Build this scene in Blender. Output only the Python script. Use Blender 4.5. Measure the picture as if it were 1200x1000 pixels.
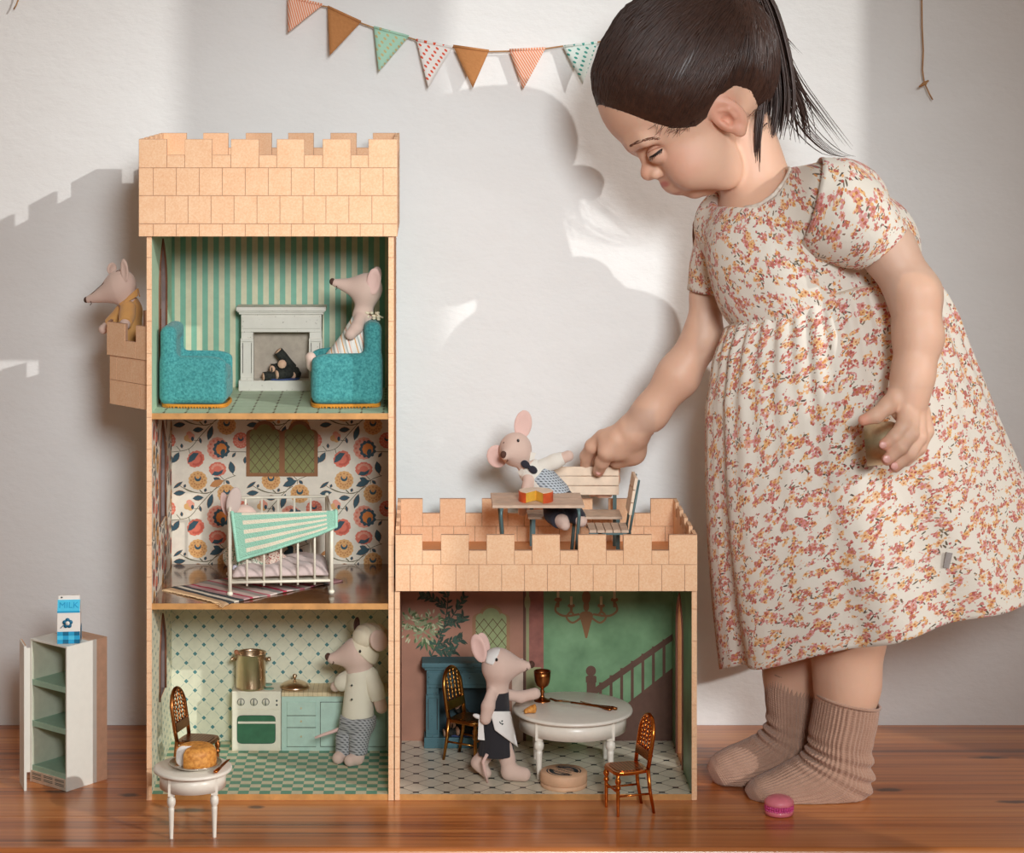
import bpy, bmesh, math, random
import numpy as np
from mathutils import Vector, Matrix, Euler
V = Vector
C = bpy.context.scene.collection
sc = bpy.context.scene
for o in list(bpy.data.objects):
    bpy.data.objects.remove(o)
PI = math.pi
rnd = random.Random(7)

# ------------------------------------------------------------------ camera
HC, FPX, D0, VX, VY = 0.783, 2778.0, 2.5, 500.0, 68.0
cam = bpy.data.cameras.new('camera')
cam.sensor_width = 36.0
cam.lens = FPX / 1200.0 * 36.0
cam.shift_x = 100.0 / 1200.0
cam.shift_y = -432.0 / 1200.0
cam.clip_start = 0.05
camo = bpy.data.objects.new('camera', cam)
camo.location = (0, -D0, HC)
camo.rotation_euler = (PI / 2, 0, 0)
C.objects.link(camo)
sc.camera = camo

# ------------------------------------------------------------------ light
def srgb(r, g, b):
    f = lambda c: (c / 255 / 12.92) if c / 255 <= .04045 else ((c / 255 + .055) / 1.055) ** 2.4
    return (f(r), f(g), f(b))

w = bpy.data.worlds.new('world')
sc.world = w
w.use_nodes = True
w.node_tree.nodes['Background'].inputs[0].default_value = (1.0, .78, .60, 1)
w.node_tree.nodes['Background'].inputs[1].default_value = 0.19
SUN = V((-1.10, 1.0, -0.585))
sl = bpy.data.lights.new('sun', 'SUN')
sl.energy = 1.45
sl.angle = math.radians(.6)
sl.color = (1.0, .985, .955)
so = bpy.data.objects.new('sun', sl)
so.rotation_euler = SUN.to_track_quat('-Z', 'Y').to_euler()
so.location = (3, -3, 3)
C.objects.link(so)
# daylight of the two windows in the wall on the right
al = bpy.data.lights.new('window_daylight', 'AREA')
al.shape = 'RECTANGLE'
al.size, al.size_y = 1.9, 1.9
al.energy = 8
al.color = (.95, .98, 1.0)
ao = bpy.data.objects.new('window_daylight', al)
ao.location = (1.62, -1.75, 1.3)
ao.rotation_euler = V((-1, .55, -.25)).to_track_quat('-Z', 'Y').to_euler()
C.objects.link(ao)
# added fill spot beside the camera, aimed at the middle of the wall
fl_l = bpy.data.lights.new('fill_spot', 'SPOT')
fl_l.energy = 310
fl_l.color = (.95, 1.0, 1.03)
fl_l.shadow_soft_size = .32
fl_l.spot_blend = 1.0
fl_o = bpy.data.objects.new('fill_spot', fl_l)
fl_o.location = (.42, -2.75, 1.32)
aim = V((.03, .2815, .41))
fl_l.spot_size = 2 * math.atan(.82 / (aim - V(fl_o.location)).length)
fl_o.rotation_euler = (aim - V(fl_o.location)).to_track_quat('-Z', 'Y').to_euler()
C.objects.link(fl_o)
sc.view_settings.view_transform = 'Standard'
sc.view_settings.look = 'None'
sc.view_settings.gamma = 1
sc.view_settings.use_curve_mapping = False
sc.view_settings.exposure = 0.0
sc.cycles.use_denoising = True
sc.cycles.max_bounces = 8

# ------------------------------------------------------------------ helpers
def S(Y):
    return (D0 + Y) / FPX
def at(x, y, Y):
    s = S(Y)
    return V(((x - VX) * s, Y, HC - (y - VY) * s))
def X_(x, Y=0.0):
    return (x - VX) * S(Y)
def Z_(y, Y=0.0):
    return HC - (y - VY) * S(Y)
def floorY(y, z=0.0):
    return (HC - z) * FPX / (y - VY) - D0

def link(o, parent=None):
    C.objects.link(o)
    if parent is not None:
        o.parent = parent
        if parent.parent is None:
            o.matrix_parent_inverse = parent.matrix_basis.inverted()
    return o
def tag(o, label, cat, group=None):
    o['label'] = label
    o['category'] = cat
    if group:
        o['group'] = group
    return o
def thing(name, label, cat, loc=(0, 0, 0), group=None):
    o = bpy.data.objects.new(name, None)
    o.empty_display_size = .02
    o.location = loc
    C.objects.link(o)
    return tag(o, label, cat, group)
def place(root, loc, rz=0, sc_=1.0):
    root.location = loc
    root.rotation_euler = (0, 0, rz)
    root.scale = (sc_,) * 3
    return root
def copy_tree(o, parent=None):
    c = o.copy()
    C.objects.link(c)
    if parent is not None:
        c.parent = parent
    for ch in o.children:
        copy_tree(ch, c)
    return c

def mesh_np(name, v, f, smooth=True):
    me = bpy.data.meshes.new(name)
    v = np.asarray(v, dtype=np.float32)
    f = np.asarray(f, dtype=np.int32)
    me.vertices.add(len(v))
    me.vertices.foreach_set('co', v.ravel())
    k = f.shape[1]
    me.loops.add(f.size)
    me.loops.foreach_set('vertex_index', f.ravel())
    me.polygons.add(len(f))
    me.polygons.foreach_set('loop_start', np.arange(0, f.size, k, dtype=np.int32))
    me.polygons.foreach_set('loop_total', np.full(len(f), k, dtype=np.int32))
    me.update(calc_edges=True)
    me.validate()
    if smooth:
        me.polygons.foreach_set('use_smooth', np.ones(len(me.polygons), dtype=bool))
    return me

def obj(name, me, m, parent=None, label=None, bevel=0, solid=0, subsurf=0):
    o = bpy.data.objects.new(name, me)
    if m is not None:
        for mm in (m if isinstance(m, (list, tuple)) else [m]):
            me.materials.append(mm)
    link(o, parent)
    if label:
        o['label'] = label
    if solid:
        md = o.modifiers.new('solid', 'SOLIDIFY'); md.thickness = solid; md.offset = 0
    if bevel:
        md = o.modifiers.new('bevel', 'BEVEL'); md.width = bevel; md.segments = 2; md.limit_method = 'ANGLE'
    if subsurf:
        md = o.modifiers.new('sub', 'SUBSURF'); md.levels = subsurf; md.render_levels = subsurf
    return o

class MB:
    """collects simple shapes; build() links them as one mesh object"""
    def __init__(self):
        self.v, self.f, self.mi, self.sm, self.uv = [], [], [], [], None
    def add(self, vs, fs, mi=0, smooth=False):
        b = len(self.v)
        self.v += [tuple(p) for p in vs]
        for q in fs:
            self.f.append([b + i for i in q]); self.mi.append(mi); self.sm.append(smooth)
        return self
    def box(self, x0, x1, y0, y1, z0, z1, mi=0):
        vs = [(x, y, z) for x in (x0, x1) for y in (y0, y1) for z in (z0, z1)]
        return self.add(vs, [(0, 1, 3, 2), (4, 6, 7, 5), (0, 4, 5, 1), (2, 3, 7, 6), (0, 2, 6, 4), (1, 5, 7, 3)], mi)
    def obox(self, c, h, R=None, mi=0):
        R = R or Matrix.Identity(3)
        c = V(c)
        vs = [c + R @ V((sx * h[0], sy * h[1], sz * h[2])) for sx in (-1, 1) for sy in (-1, 1) for sz in (-1, 1)]
        return self.add(vs, [(0, 1, 3, 2), (4, 6, 7, 5), (0, 4, 5, 1), (2, 3, 7, 6), (0, 2, 6, 4), (1, 5, 7, 3)], mi)
    def bar(self, a, b, wx, wz, up=(0, 0, 1), mi=0):
        """box beam from a to b, wx wide across, wz tall"""
        a, b = V(a), V(b)
        d = b - a; L = d.length; d.normalize()
        x = d.cross(V(up)).normalized(); z = x.cross(d)
        R = Matrix((x, d, z)).transposed()
        return self.obox((a + b) / 2, (wx / 2, L / 2, wz / 2), R, mi)
    def tube(self, pts, r, n=10, cap=True, mi=0, flat=1.0, closed=False, up=None):
        pts = [V(p) for p in pts]
        m = len(pts)
        rs = r if isinstance(r, (list, tuple)) else [r] * m
        vs = []
        prev = None
        for i, p in enumerate(pts):
            if closed:
                t = pts[(i + 1) % m] - pts[i - 1]
            else:
                t = pts[min(i + 1, m - 1)] - pts[max(i - 1, 0)]
            if t.length < 1e-9: t = V((0, 0, 1))
            t.normalize()
            if prev is None:
                a = V(up) if up else (V((0, 0, 1)) if abs(t.z) < .9 else V((1, 0, 0)))
                n1 = (a - t * a.dot(t)).normalized()
            else:
                n1 = (prev - t * prev.dot(t))
                n1 = n1.normalized() if n1.length > 1e-6 else t.orthogonal().normalized()
            prev = n1
            n2 = t.cross(n1)
            for k in range(n):
                an = 2 * PI * k / n
                vs.append(p + n1 * (math.cos(an) * rs[i] * flat) + n2 * (math.sin(an) * rs[i]))
        fs = []
        for i in range(m if closed else m - 1):
            for k in range(n):
                a, b = i * n + k, i * n + (k + 1) % n
                j = ((i + 1) % m) * n
                fs.append((a, b, j + (k + 1) % n, j + k))
        if cap and not closed:
            fs.append(tuple(range(n - 1, -1, -1)))
            fs.append(tuple(range((m - 1) * n, m * n)))
        return self.add(vs, fs, mi, True)
    def lathe(self, prof, c=(0, 0, 0), n=24, mi=0, sx=1, sy=1, R=None, cap=True, smooth=True):
        c = V(c)
        vs = []
        for r, z in prof:
            for k in range(n):
                an = 2 * PI * k / n
                p = V((math.cos(an) * r * sx, math.sin(an) * r * sy, z))
                vs.append(c + (R @ p if R else p))
        fs = []
        for i in range(len(prof) - 1):
            for k in range(n):
                fs.append((i * n + k, i * n + (k + 1) % n, (i + 1) * n + (k + 1) % n, (i + 1) * n + k))
        if cap:
            fs.append(tuple(range(n - 1, -1, -1)))
            fs.append(tuple(range((len(prof) - 1) * n, len(prof) * n)))
        return self.add(vs, fs, mi, smooth)
    def ell(self, c, rad, n=16, R=None, mi=0):
        prof = []
        m = max(6, n // 2)
        for i in range(m + 1):
            a = -PI / 2 + PI * i / m
            prof.append((max(1e-5, math.cos(a)), math.sin(a)))
        c = V(c); vs = []
        for r, z in prof:
            for k in range(n):
                an = 2 * PI * k / n
                p = V((math.cos(an) * r * rad[0], math.sin(an) * r * rad[1], z * rad[2]))
                vs.append(c + (R @ p if R else p))
        fs = []
        for i in range(m):
            for k in range(n):
                fs.append((i * n + k, i * n + (k + 1) % n, (i + 1) * n + (k + 1) % n, (i + 1) * n + k))
        return self.add(vs, fs, mi, True)
    def prism(self, pts, d, mi=0):
        """closed outline of 3-D points pushed along vector d"""
        pts = [V(p) for p in pts]; d = V(d); n = len(pts)
        vs = pts + [p + d for p in pts]
        fs = [tuple(range(n - 1, -1, -1)), tuple(range(n, 2 * n))]
        fs += [(i, (i + 1) % n, n + (i + 1) % n, n + i) for i in range(n)]
        return self.add(vs, fs, mi)
    def loft(self, rings, cap=(True, True), mi=0):
        n = len(rings[0]); vs = [p for r in rings for p in r]; fs = []
        for i in range(len(rings) - 1):
            for k in range(n):
                fs.append((i * n + k, i * n + (k + 1) % n, (i + 1) * n + (k + 1) % n, (i + 1) * n + k))
        if cap[0]: fs.append(tuple(range(n - 1, -1, -1)))
        if cap[1]: fs.append(tuple(range((len(rings) - 1) * n, len(rings) * n)))
        return self.add(vs, fs, mi, True)
    def mesh(self, name):
        me = bpy.data.meshes.new(name)
        me.from_pydata(self.v, [], self.f)
        me.update()
        me.polygons.foreach_set('material_index', self.mi)
        me.polygons.foreach_set('use_smooth', self.sm)
        bm = bmesh.new(); bm.from_mesh(me)
        bmesh.ops.recalc_face_normals(bm, faces=bm.faces)
        bm.to_mesh(me); bm.free()
        return me
    def build(self, name, m, parent=None, label=None, **k):
        return obj(name, self.mesh(name), m, parent, label, **k)

# ------------------------------------------------------------------ signed distance modelling
class SDF:
    def __init__(self):
        self.ops = []
    @staticmethod
    def _v(p): return np.array(p, dtype=np.float32)
    def cap(self, a, b, ra, rb=None, k=.004, op='u'):
        rb = ra if rb is None else rb
        a, b = self._v(a), self._v(b)
        d = b - a; L2 = max(float(d @ d), 1e-12)
        def fn(x, y, z):
            px, py, pz = x - a[0], y - a[1], z - a[2]
            t = np.clip((px * d[0] + py * d[1] + pz * d[2]) / L2, 0, 1)
            return np.sqrt((px - t * d[0]) ** 2 + (py - t * d[1]) ** 2 + (pz - t * d[2]) ** 2) - (ra + t * (rb - ra))
        m = max(ra, rb)
        self.ops.append((op, fn, np.minimum(a, b) - m, np.maximum(a, b) + m, k)); return self
    def chain(self, pts, rs, k=.004):
        for i in range(len(pts) - 1):
            self.cap(pts[i], pts[i + 1], rs[i], rs[i + 1], k)
        return self
    def ell(self, c, rad, R=None, k=.004, op='u'):
        c, rad = self._v(c), self._v(rad)
        M = np.array(R if R is not None else Matrix.Identity(3), dtype=np.float32).T
        rm = float(rad.min())
        def fn(x, y, z):
            px, py, pz = x - c[0], y - c[1], z - c[2]
            q = [(M[i, 0] * px + M[i, 1] * py + M[i, 2] * pz) / rad[i] for i in range(3)]
            k0 = np.sqrt(q[0] ** 2 + q[1] ** 2 + q[2] ** 2) + 1e-9
            k1 = np.sqrt((q[0] / rad[0]) ** 2 + (q[1] / rad[1]) ** 2 + (q[2] / rad[2]) ** 2) + 1e-9
            return k0 * (k0 - 1) / k1
        e = float(rad.max())
        self.ops.append((op, fn, c - e, c + e, k)); return self
    def box(self, c, h, r=.002, R=None, k=.002, op='u'):
        c, h = self._v(c), self._v(h)
        M = np.array(R if R is not None else Matrix.Identity(3), dtype=np.float32).T
        def fn(x, y, z):
            px, py, pz = x - c[0], y - c[1], z - c[2]
            q = [np.abs(M[i, 0] * px + M[i, 1] * py + M[i, 2] * pz) - h[i] + r for i in range(3)]
            o = np.sqrt(np.maximum(q[0], 0) ** 2 + np.maximum(q[1], 0) ** 2 + np.maximum(q[2], 0) ** 2)
            return o + np.minimum(np.maximum(np.maximum(q[0], q[1]), q[2]), 0) - r
        e = float(np.linalg.norm(h))
        self.ops.append((op, fn, c - e, c + e, k)); return self
    def half(self, p, n, k=.001):
        """keep the side the normal points away from"""
        p = self._v(p); n = V(n).normalized()
        self.ops.append(('i', lambda x, y, z: (x - p[0]) * n.x + (y - p[1]) * n.y + (z - p[2]) * n.z, None, None, k)); return self
    def fun(self, fn, k=.001):
        self.ops.append(('i', fn, None, None, k)); return self
    def mesh(self, h, lo=None, hi=None, noise=None):
        us = [o for o in self.ops if o[0] == 'u']
        lo = np.min([o[2] for o in us], axis=0) - 3 * h if lo is None else np.array(lo, dtype=np.float32)
        hi = np.max([o[3] for o in us], axis=0) + 3 * h if hi is None else np.array(hi, dtype=np.float32)
        n = np.maximum(np.ceil((hi - lo) / h).astype(int) + 1, 4)
        ax = [(lo[i] + h * np.arange(n[i])).astype(np.float32) for i in range(3)]
        F = np.full(n, 1.0, dtype=np.float32)
        for op, fn, a, b, k in self.ops:
            if a is None:
                sl = [slice(0, n[i]) for i in range(3)]
            else:
                m = k + 3 * h
                sl = [slice(max(0, int((a[i] - m - lo[i]) / h)), min(n[i], int((b[i] + m - lo[i]) / h) + 2)) for i in range(3)]
                if any(q.stop <= q.start for q in sl): continue
            x = ax[0][sl[0]][:, None, None]; y = ax[1][sl[1]][None, :, None]; z = ax[2][sl[2]][None, None, :]
            d = fn(x, y, z)
            A = F[sl[0], sl[1], sl[2]]
            d = np.broadcast_to(d, A.shape)
            if op == 'u':
                t = np.clip(.5 + .5 * (A - d) / k, 0, 1)
                F[sl[0], sl[1], sl[2]] = A + t * (d - A) - k * t * (1 - t)
            else:
                if op == 's': d = -d
                t = np.clip(.5 - .5 * (A - d) / k, 0, 1)
                F[sl[0], sl[1], sl[2]] = A + t * (d - A) + k * t * (1 - t)
        return surfnet(F, lo, h)

def surfnet(F, lo, h):
    n = F.shape
    neg = F < 0
    c = np.zeros((n[0] - 1, n[1] - 1, n[2] - 1), dtype=np.int8)
    for i in (0, 1):
        for j in (0, 1):
            for k in (0, 1):
                c += neg[i:n[0] - 1 + i, j:n[1] - 1 + j, k:n[2] - 1 + k]
    act = (c > 0) & (c < 8)
    idx = np.argwhere(act)
    ids = np.full(act.shape, -1, dtype=np.int64)
    ids[act] = np.arange(len(idx))
    acc = np.zeros((len(idx), 3)); cnt = np.zeros(len(idx))
    I, J, K = idx[:, 0], idx[:, 1], idx[:, 2]
    cs = [(0, 0, 0), (1, 0, 0), (0, 1, 0), (1, 1, 0), (0, 0, 1), (1, 0, 1), (0, 1, 1), (1, 1, 1)]
    val = [F[I + a, J + b, K + d] for a, b, d in cs]
    for p in range(8):
        for q in range(p + 1, 8):
            dlt = [cs[q][t] - cs[p][t] for t in range(3)]
            if sum(map(abs, dlt)) != 1: continue
            m = (val[p] < 0) != (val[q] < 0)
            t = np.where(m, val[p] / np.where(m, val[p] - val[q], 1), 0)
            for a in range(3):
                acc[:, a] += np.where(m, cs[p][a] + t * dlt[a], 0)
            cnt += m
    v = (idx + acc / cnt[:, None]) * h + np.asarray(lo)[None]
    fs = []
    for a in range(3):
        b, d = (a + 1) % 3, (a + 2) % 3
        s0 = [slice(1, n[t] - 1) for t in range(3)]; s1 = list(s0)
        s0[a] = slice(0, n[a] - 1); s1[a] = slice(1, n[a])
        A, B = neg[tuple(s0)], neg[tuple(s1)]
        for flip in (False, True):
            m = (A & ~B) if not flip else (~A & B)
            e = np.argwhere(m)
            if not len(e): continue
            e[:, b] += 1; e[:, d] += 1
            def g(db, dd):
                q = e.copy(); q[:, b] -= db; q[:, d] -= dd
                return ids[q[:, 0], q[:, 1], q[:, 2]]
            quad = np.stack([g(1, 1), g(0, 1), g(0, 0), g(1, 0)], axis=1)
            fs.append(quad[:, ::-1] if flip else quad)
    f = np.concatenate(fs)
    f = f[(f >= 0).all(axis=1)]
    return v.astype(np.float32), f.astype(np.int32)

def sdf_obj(name, sdf, h, m, parent=None, label=None, lo=None, hi=None, color=None, post=None):
    v, f = sdf.mesh(h, lo, hi)
    if post is not None: v = post(v)
    me = mesh_np(name, v, f)
    if color is not None:
        set_color(me, color(v))
    return obj(name, me, m, parent, label)

def set_color(me, col):
    a = me.color_attributes.new('tint', 'FLOAT_COLOR', 'POINT')
    c4 = np.ones((len(me.vertices), 4), dtype=np.float32)
    c4[:, :3] = col
    a.data.foreach_set('color', c4.ravel())

# ------------------------------------------------------------------ materials
def nt(name):
    m = bpy.data.materials.new(name)
    m.use_nodes = True
    t = m.node_tree
    return m, t, t.nodes['Principled BSDF']
def N(t, typ, **k):
    n = t.nodes.new(typ)
    for a, b in k.items(): setattr(n, a, b)
    return n
def L(t, a, b): t.links.new(a, b)
def math_(t, op, a, b=None, c=None):
    n = N(t, 'ShaderNodeMath', operation=op)
    for i, q in enumerate((a, b, c)):
        if q is None: continue
        if isinstance(q, (int, float)): n.inputs[i].default_value = q
        else: L(t, q, n.inputs[i])
    return n.outputs[0]
def vmath(t, op, a, b=None):
    n = N(t, 'ShaderNodeVectorMath', operation=op)
    for i, q in enumerate((a, b)):
        if q is None: continue
        if isinstance(q, (tuple, list)): n.inputs[i].default_value = q
        else: L(t, q, n.inputs[i])
    return n
def mixc(t, f, a, b, blend='MIX'):
    n = N(t, 'ShaderNodeMix', data_type='RGBA', blend_type=blend)
    for i, q in ((0, f), (6, a), (7, b)):
        if isinstance(q, (int, float)): n.inputs[i].default_value = q
        elif isinstance(q, (tuple, list)): n.inputs[i].default_value = (*q[:3], 1)
        else: L(t, q, n.inputs[i])
    return n.outputs[2]
def noise(t, vec, scale, detail=4, rough=.55):
    n = N(t, 'ShaderNodeTexNoise')
    n.inputs['Scale'].default_value = scale
    n.inputs['Detail'].default_value = detail
    n.inputs['Roughness'].default_value = rough
    if vec is not None: L(t, vec, n.inputs['Vector'])
    return n.outputs[0]
def bump(t, p, h, dist=.001, st=.5):
    b = N(t, 'ShaderNodeBump')
    b.inputs['Strength'].default_value = st
    b.inputs['Distance'].default_value = dist
    L(t, h, b.inputs['Height']); L(t, b.outputs[0], p.inputs['Normal'])
def ocoord(t): return N(t, 'ShaderNodeTexCoord').outputs['Object']

def mat(name, c, rough=.6, metal=0.0, var=.12, vs=120, bmp=0.0, bs=900, coat=0.0, sss=0.0, sheen=0.0, spec=None, attr=False, c2=None):
    """plain procedural finish: base colour, soft noise variation, fine noise relief"""
    m, t, p = nt(name)
    col = srgb(*c)
    co = ocoord(t)
    if attr:
        a = N(t, 'ShaderNodeVertexColor', layer_name='tint').outputs[0]
    else:
        a = None
    nz = noise(t, co, vs, 4)
    lo = tuple(q * (1 - var) for q in col); hi = tuple(min(1, q * (1 + var)) for q in col) if c2 is None else srgb(*c2)
    mr = N(t, 'ShaderNodeMapRange'); mr.inputs[1].default_value = .3; mr.inputs[2].default_value = .7
    L(t, nz, mr.inputs[0])
    out = mixc(t, mr.outputs[0], lo, hi)
    if a is not None:
        out = mixc(t, 1.0, a, mixc(t, mr.outputs[0], (1 - var,) * 3, (1, 1, 1)), 'MULTIPLY')
    L(t, out, p.inputs['Base Color'])
    p.inputs['Roughness'].default_value = rough
    p.inputs['Metallic'].default_value = metal
    if spec is not None: p.inputs['Specular IOR Level'].default_value = spec
    if coat: p.inputs['Coat Weight'].default_value = coat; p.inputs['Coat Roughness'].default_value = .12
    if sheen: p.inputs['Sheen Weight'].default_value = sheen
    if sss:
        p.inputs['Subsurface Weight'].default_value = sss
        p.inputs['Subsurface Radius'].default_value = (.01, .004, .002)
        p.inputs['Subsurface Scale'].default_value = .6
    if bmp: bump(t, p, noise(t, co, bs, 3), .0006, bmp)
    return m

def weave_mat(name, c, c2=None, scale=1400, rough=.9, bmp=.5, mixv=.35, sheen=.2):
    """woven cloth: two crossed wave sets in relief and tone"""
    m, t, p = nt(name)
    co = ocoord(t)
    a = N(t, 'ShaderNodeTexWave', wave_type='BANDS', bands_direction='DIAGONAL'); a.inputs['Scale'].default_value = scale
    a.inputs['Distortion'].default_value = 1.0
    L(t, co, a.inputs['Vector'])
    b = N(t, 'ShaderNodeTexWave', wave_type='BANDS', bands_direction='Z'); b.inputs['Scale'].default_value = scale
    b.inputs['Distortion'].default_value = 1.0
    L(t, co, b.inputs['Vector'])
    h = math_(t, 'MULTIPLY', a.outputs[1], b.outputs[1])
    col = srgb(*c); cc = srgb(*c2) if c2 else tuple(q * .75 for q in col)
    L(t, mixc(t, math_(t, 'MULTIPLY', h, mixv * 2), col, cc), p.inputs['Base Color'])
    p.inputs['Roughness'].default_value = rough
    p.inputs['Sheen Weight'].default_value = sheen
    bump(t, p, h, .0004, bmp)
    return m
# ------------------------------------------------------------------ setting
WALLY = 0.2815
EDGEY = -0.154

def plaster(name):
    m, t, p = nt(name)
    co = ocoord(t)
    mp = N(t, 'ShaderNodeMapping'); mp.inputs['Scale'].default_value = (1, 1, 1.8); mp.inputs['Rotation'].default_value = (0, .5, 0)
    L(t, co, mp.inputs[0])
    n1 = noise(t, mp.outputs[0], 60, 6, .62)
    n2 = noise(t, mp.outputs[0], 11, 3)
    h = math_(t, 'ADD', n1, math_(t, 'MULTIPLY', n2, 1.2))
    L(t, mixc(t, n2, srgb(233, 232, 229), srgb(241, 241, 239)), p.inputs['Base Color'])
    p.inputs['Roughness'].default_value = .85
    bump(t, p, h, .0022, .4)
    return m

def wood_floor(name):
    m, t, p = nt(name)
    co = ocoord(t)
    oi = N(t, 'ShaderNodeObjectInfo').outputs['Random']
    off = vmath(t, 'ADD', co, None)
    cb = N(t, 'ShaderNodeCombineXYZ'); L(t, math_(t, 'MULTIPLY', oi, 7.0), cb.inputs[0]); L(t, math_(t, 'MULTIPLY', oi, 3.0), cb.inputs[1])
    L(t, cb.outputs[0], off.inputs[1])
    mp = N(t, 'ShaderNodeMapping'); mp.inputs['Scale'].default_value = (1.8, 110, 30)
    L(t, off.outputs[0], mp.inputs[0])
    g = noise(t, mp.outputs[0], 1.0, 6, .6)
    mp2 = N(t, 'ShaderNodeMapping'); mp2.inputs['Scale'].default_value = (.8, 16, 8)
    L(t, off.outputs[0], mp2.inputs[0])
    g2 = noise(t, mp2.outputs[0], 1.0, 3, .5)
    rp = N(t, 'ShaderNodeValToRGB')
    L(t, math_(t, 'MULTIPLY_ADD', g2, .45, math_(t, 'MULTIPLY', g, .55)), rp.inputs[0])
    e = rp.color_ramp.elements
    e[0].position = .385; e[0].color = (*srgb(122, 64, 31), 1)
    e[1].position = .64; e[1].color = (*srgb(220, 149, 88), 1)
    q = e.new(.46); q.color = (*srgb(180, 104, 53), 1)
    q = e.new(.54); q.color = (*srgb(204, 126, 69), 1)
    col = rp.outputs[0]
    # knots: dark whorls where the boards have them
    sx = N(t, 'ShaderNodeSeparateXYZ'); L(t, co, sx.inputs[0])
    wob = math_(t, 'MULTIPLY', math_(t, 'SUBTRACT', noise(t, co, 90, 3), .5), .8)
    for kx, ky, rw, rd in ((1160, 888, .022, .006), (1042, 926, .015, .007), (1188, 940, .020, .006), (300, 946, .009, .006),
                           (152, 932, .012, .007), (66, 928, .018, .005), (222, 950, .022, .007)):
        Yk = floorY(ky)
        P0 = at(kx, ky, Yk)
        dx = math_(t, 'DIVIDE', math_(t, 'SUBTRACT', sx.outputs[0], P0.x), rw)
        dy = math_(t, 'DIVIDE', math_(t, 'SUBTRACT', sx.outputs[1], P0.y), rd)
        d = math_(t, 'ADD', math_(t, 'SQRT', math_(t, 'ADD', math_(t, 'MULTIPLY', dx, dx), math_(t, 'MULTIPLY', dy, dy))), wob)
        k = N(t, 'ShaderNodeMapRange'); k.inputs[1].default_value = .55; k.inputs[2].default_value = 1.15
        k.inputs[3].default_value = .85; k.inputs[4].default_value = 0
        L(t, d, k.inputs[0])
        col = mixc(t, k.outputs[0], col, srgb(48, 30, 24))
    L(t, col, p.inputs['Base Color'])
    rr = N(t, 'ShaderNodeMapRange'); rr.inputs[3].default_value = .22; rr.inputs[4].default_value = .38
    L(t, g, rr.inputs[0]); L(t, rr.outputs[0], p.inputs['Roughness'])
    p.inputs['Coat Weight'].default_value = .25; p.inputs['Coat Roughness'].default_value = .16
    bump(t, p, g, .0006, .25)
    return m

M_wall = plaster('plaster_white')
M_floor = wood_floor('waxed_pine')
wb = MB().box(-2.6, 1.8, WALLY, WALLY + .1, -.45, 2.7).build('wall_back', M_wall); wb['kind'] = 'structure'
# wall on the right with the two windows the sun comes through
WR = 1.70
r = MB()
for y0, y1 in ((-.80, WALLY + .1), (-1.53, -1.33), (-3.4, -2.9)):
    r.box(WR, WR + .1, y0, y1, -.45, 2.7)
for y0, y1 in ((-1.33, -.80), (-2.9, -1.53)):
    r.box(WR, WR + .1, y0, y1, -.45, .28)
    r.box(WR, WR + .1, y0, y1, 2.45, 2.7)
o = r.build('wall_right', M_wall); o['kind'] = 'structure'
M_paint = mat('white_paint', (236, 234, 228), .5)
for i, (y0, y1) in enumerate(((-1.33, -.80), (-2.9, -1.53))):
    f = MB()
    f.box(WR + .03, WR + .07, y0, y0 + .012, .28, 2.45).box(WR + .03, WR + .07, y1 - .012, y1, .28, 2.45)
    f.box(WR + .03, WR + .07, y0, y1, .28, .30).box(WR + .03, WR + .07, y0, y1, 2.43, 2.45)
    o = f.build('window_%d' % (i + 1), M_paint); o['kind'] = 'structure'
# boarded platform the toys and the child stand on
fl = MB().box(-2.6, WR, EDGEY + .004, WALLY, -.03, -.004).build('floor', M_floor); fl['kind'] = 'structure'
seams = [WALLY, floorY(888), floorY(918), floorY(957), EDGEY]
for i in range(4):
    y1, y0 = seams[i], seams[i + 1]
    b = MB()
    if i == 3:
        pts = [(-2.6, y1 - .0006, -.03), (-2.6, y1 - .0006, 0)]
        for k in range(7):
            a = PI / 2 * k / 6
            pts.append((-2.6, y0 + .006 - .006 * math.sin(a), -.006 + .006 * math.cos(a)))
        pts.append((-2.6, y0, -.034))
        b.prism(pts, (2.6 + WR, 0, 0))
    else:
        b.box(-2.6, WR, y0 + .0003, y1 - .0003, -.025, 0)
    b.build('plank', M_floor, fl)
g = MB().box(-2.6, 1.8, -3.6, WALLY, -.46, -.45).build('floor_lower', M_floor); g['kind'] = 'structure'
r2 = MB().box(-2.6, WR, EDGEY + .03, EDGEY + .05, -.45, -.03).build('trim_1', M_floor); r2['kind'] = 'structure'
# ------------------------------------------------------------------ the two castle toys
TB = .195           # inner face of the back walls
TBK = .201          # outer face

def card(name, c, c2):
    m, t, p = nt(name)
    co = N(t, 'ShaderNodeNewGeometry').outputs['Position']
    n1 = noise(t, co, 520, 3, .7)
    n2 = noise(t, co, 60, 3)
    mr = N(t, 'ShaderNodeMapRange'); mr.inputs[1].default_value = .35; mr.inputs[2].default_value = .65; L(t, n1, mr.inputs[0])
    cc = mixc(t, math_(t, 'MULTIPLY_ADD', n2, .6, math_(t, 'MULTIPLY', mr.outputs[0], .5)), srgb(*c), srgb(*c2))
    L(t, cc, p.inputs['Base Color'])
    p.inputs['Roughness'].default_value = .7
    p.inputs['Specular IOR Level'].default_value = .25
    return m
M_brick = card('brick_print', (230, 174, 130), (246, 208, 170))
M_joint = mat('joint_grey', (186, 146, 118), .8)
M_edge = mat('shelf_edge_wood', (196, 142, 82), .55, var=.2, vs=60)
M_inner_orange = card('orange_card', (206, 140, 92), (222, 160, 112))
M_mint = mat('mint_paper', (176, 206, 178), .6, var=.06)
M_brass_edge = mat('opening_edge_brown', (120, 74, 50), .7)

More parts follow.
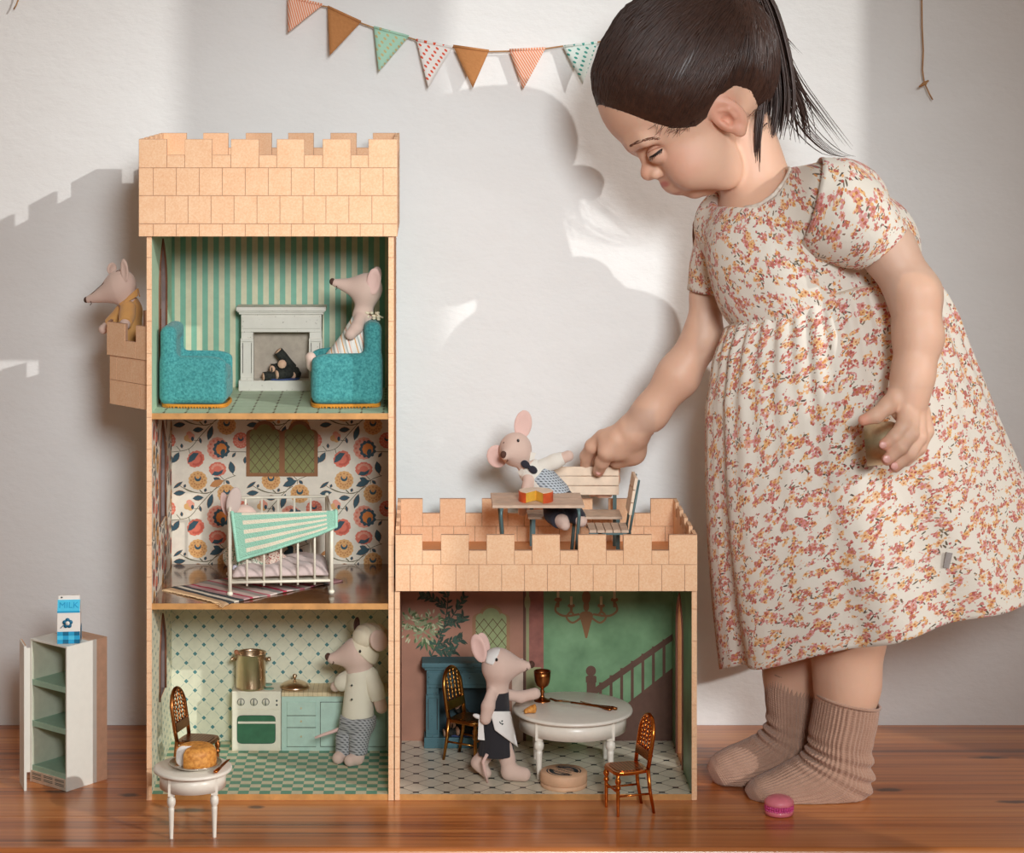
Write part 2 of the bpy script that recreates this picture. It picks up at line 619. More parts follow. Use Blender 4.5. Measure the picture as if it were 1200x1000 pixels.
class Print:
    """flat print on a wall or floor: polygons layered a fraction of a millimetre apart"""
    def __init__(self, fn, rect=None):
        self.fn, self.rect, self.mb, self.mats, self.n = fn, rect, MB(), [], 0
    def m(self, mt):
        if mt not in self.mats: self.mats.append(mt)
        return self.mats.index(mt)
    def poly(self, pts, mt, layer=1):
        if self.rect:
            x0, x1, y0, y1 = self.rect
            for ax, lim, sg in ((0, x0, 1), (0, x1, -1), (1, y0, 1), (1, y1, -1)):
                out = []
                for i in range(len(pts)):
                    a, b = pts[i - 1], pts[i]
                    da, db = sg * (a[ax] - lim), sg * (b[ax] - lim)
                    if (da < 0) != (db < 0):
                        q = da / (da - db)
                        out.append((a[0] + q * (b[0] - a[0]), a[1] + q * (b[1] - a[1])))
                    if db >= 0: out.append(b)
                pts = out
                if len(pts) < 3: return self
        self.n = (self.n + 1) % 40
        layer += self.n * .02
        self.mb.add([self.fn(x, y, layer) for x, y in pts], [tuple(range(len(pts)))], self.m(mt))
        return self
    def rect_(self, x0, x1, y0, y1, mt, layer=1):
        return self.poly([(x0, y0), (x1, y0), (x1, y1), (x0, y1)], mt, layer)
    def disc(self, c, rx, ry, rot, mt, layer=1, n=18, scal=0, sn=0, a0=0, a1=2 * PI):
        pts = []
        full = abs(a1 - a0 - 2 * PI) < 1e-6
        for k in range(n + (0 if full else 1)):
            a = a0 + (a1 - a0) * k / n
            q = 1 + scal * abs(math.sin(a * sn / 2)) if sn else 1
            x, y = rx * q * math.cos(a), ry * q * math.sin(a)
            pts.append((c[0] + x * math.cos(rot) - y * math.sin(rot), c[1] + x * math.sin(rot) + y * math.cos(rot)))
        return self.poly(pts, mt, layer)
    def leaf(self, a, b, w, mt, layer=1):
        dx, dy = b[0] - a[0], b[1] - a[1]
        nx, ny = -dy, dx
        l = math.hypot(dx, dy) or 1
        nx, ny = nx / l * w, ny / l * w
        pts = []
        for t, q in ((0, 0), (.25, .75), (.5, 1), (.75, .7), (1, 0), (.75, -.7), (.5, -1), (.25, -.75)):
            pts.append((a[0] + dx * t + nx * q, a[1] + dy * t + ny * q))
        return self.poly(pts, mt, layer)
    def stroke(self, pts, wd, mt, layer=1):
        for i in range(len(pts) - 1):
            a, b = pts[i], pts[i + 1]
            dx, dy = b[0] - a[0], b[1] - a[1]
            l = math.hypot(dx, dy) or 1
            nx, ny = -dy / l * wd / 2, dx / l * wd / 2
            self.poly([(a[0] + nx, a[1] + ny), (b[0] + nx, b[1] + ny), (b[0] - nx, b[1] - ny), (a[0] - nx, a[1] - ny)], mt, layer)
        return self
    def curve(self, P, wd, mt, layer=1, n=14):
        """Catmull-Rom through P"""
        P = [P[0]] + list(P) + [P[-1]]
        out = []
        for i in range(1, len(P) - 2):
            for k in range(n // 2):
                t = k / (n // 2)
                out.append(tuple(.5 * (2 * P[i][a] + (P[i + 1][a] - P[i - 1][a]) * t + (2 * P[i - 1][a] - 5 * P[i][a] + 4 * P[i + 1][a] - P[i + 2][a]) * t * t
                                       + (3 * P[i][a] - P[i - 1][a] - 3 * P[i + 1][a] + P[i + 2][a]) * t ** 3) for a in (0, 1)))
        out.append(P[-2])
        return self.stroke(out, wd, mt, layer)
    def build(self, name, parent, label=None):
        return self.mb.build(name, self.mats, parent, label)

_bc = {}
def brick(parent, c, h, name='brick'):
    """one brick: a bevelled slab; alike sizes share their mesh"""
    key = tuple(round(q, 4) for q in h)
    if key not in _bc:
        x, y, z = key
        b = .0004
        m = MB().box(-x, x, -y, y, -z, z).mesh('brick')
        m.materials.append(M_brick)
        _bc[key] = m
    o = bpy.data.objects.new(name, _bc[key])
    o.location = c
    return link(o, parent)

GAP = .0003
def brick_rows(parent, rows, Yf, axis='x', depth=.0008):
    """rows: list of (z0, z1, [edges...]) ; bricks proud of a plane"""
    for z0, z1, spans in rows:
        for a, b in spans:
            if axis == 'x':
                brick(parent, ((a + b) / 2, Yf, (z0 + z1) / 2), ((b - a) / 2 - GAP, depth, (z1 - z0) / 2 - GAP))
            else:
                brick(parent, (Yf, (a + b) / 2, (z0 + z1) / 2), (depth, (b - a) / 2 - GAP, (z1 - z0) / 2 - GAP))

def spans(x0, x1, joints):
    e = [x0] + [j for j in joints if x0 < j < x1] + [x1]
    return list(zip(e[:-1], e[1:]))

def crenel_outline(x0, x1, z0, zg, zt, mer):
    pts = [(x0, z0), (x0, zt if mer[0][0] <= x0 + .003 else zg)]
    pts = [(x0, z0)]
    cur = x0
    for a, b in mer:
        if a > cur + 1e-6:
            pts += [(cur, zg), (a, zg)]
        pts += [(a, zt), (b, zt)]
        cur = b
    if cur < x1 - 1e-6: pts += [(cur, zg), (x1, zg)]
    pts.append((x1, z0))
    return pts

def arch(cy, hw, z0, zs, za, n=7):
    """pointed arch, right half from the sill to the apex: list of (y,z) going up"""
    pts = [(cy + hw, z0), (cy + hw, zs)]
    for k in range(1, n + 1):
        a = k / n
        pts.append((cy + hw * (1 - a ** 1.7), zs + (za - zs) * (a ** .8)))
    return pts

def side_wall(name, x0, x1, z0, z1, opens, mats, parent, yb=TBK):
    """side wall with arched openings; opens: (cy, hw, zsill, zspring, zapex)"""
    mb = MB()
    opens = sorted(opens, key=lambda q: q[2])
    zc = z0
    for cy, hw, za, zs, zt in opens:
        if za > zc + 1e-5: mb.box(x0, x1, 0, yb, zc, za)
        top = zt + .004
        ra = arch(cy, hw, za, zs, zt)
        la = [(2 * cy - y, z) for y, z in ra]
        R = ra + [(cy, top), (yb, top), (yb, za)]
        Lf = la + [(cy, top), (0, top), (0, za)]
        mb.prism([(x0, y, z) for y, z in R], (x1 - x0, 0, 0))
        mb.prism([(x0, y, z) for y, z in Lf], (x1 - x0, 0, 0))
        zc = top
    mb.box(x0, x1, 0, yb, zc, z1)
    return mb.build(name, mats, parent)

# --- tower ---
TXL, TXR = X_(172), X_(461.5)
TIL, TIR = X_(178), X_(455.3)
Z1t, Z1b = Z_(484.5), Z_(491.5)
Z2t, Z2b = Z_(707.5), Z_(714.5)
Z3t = Z_(931)
ZH = Z_(277)
tower = thing('toy_castle', 'tall three-storey cardboard castle tower with orange brick battlements', 'toy castle', (X_(317), .1, 0), 'cardboard castle sections')
side_wall('side_wall', TXL, TIL, 0, ZH + .004, [(.098, .030, .085, .125, .1735), (.098, .030, .275, .330, .385), (.100, .036, Z1t + .0015, .530, .584)], M_inner_orange, tower)
MB().box(TIR, TXR, 0, TBK, 0, ZH + .004).build('side_wall', M_inner_orange, tower)
MB().box(TIL, TIR, TB, TBK, 0, ZH + .004).build('back_wall', M_mint, tower)
for zt, zb in ((Z3t, 0), (Z2t, Z2b), (Z1t, Z1b)):
    MB().box(TIL, TIR, .0, TB, zb, zt).build('shelf', M_edge, tower)
MB().box(TXL, TXR, .002, TBK, ZH + .004, ZH + .010).build('roof_deck', M_inner_orange, tower)
# brick strips on the front edges of the walls
def edge_strip(root, x0, x1, z1, first, step, y=0.0):
    p = MB().box(x0 + .0004, x1 - .0004, y - .0004, y + .0008, 0, z1).build('edge_strip', M_joint, root)
    e = [0]
    z = first
    while z < z1 - .004:
        e.append(z); z += step
    e.append(z1)
    for a, b in zip(e[:-1], e[1:]):
        brick(p, ((x0 + x1) / 2, y - .0006, (a + b) / 2), ((x1 - x0) / 2, .0006, (b - a) / 2 - .0003))
edge_strip(tower, TXL, TIL, ZH, Z_(901), .0337)
edge_strip(tower, TIR, TXR, ZH, Z_(901), .0337)

def battlement(root, X0, X1, y0, y1, zr, mers, low_joints, gap_j, z_top, z_gap, name='battlement'):
    """four crenellated sides, with bricks on the front and on the inner face of the back"""
    th = .004
    zb = zr[-1]
    def side(yf, yb_, nm, inward):
        out = crenel_outline(X0, X1, zb, z_gap, z_top, mers)
        p = MB().prism([(x, yf, z) for x, z in out], (0, yb_ - yf, 0)).build(nm, M_joint, root)
        face = (yf if not inward else yf) - .0003
        rows = []
        # merlon row
        z1, z0 = z_top, zr[1]
        for a, b in mers: rows.append((z0, z1, [(a, b)]))
        cur = X0; gp = []
        for a, b in mers:
            if a > cur + .002: gp.append((cur, a))
            cur = b
        if cur < X1 - .002: gp.append((cur, X1))
        rows.append((z0, z_gap, gp))
        for i in range(1, len(zr) - 1):
            rows.append((zr[i + 1], zr[i], spans(X0, X1, low_joints[i - 1])))
        brick_rows(p, rows, face)
        return p
    side(y0, y0 + th, name + '_front', False)
    side(y1 - th, y1, name + '_back', True)
    nm = 5
    per = (y1 - y0) / (nm - .4)
    ms = [(y0 + i * per, min(y0 + i * per + per * .6, y1)) for i in range(nm)]
    for xa in (X0, X1 - th):
        out = crenel_outline(y0 + th, y1 - th, zb, z_gap, z_top, [(max(a, y0 + th), min(b, y1 - th)) for a, b in ms])
        MB().prism([(xa, y, z) for y, z in out], (th, 0, 0)).build(name + '_side', M_brick, root)

tm = [(163.2, 196.2), (217.1, 249), (271, 304), (324.6, 357), (378.3, 411.3), (431.9, 465.7)]
tm = [(X_(a), X_(b)) for a, b in tm]
tj = [X_(180.3 + 26.88 * k) for k in range(11)]
tj2 = [X_(194 + 26.88 * k) for k in range(10)]
battlement(tower, tm[0][0], tm[-1][1], -.004, TBK + .004, [Z_(163), Z_(196.5), Z_(229), Z_(262), Z_(277)], tm, [tj, tj2, tj], None, Z_(163), Z_(181.5))

# --- hall ---
HXL, HXR = X_(462.7), X_(816.5)
HIL, HIR = X_(468.5), X_(810.5)
ZHH = Z_(692)
ZROOF = .2325
hall = thing('toy_castle', 'low wide cardboard castle hall with a flat battlemented roof terrace', 'toy castle', (X_(640), .1, 0), 'cardboard castle sections')
MB().box(HXL, HIL, 0, TBK, 0, ZHH + .004).build('side_wall', M_inner_orange, hall)
side_wall('side_wall', HIR, HXR, 0, ZHH + .004, [(.115, .032, Z3t + .0005, .150, .192)], M_inner_orange, hall)
MB().box(HIL, HIR, TB, TBK, 0, ZHH + .004).build('back_wall', M_mint, hall)
MB().box(HIL, HIR, 0, TB, 0, Z3t).build('floor_board', M_edge, hall)
MB().box(HXL, HXR, .001, TBK, ZHH + .0045, ZROOF).build('roof_deck', M_inner_orange, hall)
edge_strip(hall, HXL, HIL, ZHH, Z_(901), .0337)
edge_strip(hall, HIR, HXR, ZHH, Z_(901), .0337)
hm = [(463.3, 495), (516.7, 549.3), (570, 602.7), (623.3, 656), (677, 710), (730, 763.3), (783.3, 816.7)]
hm = [(X_(a), X_(b)) for a, b in hm]
battlement(hall, hm[0][0], hm[-1][1], -.004, TBK + .003, [Z_(626), Z_(660.7), Z_(692)], hm, [[X_(480.7 + 26.75 * k) for k in range(13)]], None, Z_(626), Z_(644.3))

# --- balcony on the left of the tower ---
def half_hex(o, x):
    return [(x, .012 - o), (x - .046 - o, .060 - o * .4), (x - .046 - o, .140 + o * .4), (x, .188 + o)]
zb0, zb1, zb2 = .4095, .4625, .4985
hx = half_hex(0, TXL)
bal = MB().prism([(x, y, zb0) for x, y in hx], (0, 0, .005)).build('balcony', M_inner_orange, tower)
def strip_wall(pts, z0, z1, th, parent, joints, crenel=None):
    """vertical card wall on consecutive plan points with bricks on the outer face"""
    for i in range(len(pts) - 1):
        a, b = V((*pts[i], 0)), V((*pts[i + 1], 0))
        d = (b - a); Lh = d.length; d.normalize()
        nrm = V((d.y, -d.x, 0))
        if nrm.x > 0.01 and i != 2: nrm = -nrm
        R = Matrix((d, -nrm, V((0, 0, 1)))).transposed()
        p = MB()
        for u0, u1, za, zb in ([(0, Lh, z0, z1)] if not crenel else [(0, Lh, z0, crenel[2]), (0, crenel[0] * Lh, crenel[2], z1), (crenel[1] * Lh, Lh, crenel[2], z1)]):
            p.obox(a + d * (u0 + u1) / 2 + V((0, 0, (za + zb) / 2)) - nrm * th / 2, ((u1 - u0) / 2, th / 2, (zb - za) / 2), R)
        po = p.build('balcony_panel', M_joint, bal)
        for (za, zb, js) in joints:
            e = [0] + [j * Lh for j in js] + [Lh]
            for u0, u1 in zip(e[:-1], e[1:]):
                zz = zb
                if crenel and u0 >= crenel[0] * Lh - 1e-4 and u1 <= crenel[1] * Lh + 1e-4: zz = crenel[2]
                c = a + d * (u0 + u1) / 2 + V((0, 0, (za + zz) / 2)) + nrm * .0002
                o = brick(bal, c, ((u1 - u0) / 2 - .0004, .0008, (zz - za) / 2 - .0004))
                o.matrix_basis = Matrix.Translation(c) @ R.to_4x4()
        if crenel is None: pass
strip_wall(hx, zb0, zb1, .003, bal, [(zb0, zb0 + .0265, (.2, .6)), (zb0 + .0265, zb1, (.42, .82))])
strip_wall(half_hex(.003, TXL), zb1, zb2, .003, bal, [(zb1, zb2, (.28, .55))], crenel=(.28, .55, .4805))

# ------------------------------------------------------------------ wall and floor prints
def backmap(x, y, l):
    p = at(x, y, TB); p.y = TB - .00008 * l; return p
P_ = lambda n, c, **k: mat(n, c, k.pop('rough', .55), var=k.pop('var', .06), **k)
M_strg = P_('stripe_green', (120, 172, 148)); M_strc = P_('stripe_cream', (206, 200, 168))
xl, xr = VX + (TIL / S(TB)), VX + (TIR / S(TB))
# top room: stripes
zt_, zb_ = 68 + (HC - ZH - .004) / S(TB), 68 + (HC - Z1t) / S(TB)
p = Print(backmap, (xl, xr, zt_, zb_))
p.rect_(xl, xr, zt_, zb_, M_strc, 0.5)
x = 198.3
while x < xr:
    p.rect_(x, x + 6.4, zt_, zb_, M_strg, 1); x += 12.97
p.build('striped_wallpaper', tower, 'green and cream striped paper')
# its tiled floor
def floormap(z):
    return lambda x, y, l: V((x, y, z + .00008 * l))
M_tileg = P_('tile_pale_green', (188, 204, 176)); M_line = P_('tile_joint_brown', (92, 66, 48)); M_linep = P_('tile_joint_pale', (160, 172, 140))
p = Print(floormap(Z1t), (TIL, TIR, 0, TB))
p.rect_(TIL, TIR, 0, TB, M_tileg, .5)
k = 0
x = TIL + .012
while x < TIR:
    p.stroke([(x, 0), (x, TB)], .0011, M_linep, 1)
    for j in range(9):
        p.disc((x, .022 * j + .004), .0016, .0024, 0, M_line, 2, 6)
        p.stroke([(x - .0012, .022 * j + .004), (x + .0012, .022 * j + .013)], .0007, M_line, 2)
    x += .0232
for j in range(9):
    p.stroke([(TIL, .022 * j + .004), (TIR, .022 * j + .004)], .0008, M_linep, 1)
p.build('tiled_floor', tower, 'pale green tiled floor print')
# kitchen: lattice paper
M_kit = P_('paper_sage', (222, 220, 194)); M_clov = P_('clover_teal', (72, 130, 132)); M_dash = P_('lattice_grey', (164, 180, 164))
zt_, zb_ = 68 + (HC - Z2b) / S(TB), 68 + (HC - Z3t) / S(TB)
def lattice(p, rect, x0, y0, px, py, r):
    a, b, c, d = rect
    p.rect_(a, b, c, d, M_kit, .5)
    i = -2
    y = y0 - 2 * py
    row = 0
    while y < d + py:
        x = x0 + (px / 2 if row % 2 else 0) - px
        while x < b + px:
            for dx, dy in ((r * .62, 0), (-r * .62, 0), (0, r * .62), (0, -r * .62)):
                p.disc((x + dx, y + dy), r * .6, r * .6, 0, M_clov, 2, 6)
            for sx in (-1, 1):
                p.stroke([(x + sx * px * .13, y + py * .26), (x + sx * px * .37, y + py * .74)], r * .25, M_dash, 1)
            x += px
        y += py; row += 1
p = Print(backmap, (xl, xr, zt_, zb_))
lattice(p, (xl, xr, zt_, zb_), 208, 723.5, 20.6, 10.72, 2.0)
p.build('lattice_wallpaper', tower, 'sage paper with a teal clover lattice')
def leftmap(y, z, l): return V((TIL + .00008 * l, y, z))
def with_hole(p, y0, y1, z0, z1, cy, hw, za, zs, zt, mt, layer):
    """background polygons round an arched opening"""
    ra = arch(cy, hw + .0005, za - .0005, zs, zt + .0005)
    p.rect_(y0, y1, z0, za - .0005, mt, layer)
    p.poly(ra + [(cy, z1), (y1, z1), (y1, za - .0005)], mt, layer)
    p.poly([(2 * cy - y, z) for y, z in ra] + [(cy, z1), (y0, z1), (y0, za - .0005)], mt, layer)
p = Print(leftmap, (0, TB, Z3t, Z2b))
with_hole(p, 0, TB, Z3t, Z2b, .098, .030, .085, .125, .1735, M_kit, .5)
yy = .008; row = 0
zz = Z3t + .004
while zz < Z2b:
    yy = .006 + (.010 if row % 2 else 0)
    while yy < TB:
        if not (.064 < yy < .132 and .082 < zz < .176):
            p.disc((yy, zz), .0030, .0019, 0, M_clov, 1, 8)
        yy += .020
    zz += .0104; row += 1
p.build('lattice_wallpaper', tower)
p = Print(leftmap, (0, TB, Z1t, ZH + .004))
with_hole(p, 0, TB, Z1t, ZH + .004, .100, .036, Z1t + .0015, .530, .584, P_('mint_side', (186, 214, 184)), .5)
p.build('side_wallpaper', tower)
# thin brown frames of the three openings
for cy, hw, za, zs, zt in ((.098, .030, .085, .125, .1735), (.098, .030, .275, .330, .385), (.100, .036, Z1t + .0015, .530, .584)):
    ra = arch(cy, hw, za, zs, zt); la = [(2 * cy - y, z) for y, z in ra][::-1]
    MB().tube([(TIL + .0004, y, z) for y, z in ra + la], .0013, 6).build('opening_frame', M_brass_edge, tower)
ra = arch(.115, .032, Z3t + .0005, .150, .192); la = [(2 * .115 - y, z) for y, z in ra][::-1]
MB().tube([(HIR - .0004, y, z) for y, z in ra + la], .0013, 6).build('opening_frame', mat('frame_pink', (168, 120, 104), .6), hall)
M_lin = mat('opening_lining', (124, 108, 104), .8)
for root_, xa, xb, cy, hw, za, zs, zt in ((tower, TXL, TIL, .098, .030, .085, .125, .1735), (tower, TXL, TIL, .098, .030, .275, .330, .385), (tower, TXL, TIL, .100, .036, Z1t + .0015, .530, .584)):
    ra = arch(cy, hw - .0004, za + .0004, zs, zt - .0004); la = [(2 * cy - y, z) for y, z in ra][::-1]
    loop = ra + la[1:]
    lm = MB()
    lm.add([(x_, y, z) for y, z in loop for x_ in (xa + .0002, xb - .0002)], [(2 * i, 2 * i + 1, 2 * ((i + 1) % len(loop)) + 1, 2 * ((i + 1) % len(loop))) for i in range(len(loop))])
    lm.build('opening_lining', M_lin, root_)
    if zt < .5:  # added panels shut the lower openings against the sun
        MB().prism([(xa + .0008, y, z) for y, z in loop], (.0008, 0, 0)).build('sun_block_panel', M_lin, root_, 'grey panel added to keep the sun out of the arched opening')
# kitchen floor: checks
M_ckg = P_('check_green', (110, 164, 138)); M_ckc = P_('check_cream', (220, 212, 180))
p = Print(floormap(Z3t), (TIL, TIR, 0, TB))
p.rect_(TIL, TIR, 0, TB, M_ckc, .5)
q = .0113
for i in range(26):
    for j in range(18):
        if (i + j) % 2 == 0:
            p.rect_(TIL + i * q, TIL + (i + 1) * q, j * q, (j + 1) * q, M_ckg, 1)
p.build('checked_floor', tower, 'green and cream checked floor print')
# bedroom floor: brown boards
M_brn = mat('bedroom_boards', (122, 80, 44), .16, var=.35, vs=30, coat=.6)
p = Print(floormap(Z2t), (TIL, TIR, .0, TB))
for i in range(8):
    p.rect_(TIL, TIR, i * TB / 8, (i + 1) * TB / 8 - .0004, M_brn, 1)
p.rect_(TIL, TIR, 0, TB, M_line, .5)
p.build('boarded_floor', tower, 'brown boarded floor print')

# floral paper
M_fl = P_('floral_ground', (224, 214, 196)); M_teal = P_('leaf_teal', (44, 76, 88)); M_stem = P_('stem_olive', (96, 88, 54))
M_red = P_('flower_coral', (214, 112, 88)); M_redp = P_('flower_pink', (222, 152, 128)); M_yel = P_('flower_ochre', (214, 164, 104)); M_yeld = P_('flower_ochre_dark', (190, 130, 76)); M_org = P_('flower_orange', (216, 128, 52))
M_redd = P_('flower_coral_dark', (192, 84, 64))
def floral_tile(p, T):
    def rosette(c, R, m1, m2, cres=True, rings=2):
        p.disc(T(c), R * T.s, R * T.s, 0, m1, 2, 40, .10, 14)
        for i in range(rings):
            rr = R * (.78 - .26 * i)
            for k in range(12):
                a = 2 * PI * k / 12 + i * .26
                p.disc(T((c[0] + rr * math.cos(a), c[1] + rr * math.sin(a))), R * .12 * T.s, R * .12 * T.s, 0, m2, 3, 7)
        if cres:
            p.disc(T((c[0], c[1] - R * .25)), R * .38 * T.s, R * .36 * T.s, 0, M_teal, 4, 16)
            p.disc(T((c[0], c[1] - R * .42)), R * .25 * T.s, R * .25 * T.s, 0, m1, 5, 12)
            p.disc(T((c[0], c[1] - R * .32)), R * .10 * T.s, R * .10 * T.s, 0, M_org, 6, 8)
    def stem(*P): p.curve([T(q) for q in P], 5.5 * T.s, M_stem, 1)
    def leaf(a, b, w):
        p.leaf(T(a), T(b), (w + 4) * T.s, M_yeld, 1.5); p.leaf(T(a), T(b), w * T.s, M_teal, 2)
    stem((170, 400), (330, 370), (430, 260), (550, 130), (620, 80)); stem((330, 370), (345, 430))
    stem((290, 100), (380, 135), (490, 148), (540, 130)); stem((430, 120), (470, 150)); stem((430, 290), (380, 290))
    stem((680, 395), (860, 398)); stem((740, 440), (770, 400)); stem((250, 385), (215, 345))
    stem((230, 705), (340, 768), (470, 785), (560, 770)); stem((460, 780), (420, 740)); stem((560, 760), (670, 660), (770, 620)); stem((660, 660), (610, 610)); stem((660, 700), (665, 660)); stem((740, 605), (760, 622))
    rosette((685, 150), 82, M_yel, M_yeld); rosette((415, 665), 82, M_yel, M_yeld); rosette((818, 290), 70, M_red, M_redp)
    # pink flower with teal ruff
    c = (600, 365)
    p.disc(T(c), 92 * T.s, 98 * T.s, 0, M_redp, 2, 40, .1, 14)
    for k in range(12):
        a = 2 * PI * k / 12; p.disc(T((c[0] + 74 * math.cos(a), c[1] + 78 * math.sin(a))), 12 * T.s, 12 * T.s, 0, M_red, 3, 7)
    c = (636, 372)
    p.disc(T(c), 66 * T.s, 70 * T.s, 0, M_teal, 4, 40, .25, 11)
    p.disc(T(c), 46 * T.s, 50 * T.s, 0, M_org, 5, 24, .15, 9)
    p.disc(T((650, 400)), 22 * T.s, 32 * T.s, .3, M_teal, 6, 10)
    # coral half flowers with teal caps
    c = (395, 465); p.disc(T(c), 78 * T.s, 70 * T.s, -.7, M_red, 2, 30, .12, 12)
    for k in range(8):
        a = -.6 + k * .36; p.disc(T((c[0] + 56 * math.cos(a), c[1] + 52 * math.sin(a))), 13 * T.s, 13 * T.s, 0, M_redd, 3, 7)
    p.poly([T(q) for q in ((320, 500), (335, 440), (375, 405), (425, 410), (400, 445), (385, 470), (355, 490))], M_teal, 4)
    c = (600, 560); p.disc(T(c), 76 * T.s, 62 * T.s, 0, M_red, 2, 30, .12, 12)
    for k in range(7):
        a = PI + .2 + k * .46; p.disc(T((c[0] + 50 * math.cos(a), c[1] + 42 * math.sin(a))), 13 * T.s, 13 * T.s, 0, M_redp, 3, 7)
    p.poly([T(q) for q in ((545, 615), (570, 580), (610, 585), (655, 560), (640, 600), (600, 620))], M_teal, 4)
    c = (335, 260)
    for dx, dy in ((0, -25), (-22, 10), (10, 20), (20, -8)): p.disc(T((c[0] + dx, c[1] + dy)), 28 * T.s, 28 * T.s, 0, M_yel if dy > 0 else M_redp, 2, 14, .1, 8)
    p.disc(T((365, 275)), 14 * T.s, 22 * T.s, 0, M_teal, 3, 10)
    leaf((185, 150), (300, 138), 24); leaf((365, 195), (470, 185), 24); leaf((510, 290), (552, 150), 26); leaf((745, 605), (720, 485), 30)
    leaf((445, 320), (432, 262), 12); leaf((265, 365), (262, 318), 12); leaf((480, 135), (492, 98), 12); leaf((185, 500), (240, 400), 26)
    leaf((525, 720), (660, 665), 30); leaf((560, 640), (640, 680), 22); leaf((675, 665), (715, 700), 14); leaf((735, 450), (770, 405), 12); leaf((285, 735), (300, 700), 11); leaf((185, 740), (275, 675), 14)
    leaf((855, 510), (860, 440), 16)
class Tile:
    def __init__(s, ox, oy, k): s.ox, s.oy, s.s = ox, oy, k
    def __call__(s, q): return (s.ox + (q[0]) * s.s, s.oy + q[1] * s.s)
zt_, zb_ = 68 + (HC - Z1b) / S(TB), 68 + (HC - Z2t) / S(TB)
p = Print(backmap, (xl, xr, zt_, zb_))
p.rect_(xl, xr, zt_, zb_, M_fl, .5)
for i in range(-1, 4):
    for j in range(-1, 3):
        floral_tile(p, Tile(180 + i * 85.7, 480 + j * 80, .125))
# printed twin window
M_wfr = P_('window_brown', (140, 92, 52)); M_wgl = P_('window_green', (128, 128, 74)); M_wln = P_('lead_brown', (96, 72, 38))
def arch_window(p, x0, x1, y0, y1, fr, gl, ln, wd):
    cx = (x0 + x1) / 2; hw = (x1 - x0) / 2
    def outline(i):
        h = hw - i; pts = [(cx - h, y1 - i), (cx + h, y1 - i), (cx + h, y0 + hw * .75)]
        for k in range(7):
            a = PI * .5 * k / 6; pts.append((cx + h - h * .38 * (1 - math.cos(a)), y0 + hw * .75 - hw * .28 * math.sin(a)))
        for k in range(1, 12):
            a = PI * k / 12; pts.append((cx + h * .60 * math.cos(a), y0 + i + hw * .5 - (hw * .5) * math.sin(a)))
        for k in range(7):
            a = PI * .5 * (1 - k / 6); pts.append((cx - h + h * .38 * (1 - math.cos(a)), y0 + hw * .75 - hw * .28 * math.sin(a)))
        pts.append((cx - h, y0 + hw * .75))
        return pts
    p.poly(outline(0), fr, 8); p.poly(outline(wd), gl, 9)
    old = p.rect; p.rect = (x0 + wd, x1 - wd, y0 + hw * .75, y1 - wd)
    d = 10.5
    for k in range(-8, 10):
        p.stroke([(x0 + k * d, y0), (x0 + k * d + (y1 - y0) * .8, y1)], .8, ln, 10)
        p.stroke([(x0 + k * d, y1), (x0 + k * d + (y1 - y0) * .8, y0)], .8, ln, 10)
    p.rect = old
arch_window(p, 288.5, 331.5, 493, 558.5, M_wfr, M_wgl, M_wln, 4.2)
arch_window(p, 329.5, 372.5, 493, 558.5, M_wfr, M_wgl, M_wln, 4.2)
p.build('floral_wallpaper', tower, 'cream paper with coral, ochre and teal flowers')
p = Print(leftmap, (0, TB, Z2t, Z1b))
with_hole(p, 0, TB, Z2t, Z1b, .098, .030, .275, .330, .385, M_fl, .5)
sc_l = .000968 * .125
class TileL(Tile):
    def __call__(s, q): return (s.ox + q[0] * s.s, s.oy - q[1] * s.s)
hold = p.rect
for rct in ((0, .066, Z2t, Z1b), (.130, TB, Z2t, Z1b), (.066, .130, Z2t, .2735)):
    p.rect = rct
    for i in range(-1, 3):
        for j in range(0, 4):
            floral_tile(p, TileL(i * .083 - .03, Z1b + .02 - j * .0775 + .02, sc_l))
p.rect = hold
p.build('floral_wallpaper', tower)

# right-hand inner walls of the tower
def rightmap(y, z, l): return V((TIR - .00008 * l, y, z))
p = Print(rightmap, (0, TB, Z2t, Z1b))
p.rect_(0, TB, Z2t, Z1b, M_fl, .5)
for i in range(-1, 3):
    for j in range(0, 4): floral_tile(p, TileL(i * .083 - .03, Z1b + .04 - j * .0775, sc_l))
p.build('floral_wallpaper', tower)
p = Print(rightmap, (0, TB, Z3t, Z2b))
p.rect_(0, TB, Z3t, Z2b, M_kit, .5)
zz = Z3t + .004; row = 0
while zz < Z2b:
    yy = .006 + (.010 if row % 2 else 0)
    while yy < TB:
        p.disc((yy, zz), .0022, .0019, 0, M_clov, 1, 8); yy += .020
    zz += .0104; row += 1
p.build('lattice_wallpaper', tower)
p = Print(rightmap, (0, TB, Z1t, ZH + .004))
p.rect_(0, TB, Z1t, ZH + .004, P_('mint_side_right', (186, 214, 184)), .5).build('side_wallpaper', tower)
